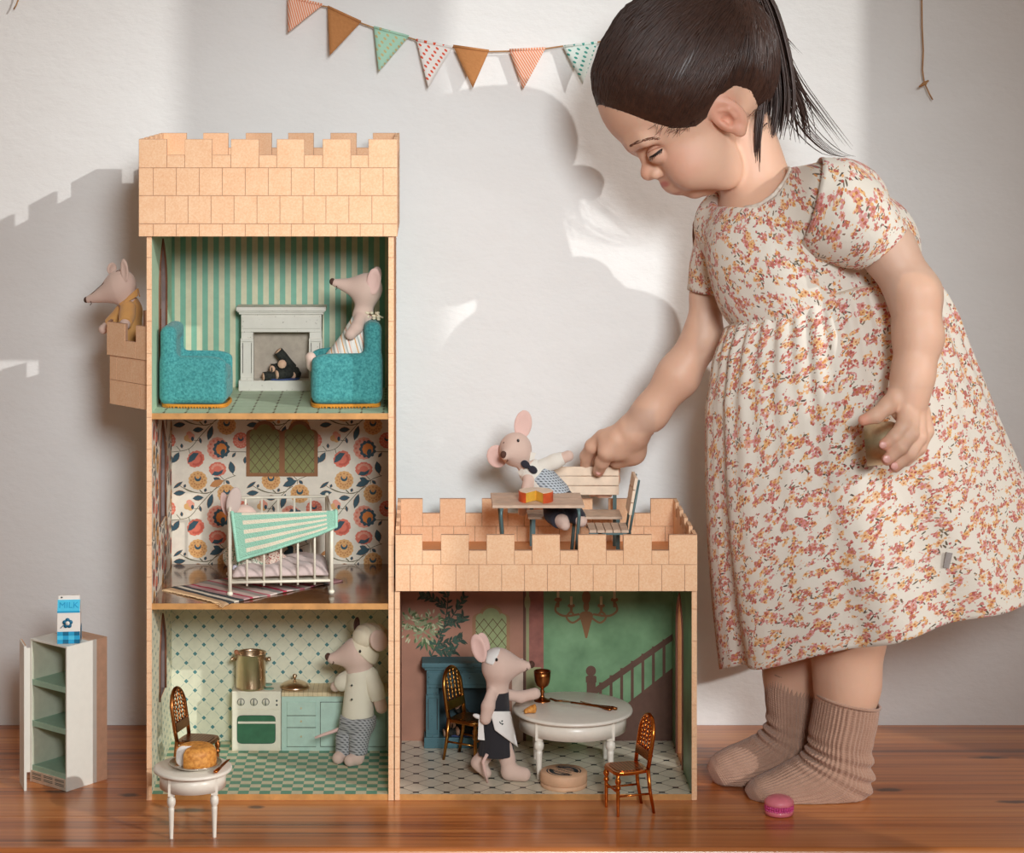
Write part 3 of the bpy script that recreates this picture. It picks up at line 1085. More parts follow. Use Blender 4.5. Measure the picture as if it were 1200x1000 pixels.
# printed joints on the outer side walls
for root_, fn, z1_ in ((tower, lambda y, z, l: V((TXL - .00008 * l, y, z)), ZH), (tower, lambda y, z, l: V((TXR + .00008 * l, y, z)), ZH), (hall, lambda y, z, l: V((HXR + .00008 * l, y, z)), ZHH)):
    p = Print(fn, (0, TBK, 0, z1_))
    z = Z_(901) - .0337; row = 0
    while z < z1_:
        p.stroke([(0, z), (TBK, z)], .0007, M_joint, 1)
        y = .012 + (.012 if row % 2 else 0)
        while y < TBK:
            p.stroke([(y, z), (y, z + .0337)], .0007, M_joint, 1); y += .0242
        z += .0337; row += 1
    # keep the openings clear: drop pieces that fall inside an arch
    if fn(0, 0, 0).x < TXL + .001 or root_ is hall:
        ops_ = ((.098, .031, .085, .1735), (.098, .031, .275, .385), (.100, .037, Z1t, .584)) if root_ is tower else ((.115, .033, Z3t, .192),)
        keep = [k for k, f_ in enumerate(p.mb.f) if not any(abs(p.mb.v[v_][1] - cy) < hw and za < p.mb.v[v_][2] < zt for v_ in f_ for cy, hw, za, zt in ops_) and not any(p.mb.v[f_[0]][2] > za and p.mb.v[f_[0]][2] < zt and (max(p.mb.v[v_][1] for v_ in f_) - min(p.mb.v[v_][1] for v_ in f_)) > .1 for cy, hw, za, zt in ops_)]
        p.mb.f = [p.mb.f[k] for k in keep]; p.mb.mi = [p.mb.mi[k] for k in keep]; p.mb.sm = [p.mb.sm[k] for k in keep]
    p.build('printed_joints', root_)

# --- hall prints ---
hl, hr = VX + HIL / S(TB), VX + HIR / S(TB)
zt_, zb_ = 68 + (HC - ZHH - .004) / S(TB), 68 + (HC - Z3t) / S(TB)
M_terra = mat('terracotta_wall', (172, 122, 100), .5, var=.14, vs=25); M_green = mat('green_wall', (98, 140, 98), .35, var=.22, vs=22, c2=(132, 170, 128))
M_rose = mat('rose_pillar', (150, 92, 80), .6, var=.25, vs=80); M_stair = mat('stair_brown', (98, 66, 52), .5, var=.12); M_pgrn = P_('pillar_sage', (150, 150, 108))
p = Print(backmap, (hl, hr, zt_, zb_))
p.rect_(hl, 613, zt_, zb_, M_terra, .5); p.rect_(637, hr, zt_, zb_, M_green, .5)
p.rect_(613, 637, zt_, zb_, M_rose, .5); p.rect_(613, 616, zt_, zb_, M_stair, 1); p.rect_(616.5, 620, zt_, zb_, M_pgrn, 1)
p.disc((618, 706), 3.5, 9, 0, M_pgrn, 2, 12); p.rect_(600, 613, 772, zb_, P_('pale_door', (214, 190, 170)), 1); p.rect_(618, 634, 782, zb_, M_pgrn, 2)
# stairs
p.poly([(709, 845), (hr, 783), (hr, zb_), (709, zb_)], M_stair, 2)
p.rect_(687.5, 698, 792, zb_, M_stair, 2); p.disc((692.5, 786.5), 6, 6.2, 0, M_stair, 3, 16); p.rect_(686.5, 699, 793, 800, M_stair, 3)
p.poly([(697, 806), (788, 743), (788, 751), (697, 815)], M_stair, 3)
for i in range(7):
    x = 702 + i * 12.4
    p.rect_(x, x + 3.4, 800 - (x - 702) * .68, 872 - (x - 702) * .66, M_stair, 2)
# chandelier
M_chan = P_('chandelier_brown', (134, 92, 54)); M_cand = P_('candle_cream', (206, 190, 150))
cx = 687
p.disc((cx, 700), 5, 8, 0, M_chan, 3); p.disc((cx, 711), 3.5, 6, 0, M_chan, 3); p.poly([(cx - 8, 722), (cx + 8, 722), (cx + 5, 732), (cx + 1, 748), (cx - 1, 748), (cx - 5, 732)], M_chan, 3); p.disc((cx, 721), 8, 4.5, 0, M_chan, 3); p.rect_(cx - 1.5, cx + 1.5, zt_, 720, M_chan, 3)
for s_ in (-1, 1):
    p.curve([(cx + s_ * 6, 724), (cx + s_ * 16, 730), (cx + s_ * 23, 724), (cx + s_ * 18, 717), (cx + s_ * 14, 722)], 2.4, M_chan, 3)
    p.curve([(cx + s_ * 8, 720), (cx + s_ * 26, 722), (cx + s_ * 36, 716), (cx + s_ * 34, 707)], 2.6, M_chan, 3)
    for dx, y in ((17.5, 710), (33, 703)):
        p.disc((cx + s_ * dx, y), 4.5, 2.6, 0, M_chan, 4, 10); p.rect_(cx + s_ * dx - 1.5, cx + s_ * dx + 1.5, y, y + 9, M_chan, 3)
        p.rect_(cx + s_ * dx - 1.5, cx + s_ * dx + 1.5, y - 11, y - 1, M_cand, 4)
# foliage spray and green bloom
M_lf = P_('foliage_dark', (44, 64, 50)); M_lf2 = P_('foliage_mid', (58, 86, 70)); M_lf3 = P_('bloom_sage', (150, 160, 120)); M_lf4 = P_('bloom_pale', (196, 196, 158)); M_lf5 = P_('leaf_green', (88, 112, 68))
r5 = random.Random(3)
for st in (((505, 770), (520, 735), (525, 700), (520, 690)), ((515, 745), (535, 715), (545, 698)), ((512, 755), (530, 752), (542, 748)), ((522, 712), (505, 700), (492, 698)), ((520, 728), (538, 730), (544, 722)), ((510, 760), (522, 764), (534, 762))):
    p.curve(list(st), 1.2, M_lf, 3)
    for a, b in zip(st[:-1], st[1:]):
        for k in range(5):
            t = k / 5
            c = (a[0] + (b[0] - a[0]) * t, a[1] + (b[1] - a[1]) * t)
            for s_ in (-1, 1):
                an = math.atan2(b[1] - a[1], b[0] - a[0]) + s_ * r5.uniform(.5, 1.0)
                l = r5.uniform(6, 11)
                p.leaf(c, (c[0] + l * math.cos(an), c[1] + l * math.sin(an)), 1.5, r5.choice((M_lf, M_lf2)), 4)
for cx, cy, R in ((489, 735, 20), (479, 726, 10), (498, 742, 12), (505, 728, 12)):
    for k in range(46):
        a = r5.uniform(0, 2 * PI); q = R * math.sqrt(r5.random()); l = r5.uniform(4, 8)
        c = (cx + q * math.cos(a), cy + q * .8 * math.sin(a))
        p.leaf(c, (c[0] + l * math.cos(a), c[1] + l * math.sin(a)), 1.1, r5.choice((M_lf3, M_lf4, M_lf5, M_lf3)), 5 + r5.random() * 3)
for k in range(14):
    a = r5.uniform(.3, 2.6); l = r5.uniform(12, 20); c = (498, 750)
    p.leaf(c, (c[0] + l * math.cos(a), c[1] + l * .8 * math.sin(a)), 1.5, r5.choice((M_lf5, M_lf2)), 5)
arch_window(p, 553.5, 597.5, 708.5, 795, P_('arch_tan', (160, 118, 84)), P_('arch_green', (150, 160, 112)), M_wln, 4.0)
p.build('painted_wall', hall, 'painted wall with foliage, arched window, chandelier and stairs')
p = Print(lambda y, z, l: V((HIR - .00008 * l, y, z)), (0, TB, Z3t, ZHH + .004))
with_hole(p, 0, TB, Z3t, ZHH + .004, .115, .032, Z3t + .0005, .150, .192, M_green, .5)
p.build('side_wallpaper', hall)
p = Print(lambda y, z, l: V((HIL + .00008 * l, y, z)), (0, TB, Z3t, ZHH + .004))
p.rect_(0, TB, Z3t, ZHH + .004, M_terra, .5).build('side_wallpaper', hall)
# floor: pale octagons with dark dots
M_oct = P_('floor_cream', (226, 218, 196), rough=.3); M_blk = P_('floor_dot', (34, 32, 34), rough=.3); M_octl = P_('floor_line', (96, 78, 62), rough=.4)
p = Print(floormap(Z3t), (HIL, HIR, 0, TB))
p.rect_(HIL, HIR, 0, TB, M_oct, .5)
q = .0325
for i in range(-1, 11):
    for j in range(-1, 8):
        for o_ in (0, .5):
            x, y = HIL + .017 + (i + o_) * q, .006 + (j + o_) * q
            p.poly([(x - .0031, y - .0023), (x + .0031, y - .0023), (x + .0031, y + .0023), (x - .0031, y + .0023)], M_blk, 2)
            p.stroke([(x, y), (x + q / 2, y + q / 2)], .0007, M_octl, 1); p.stroke([(x, y), (x + q / 2, y - q / 2)], .0007, M_octl, 1)
p.build('tiled_floor', hall, 'cream floor print with small black squares')
# ------------------------------------------------------------------ doll furniture
M_brass = mat('gilt_brass', (176, 124, 62), .28, metal=1, var=.15)
M_copper = mat('gilt_copper', (206, 120, 52), .24, metal=1, var=.12)
M_bronze = mat('gilt_bronze', (160, 98, 54), .3, metal=1, var=.15)
M_steel = mat('champagne_metal', (216, 190, 160), .28, metal=1, var=.06)
M_white = mat('cream_lacquer', (240, 232, 218), .3, var=.03)
M_dist = None

def cane_mat(name, c):
    m, t, p = nt(name)
    co = ocoord(t)
    mp = N(t, 'ShaderNodeMapping'); mp.inputs['Rotation'].default_value = (0, 0, PI / 4); L(t, co, mp.inputs[0])
    ch = N(t, 'ShaderNodeTexChecker'); ch.inputs['Scale'].default_value = 420; L(t, mp.outputs[0], ch.inputs[0])
    col = srgb(*c)
    L(t, mixc(t, ch.outputs[1], tuple(q * .35 for q in col), col), p.inputs['Base Color'])
    p.inputs['Metallic'].default_value = .9; p.inputs['Roughness'].default_value = .32
    bump(t, p, ch.outputs[1], .0008, .6)
    return m

def turned(r, h, n=12):
    """profile of a small turned leg from the floor up to h"""
    return [(r * .55, 0), (r * .62, h * .04), (r * .72, h * .3), (r * .8, h * .60), (r * .6, h * .63), (r * 1.15, h * .67), (r * 1.15, h * .71),
            (r * .62, h * .75), (r * 1.25, h * .82), (r * 1.2, h * .88), (r * .7, h * .93), (r * .95, h)]

def ballroom_chair(name, label, m, cane, H=.092):
    """faces local +x; seat at 47% of the height"""
    t = thing(name, label, 'chair', (0, 0, 0), 'gilded miniature chairs')
    sh = H * .47
    s = MB()
    pts = []
    hw, hd = .0185, .0185
    for k in range(24):
        a = 2 * PI * k / 24
        c, q = math.cos(a), math.sin(a)
        e = .45
        pts.append((hd * math.copysign(abs(c) ** e, c), hw * (1 - .08 * (c < 0)) * math.copysign(abs(q) ** e, q), sh - .0035))
    s.prism(pts, (0, 0, .0035))
    seat = s.build('seat', m, t, bevel=.0008)
    s = MB(); s.prism([(x * .8, y * .8, sh + .0001) for x, y, z in pts], (0, 0, .0004)); s.build('seat_weave', cane, seat)
    for sy in (-1, 1):
        MB().lathe(turned(.0024, sh - .003), (.0150, sy * .0155, 0), 10).build('leg', m, t)
        MB().tube([(-.0225, sy * .0160, 0), (-.0185, sy * .0160, sh * .5), (-.0165, sy * .0155, sh)], [.0015, .0019, .0022], 8).build('leg', m, t)
        MB().tube([(.0140, sy * .0155, sh * .45), (-.0175, sy * .0160, sh * .45)], .0011, 8).build('stretcher', m, t)
    MB().tube([(.0140, -.0155, sh * .52), (.0140, .0155, sh * .52)], .0011, 8).build('stretcher', m, t)
    # hoop back leaning slightly
    lean = lambda z: -.0165 - (z - sh) * .16
    hoop = []
    for k in range(25):
        a = PI * k / 24
        z = sh + (H - sh) * (.55 + .45 * math.sin(a)) if 0 < k < 24 else sh
        y = -.0170 * math.cos(a)
        hoop.append((lean(z), y, z))
    hoop = [(lean(sh), -.0155, sh), (lean(sh + .012), -.0165, sh + .012)] + hoop[2:-2] + [(lean(sh + .012), .0165, sh + .012), (lean(sh), .0155, sh)]
    MB().tube(hoop, .0021, 8).build('back_frame', m, t)
    z0 = sh + (H - sh) * .18; z1 = sh + (H - sh) * .36
    r = MB()
    r.prism([(lean(z0), -.0160, z0), (lean(z0), .0160, z0), (lean(z1), .0160, z1), (lean(z1), -.0160, z1)], (.0022, 0, 0)).build('back_panel', m, t)
    for k in range(4):
        y = -.0102 + k * .0068
        zt = sh + (H - sh) * (.55 + .45 * math.sqrt(max(0, 1 - (y / .0172) ** 2)))
        n = 7
        sp = MB()
        prof = []
        for i in range(n * 4 + 1):
            q = i / (n * 4)
            prof.append((.0007 + .0010 * abs(math.sin(PI * n * q)), z1 + (zt - z1) * q))
        R = Matrix.Identity(3)
        vs = MB()
        sp.tube([(lean(z) + .0008, y, z) for rr, z in prof], [rr for rr, z in prof], 6)
        sp.build('spindle', m, t)
    return t

CA = ballroom_chair('ballroom_chair', 'copper gilt spindle-back chair standing in front of the hall, seen from behind', M_copper, cane_mat('cane_copper', (206, 120, 52)))
place(CA, (X_(734, -.034), -.034, 0), PI + .30, 1.06)
CB = ballroom_chair('ballroom_chair', 'brassy gilt spindle-back chair behind the maid mouse in the hall', M_brass, cane_mat('cane_brass', (176, 124, 62)))
place(CB, (X_(551, .125), .125, Z3t), -.55, 1.07)
CC_ = ballroom_chair('ballroom_chair', 'dark bronze gilt spindle-back chair at the left side of the kitchen', M_bronze, cane_mat('cane_bronze', (160, 98, 54)))
place(CC_, (X_(232, .045), .045, Z3t), -.30, 1.06)

def round_table(name, label, R, h, legr, legpos, ap, loc, apr, group=None):
    t = thing(name, label, 'table', (0, 0, 0), group)
    MB().lathe([(R - .0015, h - .0042), (R - .0002, h - .0034), (R, h - .0022), (R - .0004, h - .0008), (R - .002, h), (.0005, h)], n=64).build('tabletop', M_white, t)
    MB().lathe([(apr - .002, h - .0042 - ap), (apr, h - .0042 - ap), (apr, h - .0042), (apr - .002, h - .0042)], n=64, cap=False).build('apron', M_white, t)
    for sx in (-1, 1):
        for sy in (-1, 1):
            x, y = sx * legpos, sy * legpos
            l = MB()
            zt = h - .0042
            l.box(x - legr, x + legr, y - legr, y + legr, zt - ap - .003, zt)
            zz = zt - ap - .003
            l.lathe([(legr * .62, 0), (legr * .55, .001), (legr * .85, zz - .016), (legr * .9, zz - .0125), (legr * .7, zz - .0118), (legr * 1.15, zz - .0095), (legr * 1.3, zz - .006), (legr * 1.15, zz - .0025), (legr * .75, zz - .0012), (legr * .75, zz)], (x, y, 0), 14)
            l.build('leg', M_white, t)
    place(t, loc)
    return t
BT = round_table('round_table', 'cream round dining table with turned legs in the hall', .0655, .0672, .0042, .0385, .0175, (X_(671, .09), .09, Z3t), .0585)
ST = round_table('side_table', 'small cream round table standing in front of the tower', .0398, .0660, .0034, .0215, .0155, (X_(226, -.1), -.100, 0), .0335)
ST.rotation_euler = (0, 0, .10)

# --- armchairs ---
M_teal_v = mat('teal_velour', (50, 132, 136), .95, var=.22, vs=420, bmp=.8, bs=1500, sheen=.15, c2=(84, 166, 164))
M_must = mat('mustard_trim', (204, 132, 36), .8)
def armchair(label):
    """faces local +x"""
    t = thing('armchair', label, 'armchair', (0, 0, 0), 'teal velour armchairs')
    b = SDF()
    b.box((0, 0, .031), (.0375, .0345, .0275), .010)
    b.box((-.0285, 0, .048), (.0095, .0330, .044), .0085, k=.006)
    b.box((.016, 0, .055), (.038, .0235, .024), .007, op='s', k=.004)
    b.fun(lambda x, y, z: (z - .062) + np.maximum(0, (x - .015)) * .35 - np.where(x < -.012, .05, 0), .004)
    sdf_obj('frame', b, .0016, M_teal_v, t)
    SDF().box((.011, 0, .037), (.0270, .0228, .0085), .006).mesh
    sdf_obj('seat_cushion', SDF().box((.011, 0, .036), (.0262, .0228, .0085), .006), .0016, M_teal_v, t)
    tr = MB()
    pts = []
    for k in range(48):
        a = 2 * PI * k / 48; c, s = math.cos(a), math.sin(a)
        pts.append((.0365 * math.copysign(abs(c) ** .4, c), .0335 * math.copysign(abs(s) ** .4, s), .0030))
    tr.tube(pts, .0014, 6, closed=True, flat=1.3)
    for i in range(0, 48):
        p = V(pts[i]); q = V(pts[(i + 1) % 48])
        n = max(1, int((q - p).length / .0028))
        for j in range(n):
            c = p.lerp(q, j / n); tr.ell((c.x * 1.01, c.y * 1.01, .0013), (.0011, .0011, .0012), 6)
    tr.build('pompom_trim', M_must, t)
    return t
A1 = armchair('empty teal velour armchair facing the fireplace, by the arched opening')
place(A1, (X_(231, .066), .066, Z1t), -.05, .95)
A2 = armchair('teal velour armchair in which the mouse in the striped dress sits')
M_label = mat('cloth_label', (236, 226, 210), .8)
M_ink = mat('label_ink', (70, 60, 56), .8)

def text_mesh(s, size, m, name, parent, R, loc, extr=.00004, align='CENTER', label=None):
    cu = bpy.data.curves.new('t', 'FONT')
    cu.body = s; cu.size = size; cu.extrude = extr; cu.align_x = align; cu.align_y = 'CENTER'; cu.resolution_u = 2
    o = bpy.data.objects.new('t', cu); C.objects.link(o)
    dg = bpy.context.evaluated_depsgraph_get()
    me = bpy.data.meshes.new_from_object(o.evaluated_get(dg))
    bpy.data.objects.remove(o); bpy.data.curves.remove(cu)
    me.transform(Matrix.Translation(loc) @ R.to_4x4())
    return obj(name, me, m, parent, label)
def frame_R(right, up):
    r, u = V(right).normalized(), V(up).normalized()
    return Matrix((r, u, r.cross(u))).transposed()

lb = MB().box(.0365, .0372, -.0360, -.0295, .0095, .0195).build('cloth_tag', M_label, A2, 'white cloth tag')
MB().box(.0300, .0372, -.0362, -.0355, .0095, .0195).build('cloth_tag', M_label, A2)
text_mesh('maileg', .0030, M_ink, 'tag_lettering', lb, frame_R((0, 0, -1), (1, 0, 0)), V((.0336, -.0364, .0145)))
place(A2, (X_(405, .068), .068, Z1t), PI + .06)

# --- fireplaces ---
def worn(name, c, c2, dark, amt=.62):
    m, t, p = nt(name)
    co = ocoord(t)
    n1 = noise(t, co, 260, 5, .7); n2 = noise(t, co, 40, 3)
    base = mixc(t, n2, srgb(*c), srgb(*c2))
    mr = N(t, 'ShaderNodeMapRange'); mr.inputs[1].default_value = amt; mr.inputs[2].default_value = amt + .08; L(t, n1, mr.inputs[0])
    L(t, mixc(t, mr.outputs[0], base, srgb(*dark)), p.inputs['Base Color'])
    p.inputs['Roughness'].default_value = .6
    return m
M_fw = worn('worn_white_paint', (206, 198, 184), (232, 226, 214), (110, 92, 80), .63)
M_fb = worn('worn_blue_paint', (62, 100, 108), (86, 124, 130), (40, 34, 32), .61)
M_hearth = mat('hearth_grey', (172, 158, 142), .8); M_hearthb = mat('hearth_blue_dark', (44, 66, 72), .7)
M_scuff = mat('dark_scuff', (60, 46, 42), .8)
def fireplace(label, m, hm):
    """front faces local -y; base front edge at y=0; width .097, height .0965"""
    t = thing('fireplace', label, 'fireplace', (0, 0, 0))
    D = .026
    MB().box(-.0480, .0480, 0, D, 0, .0118).build('plinth', m, t, bevel=.0006)
    for s in (-1, 1):
        c = s * .0385
        MB().box(c - .0068, c + .0068, .003, D, .0118, .0862).build('pilaster', m, t, bevel=.0005)
        f = MB()
        f.box(c - .0074, c + .0074, .0012, .004, .0555, .0590); f.box(c - .0074, c + .0074, .0012, .004, .0118, .0150)
        f.box(c - .0074, c - .0052, .0012, .004, .0150, .0555); f.box(c + .0052, c + .0074, .0012, .004, .0150, .0555)
        f.build('pilaster_moulding', m, t, bevel=.0003)
        for dx in (-.0050, .0050):
            MB().box(c + dx - .0004, c + dx + .0004, .0024, .0031, .020, .054).build('worn_groove', M_scuff, t)
    MB().box(-.0453, .0453, .0022, D, .0660, .0862).build('lintel', m, t, bevel=.0005)
    MB().box(-.0440, .0440, .0012, .003, .0700, .0835).build('lintel_panel', m, t, bevel=.0005)
    MB().box(-.0317, .0317, D - .003, D, .0118, .0660).build('hearth_back', hm, t)
    MB().box(-.0475, .0475, -.0004, D, .0862, .0888).build('cornice', m, t, bevel=.0006)
    MB().box(-.0490, .0490, -.0022, D, .0888, .0902).build('cornice', m, t, bevel=.0004)
    MB().box(-.0505, .0505, -.0038, D, .0902, .0950).build('mantel_shelf', m, t, bevel=.0008)
    return t
FW = fireplace('worn white toy fireplace against the striped wallpaper', M_fw, M_hearth)
place(FW, (X_(329.5, .166), .166, Z1t))
FB = fireplace('worn blue-green toy fireplace behind the maid mouse in the hall', M_fb, M_hearthb)
place(FB, (X_(548, .165), .165, Z3t), 0, 1.02)
M_bark = mat('charred_bark', (44, 44, 38), .9, var=.5, vs=500, bmp=1, bs=1200); M_cut = mat('cut_wood', (218, 176, 146), .8); M_bl = mat('blue_tray', (58, 74, 120), .5)
def log_pile(label, loc, mats=(M_bark, M_cut)):
    t = thing('log_pile', label, 'logs', (0, 0, 0))
    MB().lathe([(.0160, 0), (.0168, .0012), (.0155, .0016), (.0005, .0016)], n=24, sy=.55).build('tray', M_bl, t)
    for a, b, r in (((-.016, -.007, .0035), (.012, .004, .0050), .0042), ((-.004, -.008, .0055), (.014, .0045, .0060), .0048), ((-.010, -.003, .0100), (.012, .003, .0080), .0046),
                    ((.001, -.0085, .0150), (.002, .006, .0120), .0046), ((-.008, -.0065, .0105), (-.004, .005, .0110), .0034), ((-.003, -.002, .0260), (.010, .002, .0100), .0042), ((.010, -.002, .0040), (.014, .006, .0042), .0040)):
        a, b = V(a), V(b)
        lg = MB().tube([a, a.lerp(b, .3), a.lerp(b, .7), b], [r, r * 1.06, r * .97, r], 10).build('log', mats[0], t)
        d = (a - b).normalized()
        MB().tube([a, a + d * .0004], r * .86, 10).build('cut_end', mats[1], lg)
    place(t, loc, 0, 1.25)
    return t
log_pile('dark charred logs with pale cut ends in the white fireplace', (X_(330, .176), .176, Z1t + .0118))
log_pile('dark logs lying in the blue-green fireplace behind the chair', (X_(541, .178), .178, Z3t + .0121))

# --- kitchen units ---
M_stc = mat('stove_cream', (232, 226, 204), .5, var=.04); M_sgl = mat('oven_glass_green', (62, 112, 82), .25, var=.1); M_dark = mat('print_dark', (70, 78, 74), .6)
M_ung = mat('unit_green', (184, 210, 194), .5, var=.06); M_ung2 = mat('unit_green_dark', (128, 174, 154), .5, var=.06); M_wtop = mat('worktop_wood', (220, 200, 160), .5, var=.08)
M_wtop2 = mat('worktop_joint', (168, 146, 108), .6)
st = thing('toy_stove', 'cream toy stove with green oven window under the pot', 'stove', at(300, 880, .1555))
x0, x1 = X_(271.5, .1555), X_(329.3, .1555); yf = .1555; zt = .0722
MB().box(x0, x1, yf + .0008, TB - .001, Z3t, zt).build('body', M_stc, st, bevel=.0005)
MB().box(x0 + .0005, x1 - .0005, yf + .0008, TB - .001, zt, zt + .0008).build('hob', M_stc, st)
MB().box(x0 + .0006, x1 - .0006, yf, yf + .001, Z_(831, yf), zt - .0008).build('control_panel', M_stc, st)
for px in (282.3, 297.5, 311.3):
    k = MB(); c = at(px, 823, yf)
    k.tube([(c.x, yf, c.z), (c.x, yf - .0016, c.z)], .0036, 16); kn = k.build('knob', M_stc, st)
    MB().tube([(c.x, yf - .0001, c.z), (c.x, yf - .0004, c.z)], .0042, 16).build('knob_ring', M_dark, kn)
    MB().box(c.x - .0005, c.x + .0005, yf - .0022, yf - .0015, c.z - .0032, c.z + .0032).build('knob_grip', M_dark, kn)
for py in (821.5, 826.3):
    c = at(324.3, py, yf); MB().tube([(c.x, yf, c.z), (c.x, yf - .0005, c.z)], .0011, 10).build('pilot_dot', M_dark, st)
dr = MB().box(x0 + .0006, x1 - .0006, yf - .0006, yf + .001, Z_(878.5, yf), Z_(832, yf)).build('oven_door', M_stc, st, bevel=.0004)
gl = SDF().box(((x0 + x1) / 2 + .0003, yf - .0006, Z_(855, yf)), (.0214, .0006, .0158), .0004)
w_ = MB(); pts = []
for k in range(32):
    a = 2 * PI * k / 32; c_, s_ = math.cos(a), math.sin(a)
    pts.append(((x0 + x1) / 2 + .0214 * math.copysign(abs(c_) ** .22, c_), yf - .0006, Z_(855, yf) + .0158 * math.copysign(abs(s_) ** .22, s_)))
w_.prism(pts, (0, -.0004, 0)).build('oven_window', M_sgl, dr)
w2 = MB().tube([(p[0], yf - .0009, p[2]) for p in pts], .0003, 5, closed=True).build('window_line', M_dark, dr)
MB().box(X_(279, yf), X_(323.5, yf), yf - .0034, yf - .0010, Z_(847.6, yf), Z_(845.2, yf)).build('door_handle', M_stc, dr, bevel=.0004)
for px, Yb in ((288, .168), (315, .168), (288, .185), (313, .185)):
    MB().tube([(X_(px, Yb), Yb, zt + .0008), (X_(px, Yb), Yb, zt + .0011)], .0058, 20, flat=1).build('burner', M_ung2, st)
MB().box(x0 + .002, x1 - .002, yf + .002, TB - .001, Z3t - .0001, Z3t + .002).build('kick_plate', M_ung2, st)
ct = thing('kitchen_counter', 'mint green toy kitchen counter with wooden worktop and drawers', 'counter', at(392, 880, .1555))
x0, x1 = X_(330, .1555), TIR - .0008
MB().box(x0, x1, yf + .0008, TB - .001, Z3t, zt - .0045).build('body', M_ung, ct)
wt = MB().box(x0, x1, yf - .0006, TB - .001, zt - .0045, zt).build('worktop', M_wtop, ct)
k = x0 + .003
while k < x1 - .001:
    MB().box(k, k + .00035, yf - .0009, TB - .001, zt - .0043, zt + .0002).build('worktop_joint', M_wtop2, wt); k += .0053
for y0, y1 in ((823, 838.5), (839.3, 852.5), (853.3, 875)):
    d_ = MB().box(X_(336.2, yf), X_(370, yf), yf - .0008, yf + .001, Z_(y1, yf), Z_(y0, yf)).build('drawer', M_ung, ct, bevel=.0004)
    MB().box(X_(336, yf), X_(370.2, yf), yf - .0003, yf + .001, Z_(y1 + .5, yf), Z_(y1 - .1, yf)).build('drawer_line', M_scuff, d_)  # thin dark line along the drawer's lower edge
    c = at(353, y0 + (y1 - y0) * .45, yf); MB().ell((c.x, yf - .0016, c.z), (.0011, .0011, .0011), 10).build('knob', M_wtop, d_)
for a, b in ((375.5, 413), (417, 452)):
    d_ = MB().box(X_(a, yf), X_(b, yf), yf - .0008, yf + .001, Z_(875, yf), Z_(823, yf)).build('door', M_ung, ct, bevel=.0004)
    f = MB()
    for q in (X_(a, yf), X_(b, yf)): f.box(q - .0002, q + .0002, yf - .0009, yf, Z_(875, yf), Z_(823, yf))
    f.box(X_(a, yf), X_(b, yf), yf - .0009, yf, Z_(823, yf) - .0002, Z_(823, yf) + .0002).box(X_(a, yf), X_(b, yf), yf - .0009, yf, Z_(875, yf) - .0002, Z_(875, yf) + .0002)
    f.build('door_line', M_scuff, d_)
# pot, spoon, lid
Yp = .170
R = (311.5 - 276.5) / 2 * S(Yp)
pt = thing('cooking_pot', 'champagne coloured metal pot standing on the toy stove', 'pot', (X_(294, Yp), Yp, zt + .0011))
b = V((X_(294, Yp), Yp, zt + .0011)); h = .0400
MB().lathe([(R * .93, 0), (R * .99, .0010), (R, .003), (R, h - .0012), (R * 1.05, h - .0006), (R * 1.05, h), (R * .96, h), (R * .94, h - .002), (R * .94, .002), (.0002, .002)], b, 40, cap=False).build('body', M_steel, pt)
for s in (-1, 1):
    hd = MB(); hd.tube([b + V((s * R, -.003, h - .008)), b + V((s * (R + .0045), -.004, h - .007)), b + V((s * (R + .0045), .004, h - .007)), b + V((s * R, .003, h - .008))], .0014, 8)
    hd.ell(b + V((s * (R + .004), -.004, h - .007)), (.0022, .0022, .0026), 10); hd.build('handle', M_steel, pt)
M_spoon = mat('spoon_wood', (176, 116, 80), .6)
sp = MB(); a = at(284, 780, Yp + .004); e = at(276.5, 763.5, Yp - .004)
sp.tube([b + V((.004, .004, .006)), a, e, e + (e - a) * .05], [.0022, .0022, .0026, .0016], 10)
sp.ell(b + V((.004, .004, .006)), (.0045, .003, .006), 10)
tag(sp.build('wooden_spoon', M_spoon), 'wooden spoon leaning out of the pot on the stove', 'spoon')
Yl = .174
ld = thing('pot_lid', 'domed metal pot lid lying on the wooden worktop', 'pot lid', (X_(345.5, Yl), Yl, zt + .0003))
b = V((X_(345.5, Yl), Yl, zt + .0003))
MB().lathe([(.0150, 0), (.0168, .0008), (.0168, .0022), (.0158, .0034), (.0130, .0056), (.0080, .0078), (.003, .0088), (.0002, .0089)], b, 36).build('dome', M_steel, ld)
MB().lathe([(.0012, .0086), (.0011, .0105), (.0022, .0118), (.0027, .0134), (.0022, .0150), (.0002, .0157)], b, 16).build('knob', M_steel, ld)

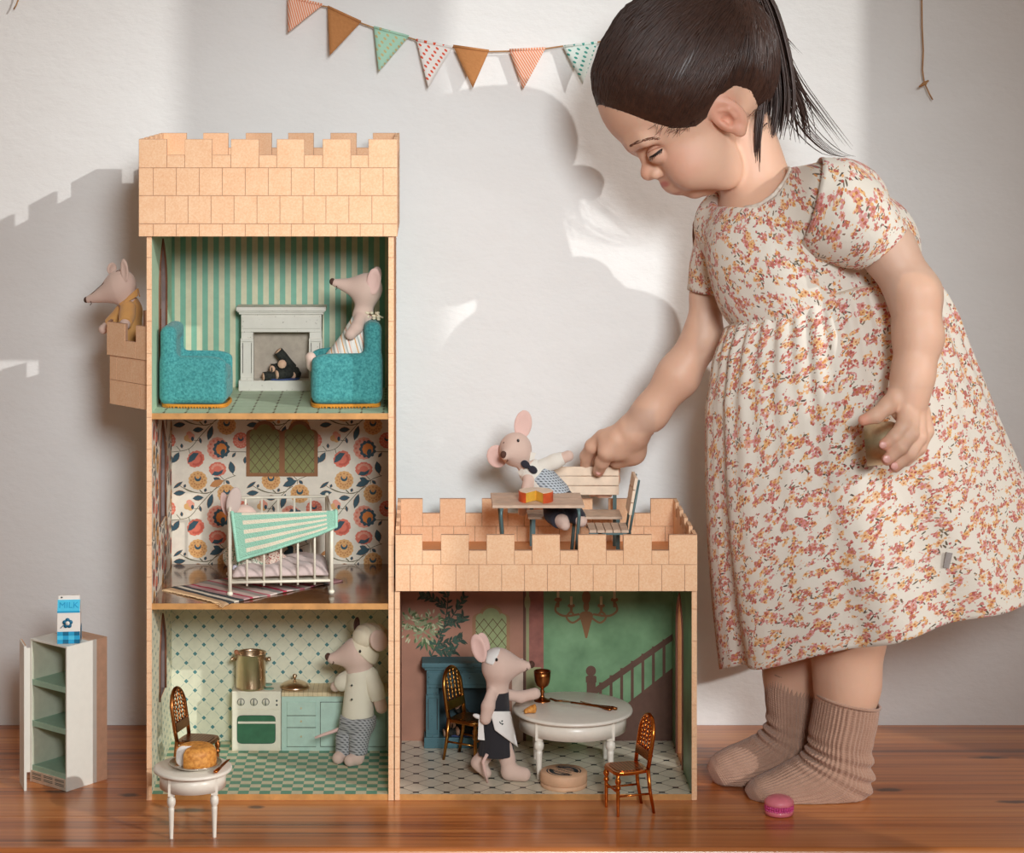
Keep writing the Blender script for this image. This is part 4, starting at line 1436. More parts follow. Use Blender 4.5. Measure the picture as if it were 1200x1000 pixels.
# --- things on the small round table ---
zt2 = .0660
Yq = -.1035
b = at(229, 899, Yq); b.z = zt2 + .0002
M_plate = mat('silver_plate', (214, 206, 194), .25, metal=.85, var=.05)
pl = thing('dinner_plate', 'silver plate carrying the bread roll on the small table', 'plate', b)
MB().lathe([(.0150, 0), (.0180, .0006), (.0245, .0036), (.0262, .0046), (.0266, .0052), (.0258, .0054), (.0235, .0044), (.0175, .0016), (.0002, .0014)], b, 48).build('dish', M_plate, pl)
M_crust = mat('bread_crust', (222, 132, 48), .55, var=.3, vs=260, bmp=.5, bs=900, c2=(244, 176, 88)); M_crumb = mat('bread_crumb', (240, 232, 224), .9, bmp=.5)
c = b + V((.0006, 0, .0112))
bw = thing('bread_roll', 'golden bread roll with a white cut face on the silver plate', 'bread', c - V((0, 0, .0098)))
def loaf(R, h, rd):
    def fn(x, y, z):
        a = np.sqrt((x - c.x) ** 2 + (y - c.y) ** 2) - R + rd + (z - c.z) * .06
        b2 = np.abs(z - c.z) - h + rd
        return np.sqrt(np.maximum(a, 0) ** 2 + np.maximum(b2, 0) ** 2) + np.minimum(np.maximum(a, b2), 0) - rd
    q = SDF(); q.ops.append(('u', fn, np.array(c) - .026, np.array(c) + .026, .001)); return q
def wedge(o_):
    """slice taken out on the left front"""
    tip = c + V((-.0035, -.0020, 0))
    n1, n2 = V((.88, -.47, 0)), V((.10, .995, 0))
    return lambda x, y, z: -np.maximum((x - tip.x) * n1.x + (y - tip.y) * n1.y + o_, (x - tip.x) * n2.x + (y - tip.y) * n2.y + o_)
sdf_obj('crust', loaf(.0208, .0108, .0072).fun(wedge(0), .0004), .0008, M_crust, bw)
sdf_obj('cut_face', loaf(.0202, .0102, .0068).fun(wedge(.0007), .0003), .0008, M_crumb, bw, 'white cut face')
def knife(name, label, a, b, m, group=None, w=.0022):
    """flat table knife from handle end a to blade tip b"""
    t = thing(name, label, 'knife', a, group)
    a, b = V(a), V(b); d = (b - a)
    MB().tube([a, a + d * .04, a + d * .2, a + d * .38, a + d * .42], [w * .7, w * 1.1, w, w * .75, w * .5], 10, flat=.7).build('handle', m, t)
    n = d.cross(V((0, 0, 1))).normalized()
    s0 = a + d * .41
    pts = [s0 - n * w * .5, a + d * .5 - n * w * .9, a + d * .85 - n * w * .9, b - n * w * .1, b + n * w * .3, a + d * .5 + n * w * .55, s0 + n * w * .5]
    MB().prism([p + V((0, 0, -.0003)) for p in pts], (0, 0, .0007)).build('blade', m, t)
    return t
a_ = at(252, 904.5, -.130); a_.z = zt2 + .0027; b_ = at(269, 884, -.0915); b_.z = zt2 + .0042
knife('table_knife', 'gilt table knife lying at the edge of the small table', a_, b_, M_copper)

# --- on the dining table ---
zt3 = Z3t + .0672
def gob(c):
    t = thing('goblet', 'bronze goblet standing on the dining table by the maid mouse', 'goblet', c)
    MB().lathe([(.0092, 0), (.0090, .0010), (.0060, .0022), (.0022, .0040), (.0018, .0085), (.0032, .0100), (.0018, .0118), (.0022, .0140), (.0066, .0172), (.0084, .0215), (.0090, .0270), (.0094, .0330), (.0088, .0330), (.0082, .0265), (.0066, .0200), (.0005, .0170)], c, 32, cap=False).build('cup', M_bronze, t)
    return t
c = at(635.5, 819, .115); c.z = zt3 + .0001
gob(c)
# fork and knife
def fork(a, b, m):
    t = thing('table_fork', 'gilt fork lying beside the knife on the dining table', 'fork', a)
    a, b = V(a), V(b); d = b - a; n = d.cross(V((0, 0, 1))).normalized(); u = V((0, 0, 1))
    MB().tube([a, a + d * .05, a + d * .25, a + d * .55, a + d * .68], [.0016, .0022, .0016, .0010, .0011], 8).build('handle', m, t)
    h = MB()
    h.prism([a + d * .68 - n * .0010, a + d * .76 - n * .0026, a + d * .80 - n * .0027, a + d * .80 + n * .0027, a + d * .76 + n * .0026, a + d * .68 + n * .0010], (0, 0, .0008)).build('fork_head', m, t)
    for k in range(4):
        o = n * (-.0021 + k * .0014)
        MB().tube([a + d * .79 + o + u * .0004, a + d * .9 + o - u * .0006, b + o + u * .0010], [.0005, .0005, .0003], 6).build('tine', m, t)
    return t
a_ = at(723, 823.5, .075); a_.z = zt3 + .0024; b_ = at(644, 812, .115); b_.z = zt3 + .0018
fork(a_, b_, M_bronze)
a_ = at(716, 826.5, .072); a_.z = zt3 + .0022; b_ = at(680, 817.5, .105); b_.z = zt3 + .0022
knife('table_knife', 'gilt table knife crossing the fork on the dining table', a_, b_, M_bronze)
# croissant-like pastry wedge
c = at(621, 822, .062); c.z = zt3
ps = thing('pastry', 'small orange pastry wedge on the dining table by the maid mouse', 'pastry', c)
q = SDF()
for k in range(6):
    a = -1.0 + k * .40
    q.ell(c + V((-.0045 + k * .0019, .001 * math.cos(a * 2), .0034 + .00055 * k)), (.0022, .0048, .0024 + .0005 * k), k=.0008)
q.half(c + V((0, 0, .0003)), (0, 0, -1))
sdf_obj('crust', q, .0006, M_crust, ps)
MB().prism([c + V((-.0085, .002, .0003)), c + V((-.0005, .003, .0003)), c + V((.003, .003, .0082)), c + V((-.001, .002, .0065))], (0, .0012, 0)).build('cream_edge', M_crumb, ps, bevel=.0003)

# round wooden box
Yb = .030
c = V((X_(660.7, Yb), Yb, Z3t)); R = .0246
M_box = mat('box_wood', (222, 178, 142), .6, var=.1, vs=60); M_boxd = mat('box_print', (52, 62, 68), .7)
bx = thing('round_box', 'round pale wooden box with a dark printed lid on the tiled floor', 'box', c)
MB().lathe([(R - .0006, 0), (R, .0006), (R, .0046), (.0005, .0046)], c, 48).build('base', M_box, bx)
lid = MB().lathe([(R - .0002, .0050), (R + .0004, .0056), (R + .0004, .0146), (R - .0004, .0156), (.0005, .0156)], c, 48).build('lid', M_box, bx)
zt4 = c.z + .0157
pr = MB()
for r0, r1 in ((.0186, .0172), (.0156, .0112)):
    for half in (0, 1):
        n = 18; inn, out = [], []
        for k in range(n + 1):
            a = PI * half + .35 + (PI - .75) * k / n - .75
            inn.append(c + V((r1 * math.cos(a), r1 * math.sin(a), .0157))); out.append(c + V((r0 * math.cos(a), r0 * math.sin(a), .0157)))
        for k in range(n): pr.add([inn[k], inn[k + 1], out[k + 1], out[k]], [(0, 1, 2, 3)])
ang = -.75
for o_, w_ in ((.0050, .0012), (-.0050, .0012), (.0078, .002), (-.0078, .002)):
    dx, dy = math.cos(ang), math.sin(ang); nx, ny = -dy, dx
    Lw = math.sqrt(max(.0001, .0165 ** 2 - o_ ** 2))
    q = [c + V((dx * s_ * Lw + nx * (o_ + e), dy * s_ * Lw + ny * (o_ + e), .0157)) for s_, e in ((-1, -w_ / 2), (1, -w_ / 2), (1, w_ / 2), (-1, w_ / 2))]
    pr.add(q, [(0, 1, 2, 3)])
pr.build('lid_print', M_boxd, lid)
text_mesh('MAILEG', .0058, M_boxd, 'lid_lettering', lid, frame_R((math.cos(ang), math.sin(ang), 0), (-math.sin(ang), math.cos(ang), 0)), c + V((0, 0, .0157)))

# ------------------------------------------------------------------ bedroom: rug, crib, blanket
def rug_mat():
    m, t, p = nt('striped_rug')
    uv = N(t, 'ShaderNodeUVMap').outputs[0]
    sx = N(t, 'ShaderNodeSeparateXYZ'); L(t, uv, sx.inputs[0])
    rp = N(t, 'ShaderNodeValToRGB'); rp.color_ramp.interpolation = 'CONSTANT'
    cols = [(206, 168, 130), (64, 66, 68), (226, 214, 196), (66, 70, 72), (196, 156, 156), (190, 70, 90), (214, 190, 180), (168, 158, 150), (198, 110, 120), (226, 208, 198), (150, 146, 140), (190, 60, 84), (216, 186, 180), (172, 164, 156), (200, 120, 128), (222, 204, 192), (160, 80, 96), (206, 180, 170), (120, 116, 114), (204, 150, 150)]
    e = rp.color_ramp.elements
    e[0].color = (*srgb(*cols[0]), 1); e[0].position = 0
    e[1].color = (*srgb(*cols[1]), 1); e[1].position = .05
    pos = [0, .05, .09, .13, .17, .22, .25, .30, .36, .39, .45, .50, .53, .58, .64, .68, .73, .77, .84, .89]
    for k in range(2, len(cols)):
        q = e.new(pos[k]); q.color = (*srgb(*cols[k]), 1)
    wv = math_(t, 'MULTIPLY_ADD', noise(t, uv, 5, 2), .03, sx.outputs[0])
    L(t, wv, rp.inputs[0])
    L(t, rp.outputs[0], p.inputs['Base Color']); p.inputs['Roughness'].default_value = .95
    w = N(t, 'ShaderNodeTexWave', bands_direction='Y'); w.inputs['Scale'].default_value = 30; L(t, uv, w.inputs[0])
    bump(t, p, w.outputs[1], .0008, .6)
    return m
def grid_uv(name, fn, nu, nv, m, parent=None, solid=0, label=None, subsurf=0):
    vs, fs = [], []
    for i in range(nu + 1):
        for j in range(nv + 1): vs.append(fn(i / nu, j / nv))
    for i in range(nu):
        for j in range(nv):
            a = i * (nv + 1) + j; fs.append((a, a + 1, a + nv + 2, a + nv + 1))
    me = mesh_np(name, vs, fs)
    uv = me.uv_layers.new(name='UVMap')
    for l in me.loops:
        i, j = divmod(l.vertex_index, nv + 1); uv.data[l.index].uv = (i / nu, j / nv)
    return obj(name, me, m, parent, label, solid=solid, subsurf=subsurf)
# corners: left-back, front-left (hangs over the shelf edge), right
zr = Z2t + .0012
def shp(x, y, Y): p = at(x, y, Y); return p
P00 = V((X_(197, .045), .045, zr)); P10 = V((X_(196, .045), .05, zr))
ca = at(194, 689, .062); ca.z = zr
cb = at(263, 709.5, -.0065); cb.z = zr
cc2 = at(402, 678, .104); cc2.z = zr
cd = ca + (cc2 - cb) * .96; cd.z = zr
def rugf(u, v):
    # u across the stripes (0 = front-left fringed edge), v along
    p = (ca.lerp(cb, v)).lerp(cd.lerp(cc2, v), u)
    p.z = zr + .0006 * math.sin(u * 22 + v * 3) * (1 - .3 * v)
    if p.y < 0: p.z -= min(.003, (-p.y) * .35)
    p.y = min(p.y, TB - .004)
    return p
rg = thing('striped_rug', 'pink and charcoal striped woven rug under the crib', 'rug', (X_(300, .06), .06, Z2t))
grid_uv('weave', rugf, 48, 30, rug_mat(), rg, solid=.0012)
M_fr = mat('rug_fringe', (222, 186, 142), .95)
fr = MB()
for k in range(46):
    v = k / 45; p = rugf(0, v); d = (rugf(0, v) - rugf(.05, v)).normalized()
    fr.tube([p, p + d * .0022 + V((0, 0, -.0003)), p + d * .004 + V((rnd.uniform(-.001, .001), rnd.uniform(-.001, .001), -.0006))], .00045, 5)
fo = fr.build('fringe', M_fr, rg, 'pale fringe'); fo['kind'] = 'stuff'

# crib
M_wire = mat('cream_wire', (236, 228, 208), .4, var=.04)
zs = Z2t + .0020
cr = thing('doll_crib', 'cream wire crib with the mint striped blanket over its rail', 'crib', (X_(330, .08), .08, Z2t))
fl_ = at(269.5, 700, .030); fr_ = at(388.5, 697, .040)
u = (fr_ - fl_); u.z = 0; Lc = u.length; u.normalize(); vv = V((-u.y, u.x, 0)); Wc = .098
O = V((fl_.x, .030, zs))
def cp(a, b, z): return O + u * (a * Lc) + vv * (b * Wc) + V((0, 0, z))
Hc = .0875; zb_r = .0135
for a in (0, 1):
    for b in (0, 1):
        MB().tube([cp(a, b, 0), cp(a, b, Hc)], .0021, 10).ell(cp(a, b, .0016), (.0034, .0034, .0028), 10).ell(cp(a, b, Hc), (.0024, .0024, .0024), 10).build('post', M_wire, cr)
for z in (zb_r, Hc - .002):
    for q0, q1 in (((0, 0), (1, 0)), ((0, 1), (1, 1)), ((0, 0), (0, 1)), ((1, 0), (1, 1))):
        MB().tube([cp(*q0, z), cp(*q1, z)], .0016, 8).build('rail', M_wire, cr)
for b in (0, 1):
    for k in range(1, 6):
        MB().tube([cp(k / 6, b, zb_r - .004), cp(k / 6, b, Hc - .002)], .0012, 8).build('bar', M_wire, cr)
for a in (0, 1):
    for k in range(1, 5):
        MB().tube([cp(a, k / 5, zb_r), cp(a, k / 5, Hc - .002)], .0012, 8).build('bar', M_wire, cr)
bs = MB(); n = 4
bs.prism([cp(.01, .02, zb_r - .001), cp(.99, .02, zb_r - .001), cp(.99, .98, zb_r - .001), cp(.01, .98, zb_r - .001)], (0, 0, .001)); bs.build('base_plate', M_wire, cr)
M_quilt = weave_mat('quilt_cloth', (214, 192, 186), (196, 170, 164), 500)
def quilt(u_, v_):
    p = cp(.03 + .94 * u_, .06 + .88 * v_, zb_r + .0045)
    p.z += .0060 + .0022 * math.sin(u_ * 17 + v_ * 5) * math.sin(v_ * 13) + .005 * math.exp(-((u_ - .68) ** 2 + (v_ - .45) ** 2) * 14)
    e = min(u_, 1 - u_, v_, 1 - v_)
    if e < .06: p.z -= (.06 - e) * .10
    return p
tag(grid_uv('quilt', quilt, 30, 24, M_quilt, None, solid=.003), 'crumpled dusty pink quilt lying in the crib', 'quilt')
def blanket_mat():
    m, t, p = nt('mint_knit')
    uv = N(t, 'ShaderNodeUVMap').outputs[0]
    sx = N(t, 'ShaderNodeSeparateXYZ'); L(t, uv, sx.inputs[0])
    st_ = math_(t, 'GREATER_THAN', math_(t, 'FRACT', math_(t, 'MULTIPLY', sx.outputs[1], 11.5)), .55)
    ed = math_(t, 'MULTIPLY', math_(t, 'GREATER_THAN', sx.outputs[0], .09), math_(t, 'LESS_THAN', sx.outputs[0], .91))
    L(t, mixc(t, math_(t, 'MULTIPLY', st_, ed), srgb(154, 206, 180), srgb(238, 226, 200)), p.inputs['Base Color'])
    p.inputs['Roughness'].default_value = .95; p.inputs['Sheen Weight'].default_value = .3
    bump(t, p, noise(t, ocoord(t), 900, 3), .002, 1)
    return m
# u along the rail, v from the hanging front edge over the rails to the back
def blf(u_, v_):
    a = .035 + .99 * u_ if v_ > .42 else .02 + 1.03 * u_
    drop = .044 * (1 - u_) ** .9 + .010 * u_ + .006
    r0 = .42
    if v_ < r0:
        q = 1 - v_ / r0
        p = cp(.02 + 1.02 * u_ + .06 * (1 - u_) * q, -.035, Hc + .0012 - drop * q)
        p += vv * (-.0015 - .003 * q + .0012 * math.sin(u_ * 14) * q)
    else:
        q = (v_ - r0) / (1 - r0)
        sag = .008 * math.sin(PI * q) * (1 + .8 * math.sin(PI * u_))
        p = cp(.02 + 1.02 * u_, -.035 + q * .75 * (.22 + .78 * u_), Hc + .0012 - sag - .028 * q * q * (.3 + .7 * u_))
    return p
bk = thing('baby_blanket', 'mint and cream striped knitted blanket draped over the crib rail', 'blanket', cp(.5, 0, 0))
grid_uv('knit', blf, 40, 34, blanket_mat(), bk, solid=.0022)
ef = MB()
M_mintk = mat('mint_yarn', (158, 208, 184), .95, bmp=.8)
for k in range(60):
    v_ = k / 59
    for uu in (0, 1): ef.ell(blf(uu, v_), (.0022, .0022, .0022), 6)
for k in range(70):
    ef.ell(blf(k / 69, 0), (.0018, .0018, .0018), 6)
eo = ef.build('knit_edge', M_mintk, bk); eo['kind'] = 'stuff'
# ------------------------------------------------------------------ terrace furniture
M_slat = mat('pale_slat_wood', (240, 216, 190), .6, var=.10, vs=70); M_slat2 = mat('grey_slat_wood', (206, 178, 154), .65, var=.16, vs=70)
M_tmet = mat('blue_grey_metal', (92, 116, 116), .45, metal=.2, var=.1)
ZR = ZROOF
tb = thing('garden_table', 'wooden slatted table on metal legs on the castle terrace', 'table', (X_(631, .08), .08, ZR))
ztt = ZR + .0700
tx0, tx1, ty0, ty1 = X_(577, .045), X_(685, .045), .045, .120
n = 4; wd = (ty1 - ty0) / n
for k in range(n):
    MB().box(tx0, tx1, ty0 + k * wd + .0003, ty0 + (k + 1) * wd - .0003, ztt - .0032, ztt).build('slat', M_slat2, tb, bevel=.0004)
for x in (tx0 + .010, tx1 - .006):
    for y in (ty0 + .005, ty1 - .006):
        s = 1 if x > (tx0 + tx1) / 2 else -1
        MB().tube([(x, y, ztt - .004), (x + s * .0006, y, ztt - .012), (x - s * .004, y, ZR + .001)], .0019, 8).build('leg', M_tmet, tb)
    MB().bar((x, ty0 + .003, ztt - .0045), (x, ty1 - .003, ztt - .0045), .004, .0020).build('cross_bar', M_tmet, tb)
MB().bar((tx0 + .010, (ty0 + ty1) / 2, ztt - .0044), (tx1 - .006, (ty0 + ty1) / 2, ztt - .0044), .003, .0018).build('cross_bar', M_tmet, tb)
# bench with a slatted back, behind the table
bn = thing('garden_bench', 'wooden slatted bench held by its backrest on the terrace', 'bench', (X_(673, .155), .155, ZR))
bx0, bx1 = X_(618, .145), X_(727, .150)
zsb = ZR + .0425
for k in range(3):
    MB().box(bx0, bx1, .124 + k * .0145, .1375 + k * .0145, zsb - .003, zsb).build('slat', M_slat2, bn, bevel=.0004)
zk0, zk1 = Z_(580.5, .170), Z_(546.8, .170)
hh = (zk1 - zk0) / 3
for k in range(3):
    MB().box(X_(660, .17) - .036, bx1, .1690, .1720, zk0 + k * hh + .0004, zk0 + (k + 1) * hh - .0004).build('slat', M_slat, bn, bevel=.0004)
for x in (bx0 + .006, X_(721, .165)):
    MB().bar((x, .1735, ZR), (x, .1735, zk1 - .004), .0042, .0026, up=(0, 1, 0)).build('leg', M_tmet, bn)
    MB().bar((x, .127, ZR), (x, .127, zsb - .003), .0042, .0026, up=(0, 1, 0)).build('leg', M_tmet, bn)
    MB().bar((x, .124, zsb - .0042), (x, .174, zsb - .0042), .0042, .0022).build('cross_bar', M_tmet, bn)
# slatted chair at the right end, facing the table
ch = thing('garden_chair', 'wooden slatted chair side-on at the right end of the terrace table', 'chair', (X_(715, .085), .085, ZR))
cx0, cx1, cy0, cy1 = X_(690, .065), X_(737, .065), .062, .104
zc = ZR + .0400
for k in range(5):
    w_ = (cx1 - cx0) / 5
    MB().box(cx0 + k * w_ + .0004, cx0 + (k + 1) * w_ - .0004, cy0, cy1, zc - .003, zc).build('slat', M_slat2, ch, bevel=.0003)
zt5 = Z_(558.5, .07)
bl = lambda z: cx1 + (z - zc) * .17
for y in (cy0 + .002, cy1 - .002):
    MB().bar((cx1 + .001, y, ZR), (bl(zc), y, zc), .0026, .0042, up=(1, 0, 0)).build('leg', M_tmet, ch)
    MB().tube([(bl(zc) + .0006, y, zc - .004), (bl(zc + .016) + .0012, y, zc + .016), (bl(zt5) + .0014, y, zt5 - .003)], [.0020, .0026, .0020], 8, flat=.6).build('back_post', M_tmet, ch)
    MB().bar((cx0 + .012, y, ZR), (cx0 + .012, y, zc - .003), .0026, .0042, up=(1, 0, 0)).build('leg', M_tmet, ch)
    MB().bar((cx0, y, zc - .0042), (cx1 + .002, y, zc - .0042), .0026, .0022).build('cross_bar', M_tmet, ch)
hb = (zt5 - (zc + .016)) / 3
for k in range(3):
    z0 = zc + .016 + k * hb; z1 = z0 + hb - .0008
    MB().prism([(bl(z0), cy0, z0), (bl(z1), cy0, z1), (bl(z1), cy1, z1), (bl(z0), cy1, z0)], (-.0032, 0, .0004)).build('slat', M_slat, ch, bevel=.0004)
# cheese wheel
M_rind = mat('red_rind', (206, 84, 40), .45, var=.2); M_chs = mat('cheese_yellow', (226, 178, 70), .5, var=.12); M_chw = mat('cheese_top', (238, 218, 196), .6, var=.06)
c = V((X_(628, .072), .072, ztt + .0001)); R = .0183
cw = thing('cheese_wheel', 'small red-rinded cheese wheel with a wedge cut out on the terrace table', 'cheese', c)
a0, a1 = math.radians(-128), math.radians(-68)
n = 40
ar = [a1 + (2 * PI - (a1 - a0)) * k / n for k in range(n + 1)]
hgt = .0112
outl = [c] + [c + V((R * math.cos(a), R * math.sin(a), 0)) for a in ar]
MB().prism([p + V((0, 0, .0004)) for p in outl], (0, 0, hgt - .0008)).build('cheese_body', M_chs, cw)
rr = MB()
for k in range(n):
    q = [c + V((r_ * math.cos(a), r_ * math.sin(a), 0)) for r_, a in ((R, ar[k]), (R, ar[k + 1]), (R + .0005, ar[k + 1]), (R + .0005, ar[k]))]
    rr.prism(q, (0, 0, hgt - .0006))
rr.build('rind', M_rind, cw)
MB().prism([p + V((0, 0, hgt - .0005)) for p in outl], (0, 0, .0005)).build('cheese_top', M_chw, cw)

# ------------------------------------------------------------------ fridge and milk
M_fwh = mat('fridge_white', (232, 232, 222), .4, var=.02); M_tan = mat('fridge_card', (218, 178, 148), .75, var=.08); M_fin = mat('fridge_sage', (206, 208, 186), .5, var=.05)
M_fsh = mat('fridge_shelf_green', (150, 184, 164), .45, var=.05); M_grl = mat('grille_cream', (206, 186, 164), .6); M_grd = mat('grille_dark', (86, 96, 92), .6)
A = V((-.3840, .0290, 0)); Bv = V((.0370, .0450, 0)); Cv = V((-.0450, .0365, 0))
ub, uc = Bv.normalized(), Cv.normalized(); Lb, Lcf = Bv.length, Cv.length
fg = thing('toy_fridge', 'white open toy fridge with green shelves left of the castle', 'fridge', A + (Bv + Cv) / 2)
Hf = .1545
def fq(a, b, z): return A + uc * a + ub * b + V((0, 0, z))   # a along the front, b into depth
def fbox(a0, a1, b0, b1, z0, z1): return MB().prism([fq(a0, b0, z0), fq(a1, b0, z0), fq(a1, b1, z0), fq(a0, b1, z0)], (0, 0, z1 - z0))
t_ = .0018; sp_ = Lb * .74
fbox(0, t_, 0, sp_, 0, Hf).build('side_panel', M_fwh, fg)
fbox(0, t_, sp_, Lb, 0, Hf).build('side_panel', M_tan, fg, 'bare tan card strip')
fbox(Lcf - t_, Lcf, 0, Lb, 0, Hf).build('side_panel', M_fwh, fg)
fbox(t_, Lcf - t_, Lb - t_, Lb, 0, Hf - t_).build('back_panel', M_fin, fg)
fbox(t_, Lcf - t_, 0, sp_ - .01, Hf - t_, Hf).build('top_panel', M_fwh, fg)
fbox(t_, Lcf - t_, sp_ - .01, Lb, Hf - t_, Hf).build('top_panel', M_tan, fg, 'bare tan card strip')
fbox(t_, t_ + .0006, .001, Lb - t_, .012, Hf - t_).build('lining', M_fin, fg); fbox(Lcf - t_ - .0006, Lcf - t_, .001, Lb - t_, .012, Hf - t_).build('lining', M_fin, fg)
for z in (.0160, .0640, .1085):
    s_ = MB().prism([fq(t_, .0015, z), fq(Lcf - t_, .0015, z), fq(Lcf - t_, Lb - t_, z), fq(t_, Lb - t_, z)], (0, 0, .0018)).build('shelf', M_fsh, fg)
    fbox(t_, Lcf - t_, .0010, .0022, z - .004, z + .0022).build('shelf_lip', M_fsh, s_)
pn = fbox(t_, Lcf - t_, -.0004, .0012, .0003, .0125).build('grille', M_grl, fg)
for k in range(3):
    for z in (.0042, .0058, .0085, .0100):
        fbox(.004 + k * .018, .018 + k * .018, -.0007, 0, z, z + .0006).build('vent_slot', M_grd, pn)
# door, swung wide open
h0 = fq(Lcf + .0005, .0005, 0); f0 = V((-.4275, .0330, 0)); h1 = V((-.4375, .0640, 0))
dd = (f0 - h1).normalized(); dn = V((-dd.y, dd.x, 0))
dr = MB().prism([h1, f0, f0 + dn * -.0016, h1 + dn * -.0016], (0, 0, Hf)).build('door', M_tan, fg, 'open door seen nearly edge-on')
MB().prism([h1 - dn * .0016, f0 - dn * .0016, f0 - dn * .0028, h1 - dn * .0028], (0, 0, Hf)).build('door_lining', M_fwh, dr)
MB().prism([f0 + dd * .0001, f0 + dd * .0009, f0 + dd * .0009 - dn * .0028, f0 + dd * .0001 - dn * .0028], (0, 0, Hf)).build('door_edge', M_fwh, dr)
MB().prism([h1 + V((0, 0, .01)), h0 + V((0, 0, .01)), h0 + V((0, -.001, .01)), h1 + V((0, -.001, .01))], (0, 0, Hf - .02)).build('hinge_flap', M_fwh, dr)
# milk carton
M_mw = mat('carton_white', (236, 230, 222), .4, var=.02); M_mb = mat('carton_sky', (82, 198, 232), .4, var=.06); M_md = mat('carton_teal', (14, 104, 140), .4, var=.1); M_mb2 = mat('carton_blue', (40, 160, 206), .4, var=.06)
mc = at(81, 750, .052); mc.z = Hf + .0001
mk = thing('milk_carton', 'small white and blue milk carton standing on the fridge', 'milk carton', mc)
fr_ = V((1, .10, 0)).normalized(); dp = V((-.10, 1, 0)).normalized()
wM, dM, hM, hT = .0122, .0112, .0395, .0500
def mq(a, b, z): return mc + fr_ * a + dp * b + V((0, 0, z))
b = MB()
rings = []
for z, w_, d_ in ((0, wM * .97, dM), (.012, wM * 1.02, dM), (hM - .004, wM * 1.0, dM), (hT - .004, wM * .96, dM * .22), (hT, wM * .95, dM * .20)):
    rings.append([mq(-w_, -d_, z), mq(w_, -d_, z), mq(w_, d_, z), mq(-w_, d_, z)])
lo_ = MB(); lo_.v = []; lo_.loft(rings); lo_.sm = [False] * len(lo_.sm)
lo_.build('carton', M_mw, mk, bevel=.0006)
def face(a0, a1, z0, z1, m, name, off=.0003):
    # front print; the roof part leans back
    def y(z): return -dM - off if z <= hM - .004 else -dM + (z - (hM - .004)) / (hT - hM) * dM * .78 - off
    return MB().add([mq(a0, y(z0), z0), mq(a1, y(z0), z0), mq(a1, y(z1), z1), mq(a0, y(z1), z1)], [(0, 1, 2, 3)]).build(name, m, mk)
zl = hM - .004
face(-wM * .98, wM * .98, zl, hT - .0042, M_mb, 'sky_band')
face(-wM * .99, wM * .99, zl - .0020, zl, M_mb2, 'sky_band')
for i in range(4):
    for j in range(3):
        w4 = wM * 1.98 / 4
        face(-wM * .99 + i * w4, -wM * .99 + (i + 1) * w4, .0006 + j * .0043, .0006 + (j + 1) * .0043, (M_md if (i + j) % 2 else M_mb2) if j != 1 or i % 2 else M_mb, 'check', .0008)
for i in range(3):
    for j in range(4):
        w4 = dM * 1.98 / 3
        a0 = -dM * .99 + i * w4
        MB().add([mq(wM * 1.03 + .0004, a0, .0006 + j * .0043), mq(wM * 1.03 + .0004, a0 + w4, .0006 + j * .0043), mq(wM * 1.03 + .0004, a0 + w4, .0006 + (j + 1) * .0043), mq(wM * 1.03 + .0004, a0, .0006 + (j + 1) * .0043)], [(0, 1, 2, 3)]).build('check', (M_md if (i + j) % 2 else M_mb2), mk)
fl5 = MB()
cz = .0225; ca_ = -.0010
for k in range(5):
    a = PI / 2 + k * 2 * PI / 5
    fl5.tube([mq(ca_ + .0032 * math.cos(a), -dM - .0004, cz + .0032 * math.sin(a)), mq(ca_ + .0032 * math.cos(a), -dM - .0009, cz + .0032 * math.sin(a))], .0024, 14)
fl5.build('flower_print', M_md, mk)
MB().tube([mq(ca_, -dM - .0008, cz), mq(ca_, -dM - .0013, cz)], .0022, 16).build('flower_centre', M_mw, mk)
MB().tube([mq(-.0085, -dM - .0006, cz - .0052), mq(-.0055, -dM - .0006, cz - .0022)], .0004, 6).build('flower_stem', M_md, mk)
R_ = frame_R(fr_, dp * (dM * .78) + V((0, 0, hT - hM)))
zc_ = (zl + hT - .0042) / 2
text_mesh('MILK', .0098, M_mb2, 'lettering', mk, R_, mq(0, -dM + (zc_ - zl) / (hT - hM) * dM * .78 - .0006, zc_), .00015)
MB().ell(mq(-.0078, -dM * .25, hT - .0018), (.0012, .0008, .0008), 8).build('cap_dot', M_dark, mk)

# macaron
M_mac = mat('macaron_pink', (244, 136, 152), .35, var=.08, coat=.3); M_mac2 = mat('macaron_cream', (226, 84, 150), .5, var=.2, vs=600, bmp=1)
c = at(913, 963, floorY(958)); c.z = .0001; c.y = floorY(955)
c = V((X_(913, c.y), c.y, .0001))
mcn = thing('macaron', 'pink toy macaron on the boards in front of the socks', 'macaron', c)
MB().lathe([(.0095, 0), (.0145, .0012), (.0152, .0040), (.0148, .0062), (.0005, .0062)], c, 32).build('lower_shell', M_mac, mcn)
MB().lathe([(.0005, .0108), (.0148, .0108), (.0153, .0126), (.0148, .0150), (.0120, .0178), (.0070, .0196), (.0005, .0200)], c, 32).build('upper_shell', M_mac, mcn)
fm = MB()
for k in range(34):
    a = 2 * PI * k / 34
    for z in (.0062, .0085, .0105): fm.ell(c + V((.0138 * math.cos(a), .0138 * math.sin(a), z + rnd.uniform(-.0005, .0005))), (.0016, .0016, .0015), 6)
fm.lathe([(.0135, .0055), (.0138, .0085), (.0135, .0112)], c, 24)
fm.build('filling', M_mac2, mcn)

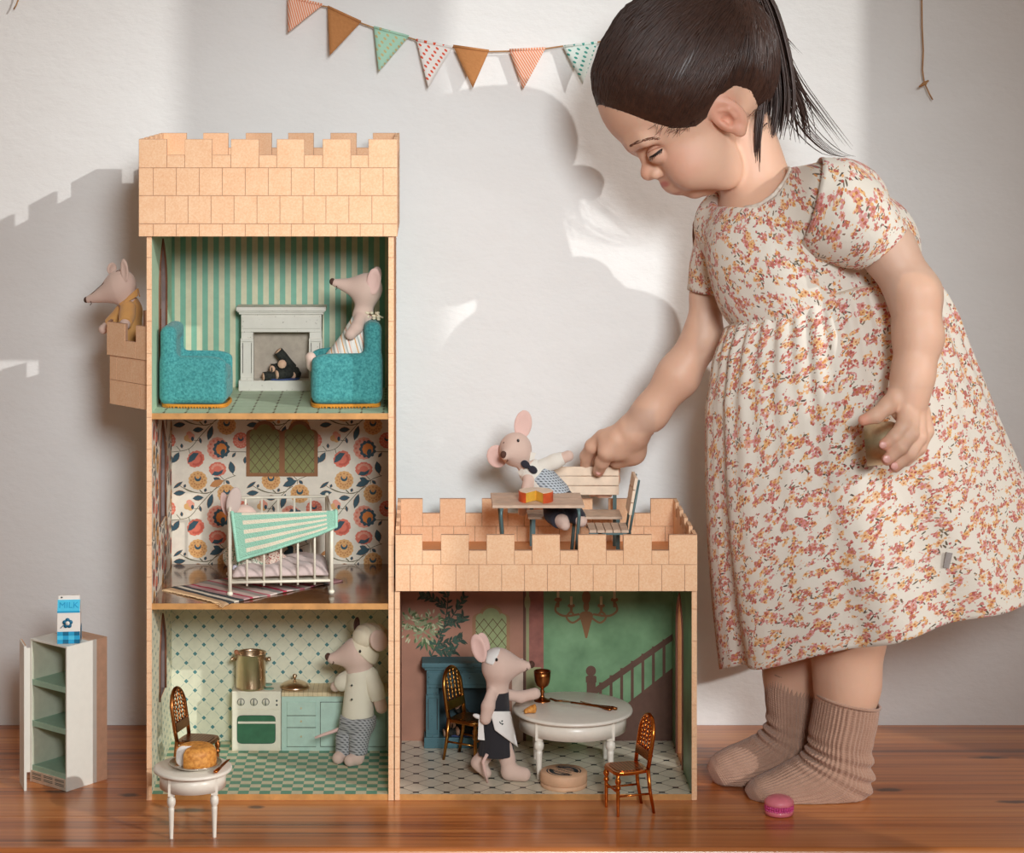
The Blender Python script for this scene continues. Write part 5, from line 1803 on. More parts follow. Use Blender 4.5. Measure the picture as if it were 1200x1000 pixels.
# ------------------------------------------------------------------ bunting
M_twine = mat('jute_twine', (188, 140, 92), .9, bmp=1, bs=2500)
YB = .2700
bt = thing('bunting', 'string of seven small cloth pennants hanging across the wall', 'bunting', at(500, 20, YB))
cordp = [(22, -8), (20, -60), (150, -95), (300, -40), (337, -4), (378, 7), (384, 8), (423, 27), (438, 32.5), (479, 44), (488, 47), (530, 55.5), (573, 60.5), (597, 60), (639, 57), (660, 54), (700, 49.5), (760, 38), (860, 0), (980, -75), (1079, -110), (1080, -8)]
def cord(pts, name, r=.0009):
    P = [at(x, y, YB + .003) for x, y in pts]
    return MB().tube(P, r, 8).build(name, M_twine, bt)
cord(cordp[1:-1], 'cord')
cord([(20, -60), (24, -14), (22, -2), (19, 6), (16, 11)], 'cord_end')
cord([(1079, -110), (1080, -20), (1080.5, 30), (1082, 60), (1081, 82), (1083, 96), (1085, 101), (1089, 110), (1093, 117)], 'cord_end')
k = MB(); q = at(1083, 97, YB); k.tube([at(1077, 102, YB - .001), at(1083, 98, YB - .003), at(1088, 94.5, YB - .001)], [.0010, .0022, .0010], 8); k.ell(q + V((.0004, -.002, -.001)), (.0026, .0022, .0020), 10); k.build('knot', M_twine, bt)
def flag_mat(name, kind, c1, c2):
    m, t, p = nt(name)
    uv = N(t, 'ShaderNodeUVMap').outputs[0]
    if kind == 'dots':
        mp = N(t, 'ShaderNodeMapping'); mp.inputs['Rotation'].default_value = (0, 0, .785); mp.inputs['Scale'].default_value = (138, 138, 1) if c2[3:] == () else (c2[3],) * 3
        L(t, uv, mp.inputs[0])
        f = vmath(t, 'FRACTION', mp.outputs[0]); s = vmath(t, 'SUBTRACT', f.outputs[0], (.5, .5, 0))
        sp = N(t, 'ShaderNodeSeparateXYZ'); L(t, s.outputs[0], sp.inputs[0])
        d = math_(t, 'ADD', math_(t, 'MULTIPLY', sp.outputs[0], sp.outputs[0]), math_(t, 'MULTIPLY', sp.outputs[1], sp.outputs[1]))
        mk_ = math_(t, 'LESS_THAN', d, .055)
        L(t, mixc(t, mk_, srgb(*c1), srgb(*c2[:3])), p.inputs['Base Color'])
    elif kind == 'stripes':
        sp = N(t, 'ShaderNodeSeparateXYZ'); L(t, uv, sp.inputs[0])
        mk_ = math_(t, 'GREATER_THAN', math_(t, 'FRACT', math_(t, 'MULTIPLY', sp.outputs[0], 330)), .62)
        L(t, mixc(t, mk_, srgb(*c1), srgb(*c2)), p.inputs['Base Color'])
    else:
        L(t, mixc(t, noise(t, uv, 300, 3), srgb(*c1), srgb(*c2)), p.inputs['Base Color'])
    p.inputs['Roughness'].default_value = .9
    bump(t, p, noise(t, ocoord(t), 1800, 2), .0005, .5)
    return m
MF_o = flag_mat('flag_orange_stripe', 'stripes', (238, 150, 112), (250, 226, 206))
MF_b = flag_mat('flag_brown', 'plain', (176, 116, 66), (200, 138, 84))
MF_m = flag_mat('flag_mint_dots', 'dots', (176, 218, 194), (206, 190, 132))
MF_r = flag_mat('flag_red_dots', 'dots', (246, 240, 234), (232, 92, 60))
MF_t = flag_mat('flag_teal_dots', 'dots', (226, 238, 230), (64, 160, 146))
flags = [((337, -4), (378, 6), (338, 38), MF_o, 'orange striped pennant'), ((384, 8), (423, 26), (387, 65), MF_b, 'brown pennant'), ((438, 32), (479, 43), (444, 84), MF_m, 'mint pennant with gold dots'),
         ((488, 47), (530, 56), (502, 103), MF_r, 'white pennant with red dots'), ((531, 54), (573, 60), (554, 103), MF_b, 'brown pennant'), ((597, 59), (639, 57), (613, 105), MF_o, 'orange striped pennant'), ((660, 55), (700, 50), (682, 99), MF_t, 'pale pennant with teal dots')]
for i, (a, b, c, m_, lab) in enumerate(flags):
    A_, B_, C_ = at(*a, YB), at(*b, YB), at(*c, YB)
    nn = 8
    vs, uvs, fs = [], [], []
    ids = {}
    for r_ in range(nn + 1):
        for k in range(nn + 1 - r_):
            u_, v_ = k / nn, r_ / nn
            p = A_ + (B_ - A_) * u_ + (C_ - A_) * v_
            p.y -= .004 * math.sin(u_ * 3 + i) * v_ + .007 * v_ * (1 + .6 * math.sin(i * 2.1))
            ids[(r_, k)] = len(vs); vs.append(p); uvs.append((u_ * (B_ - A_).length + i * .013 - v_ * .012, v_ * (C_ - A_).length))
    for r_ in range(nn):
        for k in range(nn - r_):
            fs.append((ids[(r_, k)], ids[(r_, k + 1)], ids[(r_ + 1, k)]))
            if k < nn - r_ - 1: fs.append((ids[(r_, k + 1)], ids[(r_ + 1, k + 1)], ids[(r_ + 1, k)]))
    me = mesh_np('pennant', vs, fs)
    uv = me.uv_layers.new(name='UVMap')
    for l in me.loops: uv.data[l.index].uv = uvs[l.vertex_index]
    pf = obj('pennant', me, m_, bt, lab, solid=.0008)
    hm_ = MB().tube([A_ + V((0, -.0006, .0002)), B_ + V((0, -.0006, .0002))], .0013, 8, flat=1.2).build('hem', m_, pf)
    if True:
        uvh = hm_.data.uv_layers.new(name='UVMap')
        for l in hm_.data.loops:
            v = hm_.data.vertices[l.vertex_index].co; uvh.data[l.index].uv = ((v - A_).length + i * .013, v.z * .3)
# ------------------------------------------------------------------ toy mice
M_felt = weave_mat('mouse_linen', (226, 196, 180), (208, 176, 160), 600, mixv=.2)
M_feltp = weave_mat('mouse_linen_pink', (236, 198, 186), (218, 178, 168), 600, mixv=.2)
M_nose = mat('mouse_nose', (84, 52, 40), .7, bmp=.8, bs=2500); M_eye = mat('mouse_eye', (26, 20, 18), .25)
M_thread = mat('mouth_thread', (84, 52, 40), .8)
class Px:
    """pixel drafting around one depth: q is the offset towards the camera"""
    def __init__(s, Y): s.Y = Y; s.s = S(Y)
    def __call__(s, x, y, q=0.0):
        p = at(x, y, s.Y - q)
        return p
def ear(sdf_parent, name, P, cx, cy, rx, ry, rot, q, m, th=.0020, tilt=0.0, dish=True):
    """flat oval ear: rot in the picture plane, tilt about the vertical"""
    R = Matrix.Rotation(tilt, 3, 'Z') @ Matrix.Rotation(rot, 3, 'Y')
    c = P(cx, cy, q)
    e = SDF().ell(c, (rx * P.s, th, ry * P.s), R)
    if dish: e.ell(c + R @ V((0, -th * 1.2, -.0006)), (rx * P.s * .72, th * 1.1, ry * P.s * .76), R, op='s', k=.001)
    return sdf_obj(name, e, .0009, m, sdf_parent)
def mouse_head(g, P, cran, cr, muzz, mr, mid, midr, q=0, elong=1.0):
    g.ell(P(*cran, q), (cr * P.s * elong, cr * P.s * .92, cr * P.s), k=.006)
    g.cap(P(*mid, q), P(*muzz, q), midr * P.s, mr * P.s, k=.010)
def face_bits(t, P, nose, nr, eyes, mouth, q=0, side=.0):
    MB().ell(P(*nose, q), (nr * P.s * .85, nr * P.s * .9, nr * P.s), 14).build('nose', M_nose, t)
    for ex, ey, eq in eyes:
        MB().ell(P(ex, ey, eq), (.0015, .0010, .0019), 10).build('eye', M_eye, t)
    MB().tube([P(mouth[0], mouth[1] - 3, mouth[2]), P(mouth[0] + 1.2, mouth[1], mouth[2] + .0008), P(mouth[0] - .5, mouth[1] + 1.5, mouth[2])], .0005, 6).build('mouth_stitch', M_thread, t)
HM = .0011

# A: in the balcony
P = Px(.085)
t = thing('toy_mouse', 'toy mouse in a yellow jacket looking out of the brick balcony', 'toy mouse', P(148, 420), 'linen toy mice')
g = SDF()
mouse_head(g, P, (142, 334), 18, (104, 351), 4.2, (136, 340), 15.5)
g.cap(P(145, 345), P(153, 362), 11 * P.s, 9 * P.s, k=.006)
g.cap(P(153, 362), P(153, 428), 11 * P.s, 13 * P.s, k=.006)
g.chain([P(147, 366, .012), P(148, 374, .020), P(146, 381, .027)], [7 * P.s, 6.5 * P.s, 6.2 * P.s], k=.003)
g.chain([P(142, 368, -.004), P(132, 378, -.004), P(121, 386, -.002)], [7 * P.s, 6 * P.s, 5.6 * P.s], k=.003)
sdf_obj('body', g, HM, M_felt, t)
face_bits(t, P, (101, 351.5), 3.6, ((133.6, 336.6, .0138), (132, 336, -.0138)), (106, 356, .0035))
MB().tube([P(104, 347.5, .002), P(120, 333, .006), P(138, 317, .006), P(147, 317, .002)], .00035, 5).build('seam', M_thread, t)
ear(t, 'ear', P, 131, 315, 7, 7.5, .4, -.010, M_felt, tilt=.8)
ear(t, 'ear', P, 146, 317, 5.5, 14, -.12, .013, M_felt, tilt=-.5)
M_yel2 = weave_mat('yellow_cotton', (222, 166, 98), (206, 146, 78), 700)
j = SDF()
j.cap(P(153, 364), P(152.5, 430), 13.2 * P.s, 15.5 * P.s, k=.004)
j.cap(P(150, 357), P(153, 366), 13 * P.s, 13.6 * P.s, k=.004)
j.half(P(147, 358), V((-.60, -.18, .80)))
sdf_obj('jacket', j, HM, M_yel2, t)
j = SDF().chain([P(150, 362, .010), P(149, 370, .017), P(147, 378, .0245)], [9.8 * P.s, 9 * P.s, 8.4 * P.s], k=.003)
j.half(P(146.5, 378.5, .026), P(146, 383, .030) - P(148, 374, .018))
sdf_obj('sleeve', j, HM, M_yel2, t)
j = SDF().chain([P(143, 366, -.004), P(134, 376, -.004), P(126, 382, -.003)], [9.5 * P.s, 8 * P.s, 7.2 * P.s], k=.003)
j.half(P(127, 382.5), P(121, 387) - P(134, 377))
sdf_obj('sleeve', j, HM, M_yel2, t)
cl = MB()
for sgn in (1, -1):
    q1 = .0125 * sgn
    cl.prism([P(161, 338, q1 * .9), P(161.5, 347, q1 * .95), P(141, 359, q1 * 1.05), P(139, 356.5, q1 * .7)], (.0004, -.0013 * sgn, .0004))
cl.prism([P(161, 338, -.0115), P(161, 338, .0115), P(163, 348, .0120), P(163, 348, -.0120)], (.0013, 0, 0))
cl.build('collar', M_yel2, t, bevel=.0005)

# B: in the right armchair
P = Px(.070)
t = thing('toy_mouse', 'toy mouse in a striped dress sitting in the armchair', 'toy mouse', P(415, 440), 'linen toy mice')
g = SDF()
mouse_head(g, P, (431, 338), 17, (393, 331.5), 4.6, (426, 339), 14.5)
g.cap(P(429, 345), P(425, 372), 12 * P.s, 9.5 * P.s, k=.008)
g.cap(P(425, 372), P(424, 430), 11 * P.s, 15 * P.s, k=.008)
g.chain([P(422, 374, .010), P(418, 384, .018), P(411, 392, .020)], [7 * P.s, 7 * P.s, 6.5 * P.s], k=.003)
g.chain([P(422, 374, -.012), P(416, 384, -.018), P(408, 394, -.018)], [7 * P.s, 7 * P.s, 6.5 * P.s], k=.003)
for q in (.008, -.008):
    g.chain([P(420, 430, q), P(385, 428, q), P(367, 428, q)], [9 * P.s, 8 * P.s, 7 * P.s], k=.004)
    g.chain([P(367, 428, q), P(364, 419, q + .001)], [7.2 * P.s, 6.2 * P.s], k=.003)
sdf_obj('body', g, HM, M_felt, t)
face_bits(t, P, (389.5, 330.2), 4.2, ((423.6, 338.6, .0135), (420, 338, -.0135)), (394, 338, .004))
ear(t, 'ear', P, 438, 330, 8.6, 16, .10, .0150, M_feltp, tilt=-.15)
ear(t, 'ear', P, 440, 326, 8, 14, .25, -.0150, M_feltp, tilt=.5)
def dress_stripes():
    m, tt, p = nt('striped_dress_cloth')
    co = ocoord(tt); sx = N(tt, 'ShaderNodeSeparateXYZ'); L(tt, co, sx.inputs[0])
    x = math_(tt, 'ADD', math_(tt, 'MULTIPLY', sx.outputs[0], 190), math_(tt, 'MULTIPLY', sx.outputs[2], 55))
    rp = N(tt, 'ShaderNodeValToRGB'); rp.color_ramp.interpolation = 'CONSTANT'
    L(tt, math_(tt, 'FRACT', math_(tt, 'MULTIPLY', x, .36)), rp.inputs[0])
    e = rp.color_ramp.elements
    for i, (ps, c) in enumerate(((0, (242, 236, 226)), (.16, (226, 164, 96)), (.24, (242, 236, 226)), (.42, (158, 176, 172)), (.49, (242, 236, 226)), (.66, (236, 178, 152)), (.75, (242, 236, 226)))):
        q = e[i] if i < 2 else e.new(ps)
        q.position = ps; q.color = (*srgb(*c), 1)
    L(tt, rp.outputs[0], p.inputs['Base Color']); p.inputs['Roughness'].default_value = .9
    bump(tt, p, noise(tt, co, 1600, 2), .0005, .5)
    return m
M_ds = dress_stripes()
d = SDF()
d.cap(P(424.5, 371), P(420, 390), 11.5 * P.s, 14 * P.s, k=.005)
d.cap(P(419, 392), P(404, 426), 15.5 * P.s, 25 * P.s, k=.006)
d.cap(P(426, 400), P(428, 430), 14 * P.s, 16 * P.s, k=.006)
d.fun(lambda x, y, z: -(z - (Z1t + .037)) , .001)
fold = lambda v: v + np.stack([np.zeros(len(v)), -.0007 * np.sin(v[:, 0] * 900 + v[:, 2] * 260) * (v[:, 2] < P(0, 384).z), np.zeros(len(v))], 1)
sdf_obj('dress', d, HM, M_ds, t, post=fold)
bw = MB(); rb = random.Random(4)
for k in range(16):
    q = P(431 + rb.uniform(-4, 14), 368 + rb.uniform(-5, 5) + 3, .010 + rb.uniform(-.004, .006)); bw.ell(q, (.0022, .0018, .0016), 8)
bw.tube([P(440, 366, .012), P(445, 371, .014), P(449, 372.5, .012)], .0011, 6)
bw.build('ruffle', mat('ruffle_cream', (230, 216, 186), .9, bmp=1), t)
MB().ell(P(420.5, 375.5, .0155), (.0022, .0006, .0011), 8).build('bow', M_nose, t)

# C: the chef in the kitchen
P = Px(.118)
t = thing('toy_mouse', 'toy mouse chef in a cream cap and shirt at the kitchen counter', 'toy mouse', V((P(418, 890).x, .115, Z3t)), 'linen toy mice')
g = SDF()
mouse_head(g, P, (421, 766), 19, (389, 772), 6, (416, 768), 16)
g.cap(P(420, 772), P(422, 790), 12 * P.s, 11 * P.s, k=.008)
g.cap(P(422, 790), P(420, 838), 14 * P.s, 16 * P.s, k=.008)
g.chain([P(412, 793, -.002), P(402, 800, -.006), P(393, 805, -.012)], [8 * P.s, 7 * P.s, 6 * P.s], k=.003)
g.chain([P(434, 795, .004), P(442, 812, .008), P(447, 829, .009)], [8 * P.s, 7.6 * P.s, 7.4 * P.s], k=.003)
fz = lambda x, y, q=0: V((P(x, 880, q).x, P.Y - q, Z3t + y))
g.chain([P(411, 850, -.002), P(404, 878, .002), fz(401, .0075, .004)], [9 * P.s, 8 * P.s, 7 * P.s], k=.003)
g.cap(fz(401, .0073, .004), fz(396, .0066, .012), .0072, .0064, k=.003)
g.chain([P(427, 850, .008), P(420, 880, .012), fz(419, .0075, .014)], [9 * P.s, 8 * P.s, 7 * P.s], k=.003)
g.cap(fz(419, .0073, .014), fz(410, .0066, .021), .0072, .0064, k=.003)
sdf_obj('body', g, HM, M_felt, t)
face_bits(t, P, (384.5, 770), 4.6, ((421.8, 763.7, .0175), (419, 764, -.0172)), (390, 777, .005))
ear(t, 'ear', P, 444, 751, 11, 13, -.35, .0215, M_felt, tilt=.2)
ear(t, 'ear', P, 418, 732, 4.5, 9, .1, -.010, M_nose, tilt=.7)
M_cream = weave_mat('cream_cotton', (240, 228, 200), (226, 212, 182), 800)
hb_ = SDF().ell(P(424, 765), (20.6 * P.s, 19.4 * P.s, 20.8 * P.s), k=.002)
hb_.half(P(411, 752), V((-.70, 0, -.72)))
hb_.half(P(431, 742), V((.55, 0, .84)))
sdf_obj('hat_band', hb_, HM, M_cream, t)
pf = SDF().ell(P(437, 744), (21 * P.s, .0185, 12.5 * P.s), Matrix.Rotation(.12, 3, 'Y'), k=.004).ell(P(428, 748), (15 * P.s, .017, 12 * P.s), k=.006)
pf.half(P(428, 760), V((-.35, 0, -.94)))
pf.fun(lambda x, y, z: x - (TIR - .0015), .001)
sdf_obj('hat_crown', pf, HM, M_cream, t, post=lambda v: v + .0006 * np.sin(v[:, :1] * 700 + v[:, 1:2] * 500) * np.array([[0, 0, 1.]]))
M_shirt = weave_mat('shirt_linen', (238, 230, 208), (224, 214, 190), 800)
s = SDF().cap(P(421.5, 789), P(419.5, 836), 15.5 * P.s, 18.8 * P.s, k=.004).cap(P(423, 781), P(422, 790), 13.6 * P.s, 15 * P.s, k=.004)
s.half(P(420, 843), V((0, 0, -1))).half(P(417, 783), V((-.45, -.05, .9)))
sdf_obj('shirt', s, HM, M_shirt, t)
s = SDF().chain([P(413, 792, -.002), P(403, 799, -.006), P(397, 803, -.009)], [10 * P.s, 9.4 * P.s, 8.8 * P.s]); s.half(P(398, 803, -.009), P(393, 805, -.012) - P(402, 800, -.006)); sdf_obj('sleeve', s, HM, M_shirt, t)
s = SDF().chain([P(433, 792, .004), P(440, 808, .0075), P(444, 820, .009)], [10.5 * P.s, 9.6 * P.s, 9.2 * P.s]); s.half(P(444.5, 820, .009), P(447, 829, .009) - P(442, 812, .008)); s.fun(lambda x, y, z: x - (TIR - .0012), .001); sdf_obj('sleeve', s, HM, M_shirt, t)
st_ = SDF().cap(P(424, 779), P(423, 785), 12.4 * P.s, 12.8 * P.s).half(P(424, 777.5), V((-.2, 0, 1))); sdf_obj('collar', st_, HM, M_shirt, t)
for y in (803.5, 820): MB().ell(P(412.3, y, .0188 if y > 810 else .0168), (.0012, .0007, .0012), 8).build('button', M_dark, t)
M_check = weave_mat('grey_check', (170, 170, 170), (44, 46, 50), 120, mixv=.5)
for (a, b, q0, q1) in ((411, 404, -.002, .002), (427, 420, .008, .012)):
    s = SDF().chain([P(a + 1, 842, q0), P(b + 1, 866, (q0 + q1) / 2), P(b, 880, q1)], [12 * P.s, 11.2 * P.s, 11 * P.s], k=.003); s.cap(P(415, 845, .001), P(424, 845, .004), 17 * P.s, 17 * P.s, k=.004); s.half(P(b, 883.5, q1), V((0, 0, -1))).half(P(a, 838), V((0, 0, 1))); sdf_obj('trousers', s, HM, M_check, t)
MB().tube([P(405, 851, -.006), P(392, 857, -.004), P(380, 861, .002), P(369, 865, .004)], [.0022, .0020, .0018, .0013], 8).build('tail', M_feltp, t)

# D: the maid in the hall
P = Px(.052)
t = thing('toy_mouse', 'toy mouse maid in a black dress and white apron by the dining table', 'toy mouse', V((P(585, 915).x, .05, Z3t)), 'linen toy mice')
g = SDF()
mouse_head(g, P, (584, 780), 19, (618, 780.5), 5, (590, 781), 16.5)
g.cap(P(583, 788), P(583, 808), 14 * P.s, 9.5 * P.s, k=.009)
g.cap(P(583, 810), P(581, 862), 11.5 * P.s, 16 * P.s, k=.009)
g.chain([P(576, 812, .010), P(572, 828, .016), P(569, 843, .017)], [6 * P.s, 7.6 * P.s, 6.5 * P.s], k=.003)
g.chain([P(592, 814, -.008), P(610, 817, -.014), P(627, 813, -.016)], [6.5 * P.s, 6.6 * P.s, 6.6 * P.s], k=.003)
fz = lambda x, y, q=0: V((P(x, 880, q).x, P.Y - q, Z3t + y))
g.chain([P(576, 868, -.004), P(568, 886, -.006), fz(561, .016, -.006)], [9 * P.s, 8.4 * P.s, 7.4 * P.s], k=.003)
g.cap(fz(560, .016, -.006), fz(570, .0058, -.003), .0074, .0056, k=.004)
g.chain([P(590, 868, .004), P(594, 888, .005), fz(597, .012, .006)], [9.4 * P.s, 9 * P.s, 8.4 * P.s], k=.003)
g.cap(fz(597, .0094, .006), fz(614, .0078, .009), .0090, .0074, k=.004)
sdf_obj('body', g, HM, M_felt, t)
face_bits(t, P, (623, 779), 4.4, ((582, 773.3, .0165), (584, 773, -.0165)), (617, 785, .0040))
ear(t, 'ear', P, 561, 760, 9.5, 17, -.28, .0100, M_feltp, tilt=-.35)
ear(t, 'ear', P, 566, 757, 9, 16, -.2, -.0140, M_feltp, tilt=.4)
M_lace = mat('white_lace', (240, 236, 230), .9, var=.03, bmp=1, bs=1300)
hb_ = SDF().ell(P(583.5, 780), (20.8 * P.s, 19.9 * P.s, 20.8 * P.s)).half(P(570, 766), V((-.95, 0, .22))).half(P(583, 766), V((.82, 0, -.50))).half(P(573, 775), V((-.15, 0, -1)))
sdf_obj('headband', hb_, HM, M_lace, t)
M_black = weave_mat('black_cotton', (44, 42, 46), (30, 28, 32), 700, sheen=.1)
s = SDF().cap(P(583, 810), P(582, 848), 13 * P.s, 16.5 * P.s).half(P(583, 803.5), V((-.05, 0, 1)))
sdf_obj('bodice', s, HM, M_black, t)
s = SDF().cap(P(581.5, 846), P(581.5, 884), 16.8 * P.s, 21 * P.s).half(P(581, 884.5), V((0, 0, -1))).half(P(582, 843), V((0, 0, 1)))
s.cap(P(581.5, 886), P(581.5, 895), 15 * P.s, 16 * P.s, op='s')
sdf_obj('skirt', s, HM, M_black, t, post=lambda v: v + np.stack([.0006 * np.sin(np.arctan2(v[:, 1] - P.Y, v[:, 0] - P(581.5, 0).x) * 14) * np.clip((P(0, 850).z - v[:, 2]) / .03, 0, 1), np.zeros(len(v)), np.zeros(len(v))], 1))
ap = MB()
ring = lambda x, y, q: P(x, y, q)
def apf(u, v):
    x = 574 + 24 * u + v * (6 + 3 * u) * 1.0
    lowers = 834 + v * (22 + 20 * u) if v > 0 else 834
    xx = x; cx = 582; r_ = (17.5 + 4 * v) * P.s
    dx = np.clip((xx - cx) * P.s / r_, -1, 1)
    return P(xx, lowers, r_ * math.sqrt(max(0, 1 - dx * dx)) + .0016)
o = grid_uv('apron', apf, 14, 10, M_lace, t, solid=.0008)
ew = MB()
for k in range(9): ew.ell(apf(.35 + .16 * rnd.random(), .22 + .3 * rnd.random()) + V((0, -.0006, 0)), (.0007, .0003, .0007), 6)
ew.build('eyelets', M_dark, t)
r_ = MB(); r_.ell(P(560, 840, .010), (.0060, .0025, .0026), 12, Matrix.Rotation(.35, 3, 'Y')); r_.prism([P(561, 842, .013), P(566, 842, .014), P(568, 868, .0165), P(560, 867, .0160)], (0, .0008, 0)); r_.build('apron_bow', M_lace, t)
MB().tube([P(571, 884, .0185), P(566, 893, .0195), P(568, 903, .019), fz(571.5, .0012, .016)], [.0019, .0018, .0016, .0010], 8).build('tail', M_feltp, t)

# E: the waiter on the terrace
P = Px(.132)
t = thing('toy_mouse', 'toy mouse waiter in a bow tie and waistcoat on the terrace bench', 'toy mouse', P(645, 612), 'linen toy mice')
g = SDF()
g.ell(P(604.5, 526.5, .002), (18.6 * P.s, 17.5 * P.s, 19.6 * P.s), k=.006)
g.cap(P(602, 529, .008), P(592, 534, .028), 13.5 * P.s, 5.5 * P.s, k=.010)
g.cap(P(612, 538), P(622, 552), 10 * P.s, 10 * P.s, k=.006)
g.cap(P(624, 556), P(652, 586), 14 * P.s, 17 * P.s, k=.008)
g.chain([P(638, 546, .002), P(652, 540, .004), P(666, 534.5, .006)], [7.5 * P.s, 6.6 * P.s, 6.4 * P.s], k=.003)
g.chain([P(620, 562, .010), P(615, 582, .012), P(612, 600, -.012)], [7 * P.s, 6 * P.s, 5 * P.s], k=.003)
g.chain([P(650, 592, .010), P(652, 604, .026), P(659, 613, .036)], [10 * P.s, 9 * P.s, 7.5 * P.s], k=.003)
g.cap(P(659, 609, .036), P(662, 616, .042), 6.5 * P.s, 6 * P.s, k=.003)
g.chain([P(664, 592, .006), P(672, 602, .024), P(681, 611, .034)], [10 * P.s, 8.5 * P.s, 7 * P.s], k=.003)
sdf_obj('body', g, HM, M_felt, t)
face_bits(t, P, (590, 533), 4.4, ((607.3, 516.5, .0175), (591, 520, .012)), (594, 540, .029), q=.031)
ear(t, 'ear', P, 613, 497.5, 10.8, 17, .14, -.002, M_feltp, tilt=.15)
ear(t, 'ear', P, 582.5, 535, 12.5, 14, -.5, -.004, M_feltp, tilt=.25)
M_wsh = weave_mat('white_shirt', (240, 234, 222), (226, 218, 204), 800)
M_hound = weave_mat('houndstooth', (190, 198, 204), (40, 48, 58), 120, mixv=.55)
M_navy = weave_mat('navy_cloth', (44, 42, 52), (30, 28, 38), 600, sheen=.1)
s = SDF().cap(P(623, 553), P(640, 572), 15.2 * P.s, 17 * P.s).half(P(616, 545), V((-.62, 0, .78)))
sdf_obj('shirt', s, HM, M_wsh, t)
s = SDF().chain([P(636, 547, .002), P(650, 541, .004), P(660, 537, .005)], [9 * P.s, 8.2 * P.s, 7.8 * P.s]).half(P(660.5, 536.5, .005), P(666, 534.5, .006) - P(652, 540, .004)); sdf_obj('sleeve', s, HM, M_wsh, t)
s = SDF().cap(P(630, 556), P(650, 580), 16.6 * P.s, 18.6 * P.s, k=.003).half(P(627, 552), V((-.62, -.25, .78))).half(P(658, 586), V((.66, 0, -.75)))
s.fun(lambda x, y, z: np.maximum(-(x - P(632, 0).x) + (z - P(0, 560).z) * .55, (P.Y - .006) - y) * -1 if False else -((x - P(628, 0).x) + .6 * (z - P(0, 572).z) ) , .001)
sdf_obj('waistcoat', s, HM, M_hound, t)
b_ = MB()
bc = P(620, 547.5, .0155)
Rb = Matrix.Rotation(.62, 3, 'Y')
for sgn in (-1, 1): b_.ell(bc + Rb @ V((sgn * .0052, 0, 0)), (.0056, .0030, .0042), 12, Rb)
b_.ell(bc + V((0, -.001, 0)), (.0020, .0030, .0026), 10); b_.build('bow_tie', M_navy, t)
c_ = MB(); c_.prism([P(606, 553, .012), P(612, 549, .016), P(614, 553, .014), P(610, 558, .010)], (0, -.0008, 0)); c_.prism([P(622, 530, .008), P(628, 531, .010), P(626, 538, .013), P(620, 541, .013)], (0, -.0008, 0)); c_.build('collar', M_wsh, t)
s = SDF().cap(P(650, 582), P(656, 590), 18.6 * P.s, 18.5 * P.s, k=.004)
s.chain([P(648, 590, .010), P(650, 602, .024), P(655, 609, .033)], [13 * P.s, 12 * P.s, 10.5 * P.s], k=.004)
s.chain([P(663, 590, .006), P(671, 601, .022), P(677, 606, .030)], [13 * P.s, 11 * P.s, 9.5 * P.s], k=.004)
s.half(P(645, 575), V((-.66, 0, .75))).fun(lambda x, y, z: -(z - (ZR + .0445 - .012)), .001)
s.fun(lambda x, y, z: -(y - (P.Y - .037)), .001)
sdf_obj('trousers', s, HM, M_navy, t)

# F: the baby in the crib
P = Px(.082)
t = thing('toy_mouse', 'baby toy mouse lying in the crib under the mint blanket', 'toy mouse', P(290, 668), 'linen toy mice')
g = SDF()
g.ell(P(284, 607), (15 * P.s, 13 * P.s, 15 * P.s), k=.006)
g.cap(P(290, 606), P(304, 616), 10 * P.s, 6 * P.s, k=.008)
g.cap(P(282, 612), P(282, 640), 12 * P.s, 12 * P.s, k=.008)
g.cap(P(284, 628, .004), P(304, 645, .008), 13 * P.s, 6 * P.s, k=.008)
g.cap(P(280, 640), P(300, 660), 12 * P.s, 12 * P.s, k=.006)
g.cap(P(300, 658), P(326, 662), 12 * P.s, 10 * P.s, k=.006)
sdf_obj('body', g, HM, M_felt, t)
M_mauve = weave_mat('mouse_linen_grey', (196, 176, 166), (176, 156, 146), 600, mixv=.2)
ear(t, 'ear', P, 274, 588, 9, 17, .2, .010, M_mauve, tilt=.35, th=.0030, dish=False)
ear(t, 'ear', P, 264, 591, 6, 15, -.25, -.006, M_feltp, tilt=.6)
def ditsy(name, base, dots):
    m, tt, p = nt(name)
    co = ocoord(tt); col = srgb(*base)
    for i, (c, sc_, th) in enumerate(dots):
        v = N(tt, 'ShaderNodeTexVoronoi'); v.inputs['Scale'].default_value = sc_; L(tt, vmath(tt, 'ADD', co, (i * .37, i * .11, 0)).outputs[0], v.inputs['Vector'])
        col = mixc(tt, math_(tt, 'LESS_THAN', v.outputs['Distance'], th), col, srgb(*c))
    L(tt, col, p.inputs['Base Color']); p.inputs['Roughness'].default_value = .9
    return m
M_dg = ditsy('green_ditsy', (224, 218, 204), (((104, 146, 116), 420, .36), ((70, 100, 84), 500, .25)))
M_dr = ditsy('red_ditsy', (222, 200, 184), (((160, 70, 66), 420, .34), ((96, 80, 60), 480, .26), ((204, 130, 110), 600, .25)))
s = SDF().cap(P(276, 652, .004), P(300, 668, .010), 15 * P.s, 11 * P.s, k=.005).cap(P(300, 668, .010), P(310, 668, .010), 10 * P.s, 8 * P.s)
sdf_obj('romper', s, HM, M_dg, t, 'green flowered romper')
s = SDF().cap(P(312, 650, .002), P(326, 660, .004), 13 * P.s, 12 * P.s, k=.005)
sdf_obj('bonnet_cloth', s, HM, M_dr, t, 'red flowered cloth')
MB().ell(P(275.5, 666, .020), (.0032, .0020, .0040), 12).build('pacifier', mat('pacifier_white', (226, 224, 240), .3), t)
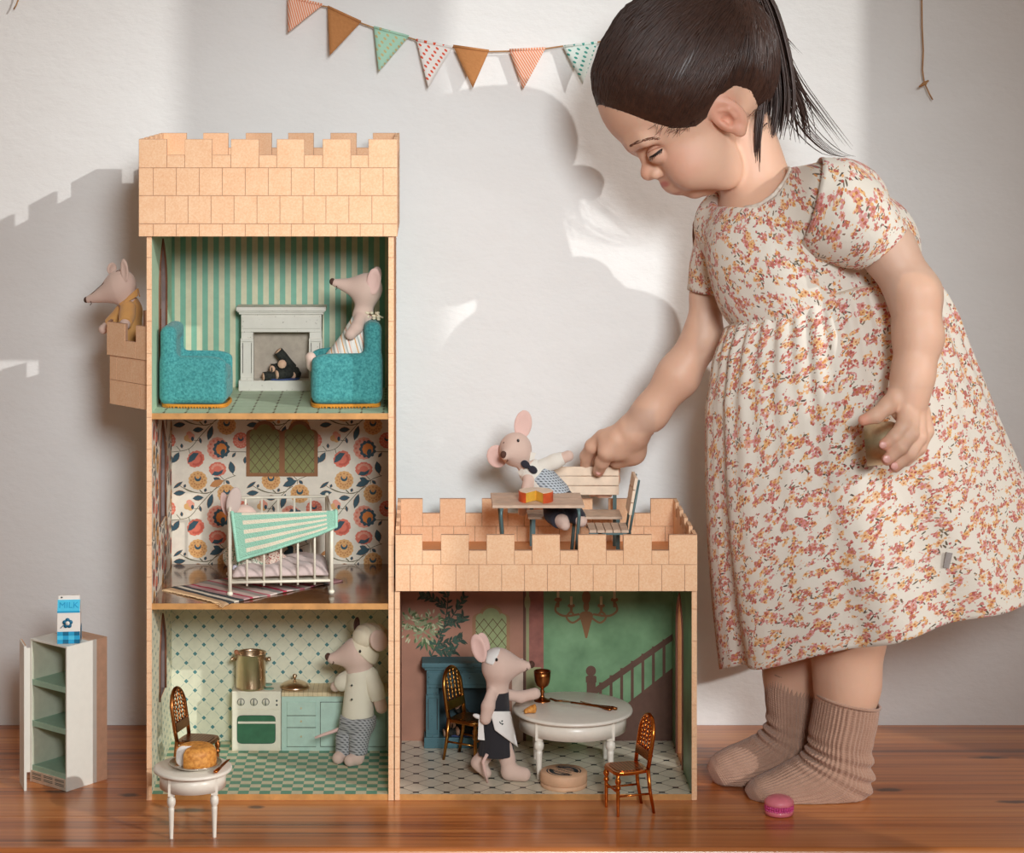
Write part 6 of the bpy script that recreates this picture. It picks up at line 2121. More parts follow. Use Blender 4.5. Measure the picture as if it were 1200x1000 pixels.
# ------------------------------------------------------------------ the child
def skin_mat():
    m, t, p = nt('skin')
    co = ocoord(t)
    a = N(t, 'ShaderNodeVertexColor', layer_name='tint').outputs[0]
    nz = noise(t, co, 60, 4)
    L(t, mixc(t, 1.0, a, mixc(t, nz, (.93, .90, .88), (1.0, 1.0, 1.0)), 'MULTIPLY'), p.inputs['Base Color'])
    p.inputs['Roughness'].default_value = .48
    p.inputs['Specular IOR Level'].default_value = .35
    p.inputs['Subsurface Weight'].default_value = .16
    p.inputs['Subsurface Radius'].default_value = (.010, .0035, .0018)
    p.inputs['Subsurface Scale'].default_value = .5
    bump(t, p, noise(t, co, 1400, 3), .0003, .25)
    return m
M_skin = skin_mat()
M_hair = None
def hair_mat():
    m, t, p = nt('dark_hair')
    co = ocoord(t)
    L(t, mixc(t, noise(t, co, 160, 3), srgb(36, 23, 19), srgb(78, 50, 38)), p.inputs['Base Color'])
    p.inputs['Roughness'].default_value = .44
    p.inputs['Specular IOR Level'].default_value = .5
    p.inputs['Anisotropic'].default_value = .6
    return m
M_hair = hair_mat()
girl = thing('person', 'toddler with dark ponytail in a floral dress bending to the terrace', 'person', (X_(970, .05), .05, 0))

# --- head frame: pixel drafting with the face turned a little to the camera
YH = .055
PSI = math.radians(14)
sH = S(YH)
CH = at(806, 78, YH)
def HP(px, py, q=0.0):
    dx, dz = (px - 806) * sH, -(py - 78) * sH
    for _ in range(3):
        a = (q * math.sin(PSI) - dx) / math.cos(PSI)
        p = V((CH.x - a * math.cos(PSI) + q * math.sin(PSI), CH.y - a * math.sin(PSI) - q * math.cos(PSI), CH.z + dz))
        e = at(px, py, p.y) - p
        dx += e.x; dz += e.z
    return p
nQ = V((math.sin(PSI), -math.cos(PSI), 0))
gF = V((-math.cos(PSI), -math.sin(PSI), 0))
PITCH = math.radians(38)
fF = (gF * math.cos(PITCH) - V((0, 0, 1)) * math.sin(PITCH)).normalized()
uF = (gF * math.sin(PITCH) + V((0, 0, 1)) * math.cos(PITCH)).normalized()
RH = Matrix((fF, nQ, uF)).transposed()      # columns: forward, left (to camera), up
px_ = lambda n: n * sH
B = SDF()
# cranium
B.ell(HP(806, 80), (.098, .078, .088), RH, k=.01)
B.ell(HP(768, 112), (.061, .064, .060), RH, k=.02)
# face mass and cheeks
B.ell(HP(797, 160), (.0445, .050, .0445), RH, k=.02)
for s in (1, -1):
    B.ell(HP(812, 189, s * .031), (.0305, .027, .031), RH, k=.012)
    B.ell(HP(836, 184, s * .034), (.027, .022, .040), RH, k=.014)
B.ell(HP(797.5, 205, 0), (.0240, .027, .0205), RH, k=.010)
B.cap(HP(814, 217.5), HP(826, 211), px_(15.5), px_(19), k=.008)
# brow ridge
B.cap(HP(745, 168, .018), HP(757, 164, .036), .010, .010, k=.012)
B.cap(HP(745, 168, -.018), HP(757, 164, -.036), .010, .010, k=.012)
# eye hollows
for s in (1, -1):
    B.ell(HP(760, 181, s * .027), (.010, .017, .008), RH, op='s', k=.012)
    B.ell(HP(771, 180, s * .0265), (.0115, .0130, .0110), RH, k=.003)
# nose
B.cap(HP(757, 178), HP(762, 199), .0055, .0085, k=.008)
B.ell(HP(761.5, 201), (.0108, .0095, .0090), RH, k=.004)
for s in (1, -1):
    B.ell(HP(770, 203, s * .0105), (.0075, .0052, .0060), RH, k=.004)
# mouth: parted soft lips
for s in (1, -1):
    B.cap(HP(788, 214.5, s * .014), HP(780.5, 213.5, 0), .0036, .0052, k=.003)
    B.cap(HP(800, 221.2, s * .012), HP(794.5, 220.8, 0), .0040, .0054, k=.003)
    B.cap(HP(791, 218.8, s * .0175), HP(781, 218.6, 0), .0010, .0012, k=.0012, op='s')
# ears
for s in (1, -1):
    e0 = HP(853 - 3 * (s < 0), 135, s * .0715)
    Re = RH @ Matrix.Rotation(-.35 * s, 3, 'Z') @ Matrix.Rotation(.25, 3, 'Y')
    B.ell(e0, (.0165, .0055, .0245), Re, k=.004)
    B.ell(e0 + Re @ V((.0005, s * .0058, .0010)), (.0105, .0040, .0165), Re, op='s', k=.002)
    B.ell(e0 + Re @ V((.0040, s * .0050, -.0030)), (.0062, .0075, .0075), Re, op='s', k=.002)
    B.cap(e0 + Re @ V((-.0040, s * .0025, -.0060)), e0 + Re @ V((-.0055, s * .0025, .0040)), .0020, .0020, k=.003)
    B.cap(e0 + Re @ V((-.0055, s * .0025, .0040)), e0 + Re @ V((.0015, s * .0022, .0100)), .0020, .0014, k=.003)
    B.ell(e0 + Re @ V((.0105, s * .0020, -.0035)), (.0035, .0032, .0060), Re, k=.002)
    B.ell(e0 + Re @ V((.0050, s * .0010, -.0210)), (.0062, .0042, .0065), Re, k=.004)
# neck
B.cap(HP(868, 150), V(at(892, 240, .062)), .0345, .0400, k=.007)
nHead = len(B.ops)
# --- torso (hidden in the dress), arms, legs
Bp = lambda x, y, Y: V(at(x, y, Y))
B.cap(Bp(858, 268, .115), Bp(978, 250, -.005), .040, .042, k=.02)
B.cap(Bp(925, 300, .05), Bp(985, 560, .045), .072, .085, k=.03)
# reaching arm
B.chain([Bp(836, 275, .125), Bp(829, 345, .122), Bp(824, 395, .118), Bp(795, 440, .118), Bp(762, 484, .122), Bp(741, 504, .126)], [.024, .0172, .0205, .0222, .0185, .0165], k=.012)
# hanging arm
B.chain([Bp(1005, 245, -.035), Bp(1040, 292, -.062), Bp(1072, 345, -.080), Bp(1076, 395, -.092), Bp(1070, 440, -.104), Bp(1066, 458, -.108)], [.029, .0275, .0262, .0240, .0200, .0185], k=.012)
# legs
B.chain([Bp(980, 640, .02), Bp(992, 745, .018), Bp(993, 800, .018), Bp(989, 850, .018)], [.052, .038, .0315, .0275], k=.02)
B.chain([Bp(950, 640, .09), Bp(932, 745, .088), Bp(928, 790, .086), Bp(925, 850, .084)], [.052, .036, .0270, .024], k=.02)
nBody = len(B.ops)
# --- hands
hk = .004
# right hand: thumb in front of the bench back, fingers behind it
YRh = .150
Bz = lambda x, y, Y=.150: V(at(x, y, Y))
B.ell(Bz(722, 520, .136), (.0215, .014, .0165), Matrix.Rotation(.55, 3, 'Y'), k=.010)
B.cap(Bz(740, 506, .128), Bz(720, 522, .134), .0160, .0150, k=.010)
B.cap(Bz(745, 512, .138), Bz(741, 529, .150), .0145, .0130, k=.012)
B.cap(Bz(741, 529, .150), Bz(724, 537, .158), .0130, .0115, k=.012)
# thumb
B.chain([Bz(722, 515, .124), Bz(711, 529, .128), Bz(706, 541, .142), Bz(701.5, 552, .157)], [.0100, .0086, .0074, .0066], k=.005)
# index, middle, ring, little: knuckles, over the top, down behind the slats
for pts in (((706, 512, .142), (694, 523, .150), (687, 535, .166), (686, 552, .182), (694, 577, .184)),
            ((712, 514, .152), (702, 527, .166), (699, 540, .178), (701, 556, .186), (704, 579, .184)),
            ((722, 520, .158), (714, 533, .174), (712, 544, .184), (713, 560, .189), (712, 579, .185)),
            ((727, 528, .160), (721, 540, .176), (719, 550, .186), (720, 562, .189), (719, 572, .187))):
    B.chain([Bz(*q) for q in pts], [.0084, .0078, .0068, .0060, .0054], k=.0035)
# left hand round the cup
B.ell(Bz(1064, 473, -.111), (.0190, .0115, .0215), Matrix.Rotation(.25, 3, 'Y'), k=.009)
B.cap(Bz(1067, 455, -.107), Bz(1064, 472, -.111), .0175, .0150, k=.009)
# thumb along the top of the cup
B.chain([Bz(1052, 462, -.113), Bz(1040, 476, -.123), Bz(1027, 487, -.128), Bz(1012, 492.5, -.128)], [.0096, .0082, .0070, .0056], k=.005)
for pts in (((1062, 482, -.121), (1059, 500, -.131), (1049, 512, -.137), (1037, 521, -.136)),
            ((1068, 485, -.118), (1067, 508, -.131), (1056, 524, -.138), (1040, 539, -.136)),
            ((1075, 486, -.112), (1077, 512, -.124), (1066, 532, -.132), (1049, 547, -.130)),
            ((1080, 482, -.104), (1085, 505, -.112), (1077, 525, -.118), (1062, 540, -.119))):
    B.chain([Bz(*q) for q in pts], [.0088, .0080, .0070, .0060], k=.003)

HV = []
def tint(v):
    base = np.array(srgb(227, 184, 158), dtype=np.float32)
    c = np.tile(base, (len(v), 1))
    def blend(center, rad, col, amt, R=RH):
        nonlocal c
        M = np.array(R).T
        d = (v - np.array(center)) @ M.T / np.array(rad)
        w = np.clip(1.2 - np.linalg.norm(d, axis=1), 0, 1)
        w = np.clip(w * 1.6, 0, 1)[:, None] * amt
        c = c * (1 - w) + np.array(srgb(*col)) * w
    for s in (1, -1):
        blend(HP(802, 190, s * .055), (.026, .03, .022), (224, 150, 128), .28)
        e0 = HP(853, 135, s * .0715)
        blend(e0, (.022, .02, .03), (220, 140, 116), .5)
        blend(HP(771, 176, s * .035), (.016, .018, .012), (206, 146, 122), .35)
        blend(HP(780, 214.5, s * .006), (.0090, .012, .0040), (198, 112, 104), .9)
        blend(HP(795, 221.5, s * .005), (.0080, .012, .0042), (200, 110, 104), .9)
    blend(HP(760, 200), (.014, .012, .012), (226, 150, 126), .35)
    for q in ((694, 560, .17), (705, 552, .155), (1034, 522, -.136), (1038, 541, -.136), (1047, 549, -.130), (1012, 492, -.128)):
        blend(Bz(*q), (.009, .009, .009), (226, 146, 124), .55, Matrix.Identity(3))
    # bare scalp hairline softens into the hair
    return c
parts = []
ops = B.ops
def region(h, lo, hi, sel):
    Q = SDF(); Q.ops = sel
    return Q.mesh(h, lo, hi)
regs = [
    (.0015, (HP(690, 80).x - .01, -.06, at(0, 262, .05).z), (X_(935, .055), .16, .90), ops[:nHead] + ops[nHead:nHead + 2]),
    (.0040, (X_(815, .1), -.10, Z_(640, .05)), (X_(1075, .05), .18, Z_(262, .05) + .004), ops[:nBody]),
    (.0021, (X_(730, .15), .06, Z_(505, .125)), (X_(866, .12), .17, Z_(300, .12)), ops[nHead:nBody] + ops[nBody:nBody + 2]),
    (.0011, (X_(672, .15), .09, Z_(590, .15)), (X_(762, .15), .215, Z_(476, .125)), ops[nHead:]),
    (.0021, (X_(995, -.1), -.14, Z_(452, -.1)), (X_(1112, -.1), -.02, Z_(260, -.05)), ops[nHead:nBody] + ops[nBody:]),
    (.0011, (X_(1004, -.13), -.165, Z_(560, -.13)), (X_(1102, -.1), -.075, Z_(450, -.1)), ops[nHead:]),
    (.0030, (X_(880, .05), -.05, Z_(880, .05)), (X_(1060, .05), .16, Z_(640, .05) + .003), ops[nHead:nBody]),
]
vs_, fs_, off = [], [], 0
for h, lo, hi, sel in regs:
    v, f = region(h, lo, hi, sel)
    if h == .0015: HV = v
    vs_.append(v); fs_.append(f + off); off += len(v)
v = np.concatenate(vs_); f = np.concatenate(fs_)
me = mesh_np('body', v, f)
set_color(me, tint(v))
body = obj('body', me, M_skin, girl)

# surface look-up: the head point seen at a pixel
def to_px(v):
    s = (D0 + v[:, 1]) / FPX
    return VX + v[:, 0] / s, VY + (HC - v[:, 2]) / s
hx, hy = to_px(HV)
def surf(px, py, lift=.0004):
    d = np.hypot(hx - px, hy - py)
    c = np.where(d < 3.0)[0]
    if not len(c): c = np.array([int(np.argmin(d))])
    k = c[np.argmin(HV[c, 1] + d[c] * .002)]
    p = V(HV[k]); p2 = at(px, py, p.y - lift)
    return p2
def mirror(p):
    d = (p - CH).dot(nQ)
    return p - nQ * (2 * d)
M_lash = mat('lash_dark', (38, 24, 20), .6)
M_browm = mat('brow_brown', (128, 86, 66), .9)
M_lid = mat('lid_line', (190, 132, 108), .7)
lash = [surf(x, y, .0006) for x, y in ((761.5, 184), (765, 183), (769, 180.5), (773, 177.3), (776, 174.5))]
lid = [surf(x, y, .0002) for x, y in ((757, 180), (762, 177), (768, 174.5), (774, 172), (779, 170))]
brow = [(737.5, 171.5), (743, 168.5), (750, 166), (757, 164.2), (764, 163.2), (770, 163.2)]
eyes_ = MB()
eyes_.tube(lash, [.0006, .0012, .0015, .0014, .0006], 6)
eyes_.tube([mirror(p + V((0, .0006, 0))) for p in lash[1:]], [.0008, .0011, .0010, .0005], 6)
for k in range(9):
    t_ = k / 8; i = min(3, int(t_ * 4)); p = lash[i].lerp(lash[i + 1], t_ * 4 - i)
    d_ = (fF * .75 - uF * .55 + nQ * (.3 + .2 * t_)).normalized() * (.0050 + .0012 * math.sin(k))
    eyes_.tube([p, p + d_ * .6, p + d_ + uF * .0006], [.00042, .0003, .00012], 4)
eyes_.build('eyelashes', M_lash, body)
l_ = MB(); l_.tube(lid, [.0003, .0006, .0007, .0006, .0002], 6); l_.tube([mirror(p) for p in lid], .0005, 6); l_.build('eyelid_crease', M_lid, body)
bw_ = MB(); rb = random.Random(11)
for k in range(70):
    t_ = rb.random(); i = min(4, int(t_ * 5)); a = brow[i]; b = brow[i + 1]; tt = t_ * 5 - i
    x, y = a[0] + (b[0] - a[0]) * tt, a[1] + (b[1] - a[1]) * tt + rb.uniform(-2.1, 1.6) * (1 - abs(t_ - .45))
    p0 = surf(x, y, .0003); p1 = surf(x + 3.6, y - 1.6 + rb.uniform(-.6, .6), .0006)
    if (p1 - p0).length > .008: continue
    bw_.tube([p0, p1], [.00032, .00015], 4)
bw_.tube([mirror(surf(x, y, -.0007)) for x, y in brow[3:]], [.0006, .0009, .0004], 6)
bo = bw_.build('eyebrows', M_browm, body); bo['kind'] = 'stuff'
# nails
M_nail = mat('nail_pink', (236, 178, 166), .3, coat=.3)
for q, rx, rz, rot in (((702.2, 551.5, .1485), .0040, .0052, .35), ((1034.8, 521.8, -.1420), .0040, .0034, -.3), ((1039.3, 538.3, -.1418), .0042, .0040, -.6), ((1048.3, 546.5, -.1358), .0040, .0038, -.6)):
    MB().ell(Bz(*q), (rx, .0012, rz), 12, Matrix.Rotation(rot, 3, 'Y')).build('fingernail', M_nail, body)

# --- hair: a close cap, strands combed back to the ponytail, the tail
def hair_sd(x, y, z):
    """negative above the hairline (drawn in side view, same on both sides)"""
    sx_ = VX + (x * 1.0) / ((D0 + YH) / FPX); sy_ = VY + (HC - z) / ((D0 + YH) / FPX)
    # undo the turn of the head so both sides share one outline
    qx = (x - CH.x) * nQ.x + (y - CH.y) * nQ.y
    sx_ = sx_ - qx * math.sin(PSI) / sH * (1 - 0) + np.abs(qx) * math.sin(PSI) / sH
    poly = [(690, 118), (702, 123), (727, 131), (753, 141), (780, 149), (807, 149), (824, 133), (834, 112), (852, 100), (872, 106), (886, 128), (900, 150), (925, 165)]
    line = np.interp(sx_, [p[0] for p in poly], [p[1] for p in poly])
    return (sy_ - line) * sH * .8
sk_ = SDF().ell(HP(806, 80), (.098, .078, .088), RH, k=.01).ell(HP(768, 112), (.061, .064, .060), RH, k=.02)
def skull(x, y, z):
    a_, b2_ = sk_.ops[0][1](x, y, z), sk_.ops[1][1](x, y, z)
    h_ = np.clip(.5 + .5 * (a_ - b2_) / .02, 0, 1)
    return a_ + h_ * (b2_ - a_) - .02 * h_ * (1 - h_)
cap_ = SDF().ell(HP(800, 88), (.125, .105, .115), RH)
cap_.fun(lambda x, y, z: skull(x, y, z) - (.0003 + np.clip(-hair_sd(x, y, z) * .22, 0, .0058)), .001)
cap_.fun(hair_sd, .001)
hair = sdf_obj('hair', cap_, .0020, M_hair, girl, 'dark hair combed back')
PB = HP(884, 4, .010)              # where the tail is tied
CE = HP(800, 88)
from mathutils.kdtree import KDTree
full = SDF().ell(HP(800, 88), (.125, .105, .115), RH)
full.fun(lambda x, y, z: skull(x, y, z) - (.0003 + np.clip(-hair_sd(x, y, z) * .22, 0, .0058)), .001)
vf, _ = full.mesh(.004)
KD = KDTree(len(vf)); VR = []
for i_, p_ in enumerate(vf):
    d_ = V(p_) - CE; VR.append(d_.length); KD.insert(d_.normalized(), i_)
KD.balance()
def on_cap(p, lift=0.0):
    d = (p - CE).normalized()
    hits = KD.find_n(d, 4)
    ws_ = [1 / (h_[2] + .004) for h_ in hits]
    r_ = sum(VR[h_[1]] * w_ for h_, w_ in zip(hits, ws_)) / sum(ws_)
    return CE + d * (r_ + lift)
hairline = [(702, 121, .010), (706, 124, .030), (716, 127, .045), (727, 131, .054), (740, 136, .060), (753, 141, .064), (767, 146, .068), (780, 149, .071), (794, 150, .074), (807, 149, .076), (817, 141, .078), (826, 131, .078), (832, 118, .078), (842, 106, .078), (855, 101, .076), (868, 104, .072), (878, 114, .066), (888, 130, .058), (898, 146, .045), (905, 152, .025)]
hs = random.Random(5)
st1 = MB()
def strand(mb, pts, r, n=3):
    mb.tube(pts, r, n, cap=False)
for k in range(1150):
    if k % 3 == 0:
        u_ = hs.random() * 5; side = 1
    else:
        u_ = hs.random() * (len(hairline) - 1); side = 1 if hs.random() < .75 else -1
    i = int(u_); t_ = u_ - i
    a, b = hairline[i], hairline[min(i + 1, len(hairline) - 1)]
    q = (a[2] + (b[2] - a[2]) * t_) * side
    if k % 3 == 0: q = hs.uniform(-.05, abs(q))
    p0 = HP(a[0] + (b[0] - a[0]) * t_ + (abs(q) < .03) * 0, a[1] + (b[1] - a[1]) * t_ + (hs.uniform(-7, -1) if u_ < 5.5 else hs.uniform(-5, 3.5)), q)
    if hs.random() < .5: p0 = p0.lerp(PB, hs.uniform(.05, .6))
    lift = hs.uniform(.0002, .0016)
    slack = hs.uniform(-.003, .0012) if q < .045 else hs.uniform(-.004, .0022)
    for _ in range(24):
        q_ = on_cap(p0, .0002)
        if float(hair_sd(q_.x, q_.y, q_.z)) < slack: break
        p0 = p0.lerp(PB, .035)
    n = 10; pts = []
    wob = hs.uniform(-.008, .008)
    for j in range(n + 1):
        s_ = j / n
        p = p0.lerp(PB, s_)
        p += uF * (.020 * math.sin(PI * s_)) + nQ * side * (.012 * math.sin(PI * s_)) + uF * wob * math.sin(PI * s_)
        q_ = on_cap(p, lift * math.sin(PI * min(1, s_ * 1.15 + .02)) + .0001)
        if s_ > .88: q_ = q_.lerp(PB, (s_ - .88) * 7)
        pts.append(q_)
    rr = hs.uniform(.0005, .0010)
    strand(st1, pts, [rr * .2, rr * .6] + [rr] * (n - 2) + [rr * .8], 4)
o = st1.build('hair_strands', M_hair, hair); o['kind'] = 'stuff'
# wispy baby hair at temple and nape
wp = MB()
for k in range(60):
    i = hs.choice((6, 7, 8, 9, 10, 17, 18)); a = hairline[i]
    p0 = HP(a[0] + hs.uniform(-6, 6), a[1] - 2, a[2]); 
    x1, y1 = a[0] + hs.uniform(-14, 4), a[1] + hs.uniform(2, 12)
    p1 = surf(x1, y1, .0008)
    if (p1 - p0).length > .03: continue
    wp.tube([p0, p0.lerp(p1, .5) + nQ * .001, p1], [.0003, .00022, .0001], 3, cap=False)
o = wp.build('baby_hair', M_hair, hair); o['kind'] = 'stuff'
# ponytail
pt_ = MB()
def tail(path, n, spread0, spread1, r, seed, fray=.3):
    R_ = random.Random(seed)
    P3 = [HP(x, y, q) for x, y, q in path]
    for k in range(n):
        a, b = R_.gauss(0, .5), R_.gauss(0, .5)
        fr_ = R_.uniform(1 - fray, 1.0)
        pts = []
        m = 12
        w1, w2 = R_.uniform(0, 6), R_.uniform(-.5, .5)
        for j in range(m + 1):
            s_ = j / m * fr_ * (len(P3) - 1)
            i = min(len(P3) - 2, int(s_)); t_ = s_ - i
            p_ = [P3[max(i - 1, 0)], P3[i], P3[i + 1], P3[min(i + 2, len(P3) - 1)]]
            q = .5 * (2 * p_[1] + (p_[2] - p_[0]) * t_ + (2 * p_[0] - 5 * p_[1] + 4 * p_[2] - p_[3]) * t_ ** 2 + (3 * p_[1] - p_[0] - 3 * p_[2] + p_[3]) * t_ ** 3)
            sp = spread0 + (spread1 - spread0) * (j / m)
            q += V((1, 0, 0)) * a * sp + V((0, 1, 0)) * b * sp + V((.4, .2, .2)) * .0015 * math.sin(w1 + j * .6) * w2
            pts.append(q)
        rr = r * R_.uniform(.7, 1.2)
        pt_.tube(pts, [rr] * (m - 2) + [rr * .8, rr * .5, rr * .2], 4, cap=False)
tail([(880, -12, .012), (893, 8, .014), (906, 50, .018), (914, 95, .022), (914, 130, .024), (908, 165, .026)], 260, .012, .013, .0011, 1, .55)
tail([(880, -12, .010), (890, 8, .012), (902, 50, .014), (922, 90, .016), (938, 125, .016), (946, 170, .014)], 110, .012, .012, .0009, 2, .55)
tail([(880, -8, .012), (888, 20, .022), (896, 70, .032), (893, 120, .036), (888, 165, .040), (888, 208, .040)], 90, .008, .0040, .0008, 3, .45)
tail([(890, 0, .010), (905, 40, .012), (928, 90, .012), (955, 130, .010), (975, 158, .008), (990, 178, .006)], 16, .010, .016, .0004, 4, .35)
tail([(890, 0, .010), (905, 60, .012), (930, 130, .012), (950, 160, .010), (975, 180, .008), (995, 184, .006)], 14, .010, .014, .0004, 6, .3)
tail([(890, -5, .010), (900, 20, .010), (912, 40, .008), (925, 55, .006), (940, 70, .004)], 12, .010, .012, .0003, 8, .4)
pony = pt_.build('ponytail', M_hair, girl); pony['kind'] = 'stuff'
MB().tube([PB + RH @ V((.010 * math.cos(a), .010 * math.sin(a), 0)) for a in [2 * PI * k / 20 for k in range(20)]], .0040, 8, closed=True).build('hair_tie', mat('hair_tie_white', (236, 232, 228), .8), girl)

# --- dress
def floral():
    m, t, p = nt('floral_cotton')
    uv = N(t, 'ShaderNodeUVMap').outputs[0]
    base = mixc(t, noise(t, uv, 40, 2), srgb(226, 217, 203), srgb(232, 224, 211))
    n0 = noise(t, uv, 72, 2)                                        # bunches
    col = base
    def layer(col, scale, off, thr, shape, cols, keep):
        v = N(t, 'ShaderNodeTexVoronoi', voronoi_dimensions='2D'); v.inputs['Scale'].default_value = scale; v.inputs['Randomness'].default_value = .95
        a = vmath(t, 'ADD', uv, off)
        # wobble
        L(t, a.outputs[0], v.inputs['Vector'])
        sc2 = vmath(t, 'SCALE', a.outputs[0]); sc2.inputs['Scale'].default_value = scale
        ps = vmath(t, 'SCALE', v.outputs['Position']); ps.inputs['Scale'].default_value = scale
        d = vmath(t, 'SUBTRACT', sc2.outputs[0], ps.outputs[0])
        s = N(t, 'ShaderNodeSeparateXYZ'); L(t, d.outputs[0], s.inputs[0])
        rc = N(t, 'ShaderNodeSeparateColor'); L(t, v.outputs['Color'], rc.inputs[0])
        ang = math_(t, 'ADD', math_(t, 'ARCTAN2', s.outputs[1], s.outputs[0]), math_(t, 'MULTIPLY', rc.outputs[1], 6.28))
        r_ = math_(t, 'SQRT', math_(t, 'ADD', math_(t, 'MULTIPLY', s.outputs[0], s.outputs[0]), math_(t, 'MULTIPLY', s.outputs[1], s.outputs[1])))
        if shape == 'flower':
            lim = math_(t, 'MULTIPLY_ADD', math_(t, 'ABSOLUTE', math_(t, 'SINE', math_(t, 'MULTIPLY', ang, 2.5))), thr * .55, thr * .45)
            lim = math_(t, 'MULTIPLY', lim, math_(t, 'MULTIPLY_ADD', rc.outputs[2], .5, .75))
            mk_ = math_(t, 'LESS_THAN', r_, lim)
        elif shape == 'leaf':
            cx = math_(t, 'MULTIPLY', r_, math_(t, 'COSINE', ang)); sy = math_(t, 'MULTIPLY', r_, math_(t, 'SINE', ang))
            e = math_(t, 'ADD', math_(t, 'POWER', math_(t, 'DIVIDE', cx, thr), 2), math_(t, 'POWER', math_(t, 'DIVIDE', sy, thr * .26), 2))
            mk_ = math_(t, 'LESS_THAN', e, 1)
        else:
            mk_ = math_(t, 'LESS_THAN', r_, thr)
        mk_ = math_(t, 'MULTIPLY', mk_, math_(t, 'LESS_THAN', rc.outputs[0], keep))
        if shape != 'x':
            mk_ = math_(t, 'MULTIPLY', mk_, math_(t, 'GREATER_THAN', math_(t, 'ADD', n0, math_(t, 'MULTIPLY', rc.outputs[2], .10)), 0.555 if shape != 'flower' else .54))
        rp = N(t, 'ShaderNodeValToRGB'); rp.color_ramp.interpolation = 'CONSTANT'
        el = rp.color_ramp.elements
        for i, c in enumerate(cols):
            q = el[i] if i < 2 else el.new(i / len(cols))
            q.position = i / len(cols); q.color = (*srgb(*c), 1)
        L(t, math_(t, 'FRACT', math_(t, 'MULTIPLY', rc.outputs[1], 3.7)), rp.inputs[0])
        out = mixc(t, mk_, col, rp.outputs[0])
        if shape == 'flower':
            ctr = math_(t, 'MULTIPLY', math_(t, 'LESS_THAN', r_, thr * .30), mk_)
            out = mixc(t, ctr, out, srgb(186, 112, 66))
        return out
    col = layer(col, 130, (.31, .17, 0), .46, 'leaf', [(104, 92, 74), (128, 112, 88), (86, 74, 66), (120, 104, 84)], .75)
    col = layer(col, 165, (.73, .41, 0), .46, 'leaf', [(110, 96, 78), (92, 80, 70), (132, 116, 92), (140, 110, 90)], .6)
    col = layer(col, 102, (.11, .57, 0), .46, 'flower', [(214, 146, 142), (200, 124, 114), (230, 182, 134), (214, 156, 150), (192, 116, 104), (228, 172, 140)], .85)
    col = layer(col, 138, (.47, .91, 0), .48, 'flower', [(228, 178, 118), (208, 132, 124), (218, 154, 142), (232, 188, 140)], .6)
    col = layer(col, 215, (.19, .33, 0), .30, 'dot', [(178, 84, 72), (214, 146, 84), (186, 100, 96), (226, 170, 110)], .6)
    L(t, col, p.inputs['Base Color'])
    p.inputs['Roughness'].default_value = .85; p.inputs['Sheen Weight'].default_value = .15
    co = ocoord(t)
    bump(t, p, math_(t, 'ADD', math_(t, 'MULTIPLY', noise(t, co, 2200, 2), .12), noise(t, co, 38, 3, .5)), .006, .35)
    return m
M_flo = floral()
def add_uv(me, fn):
    uv = me.uv_layers.new(name='UVMap')
    n = len(me.vertices); co = np.empty(n * 3, dtype=np.float32); me.vertices.foreach_get('co', co); co = co.reshape(-1, 3)
    u = fn(co)
    li = np.empty(len(me.loops), dtype=np.int32); me.loops.foreach_get('vertex_index', li)
    uv.data.foreach_set('uv', u[li].astype(np.float32).ravel())
# bodice
D = SDF()
D.cap(Bp(862, 266, .110), Bp(985, 243, -.010), .046, .052, k=.02)
D.ell(Bp(928, 300, .048), (.092, .080, .078), Matrix.Rotation(.35, 3, 'Y'), k=.03)
D.ell(Bp(952, 340, .048), (.102, .083, .066), Matrix.Rotation(.30, 3, 'Y'), k=.03)
D.ell(Bp(955, 372, .048), (.103, .081, .055), Matrix.Rotation(.28, 3, 'Y'), k=.02)
D.ell(Bp(1010, 300, .045), (.062, .060, .070), Matrix.Rotation(.35, 3, 'Y'), k=.03)
wn = V((.31, 0, -.95))
D.half(Bp(930, 392, -.03), wn, k=.0005)
# neck opening
D.cap(HP(868, 205, 0), Bp(874, 190, .02), .0430, .0470, k=.004, op='s')
D.ell(Bp(874, 208, .04), (.046, .060, .033), Matrix.Rotation(.45, 3, 'Y'), k=.004, op='s')
vD, fD = D.mesh(.0024)
wr = np.sin(vD[:, 0] * 120 + vD[:, 2] * 60 + 1.5 * np.sin(vD[:, 2] * 50)) * .0006
vD = vD + np.stack([wr * 0, -wr, wr * 0], 1)
me = mesh_np('bodice', vD, fD)
axc = Bp(930, 300, .05)
add_uv(me, lambda c: np.stack([np.arctan2(-(c[:, 1] - axc.y), c[:, 0] - axc.x) * .095, c[:, 2] + .25 * (c[:, 0] - axc.x)], 1))
bod = obj('bodice', me, M_flo, girl)
# neckband: a rolled edge round the neck opening
ns_ = [o for o in D.ops if o[0] == 's']
dn_ = np.minimum(*[o[1](vD[:, 0], vD[:, 1], vD[:, 2]) for o in ns_])
near = np.where(np.abs(dn_) < .0022)[0]
axd = V((.34, 0, .94)).normalized()
c0 = vD[near].mean(axis=0)
e1 = np.array((axd.z, 0, -axd.x)); e2 = np.array((0, 1.0, 0))
rel = vD[near] - c0
ang_ = np.arctan2(rel @ e2, rel @ e1); hgt_ = rel @ np.array(axd)
nb = []
for k in range(40):
    a0_ = -PI + 2 * PI * k / 40
    sel_ = np.where(np.abs((ang_ - a0_ + PI) % (2 * PI) - PI) < .12)[0]
    if len(sel_):
        top = sel_[np.argsort(hgt_[sel_])[-4:]]
        nb.append(V(vD[near][top].mean(axis=0)))
nb = [(nb[i - 1] + nb[i] * 2 + nb[(i + 1) % len(nb)]) / 4 for i in range(len(nb))]
MB().tube(nb, .0024, 8, closed=True).build('neckband', mat('neckband_cotton', (224, 206, 190), .9, var=.25, vs=180, c2=(232, 222, 208)), bod)
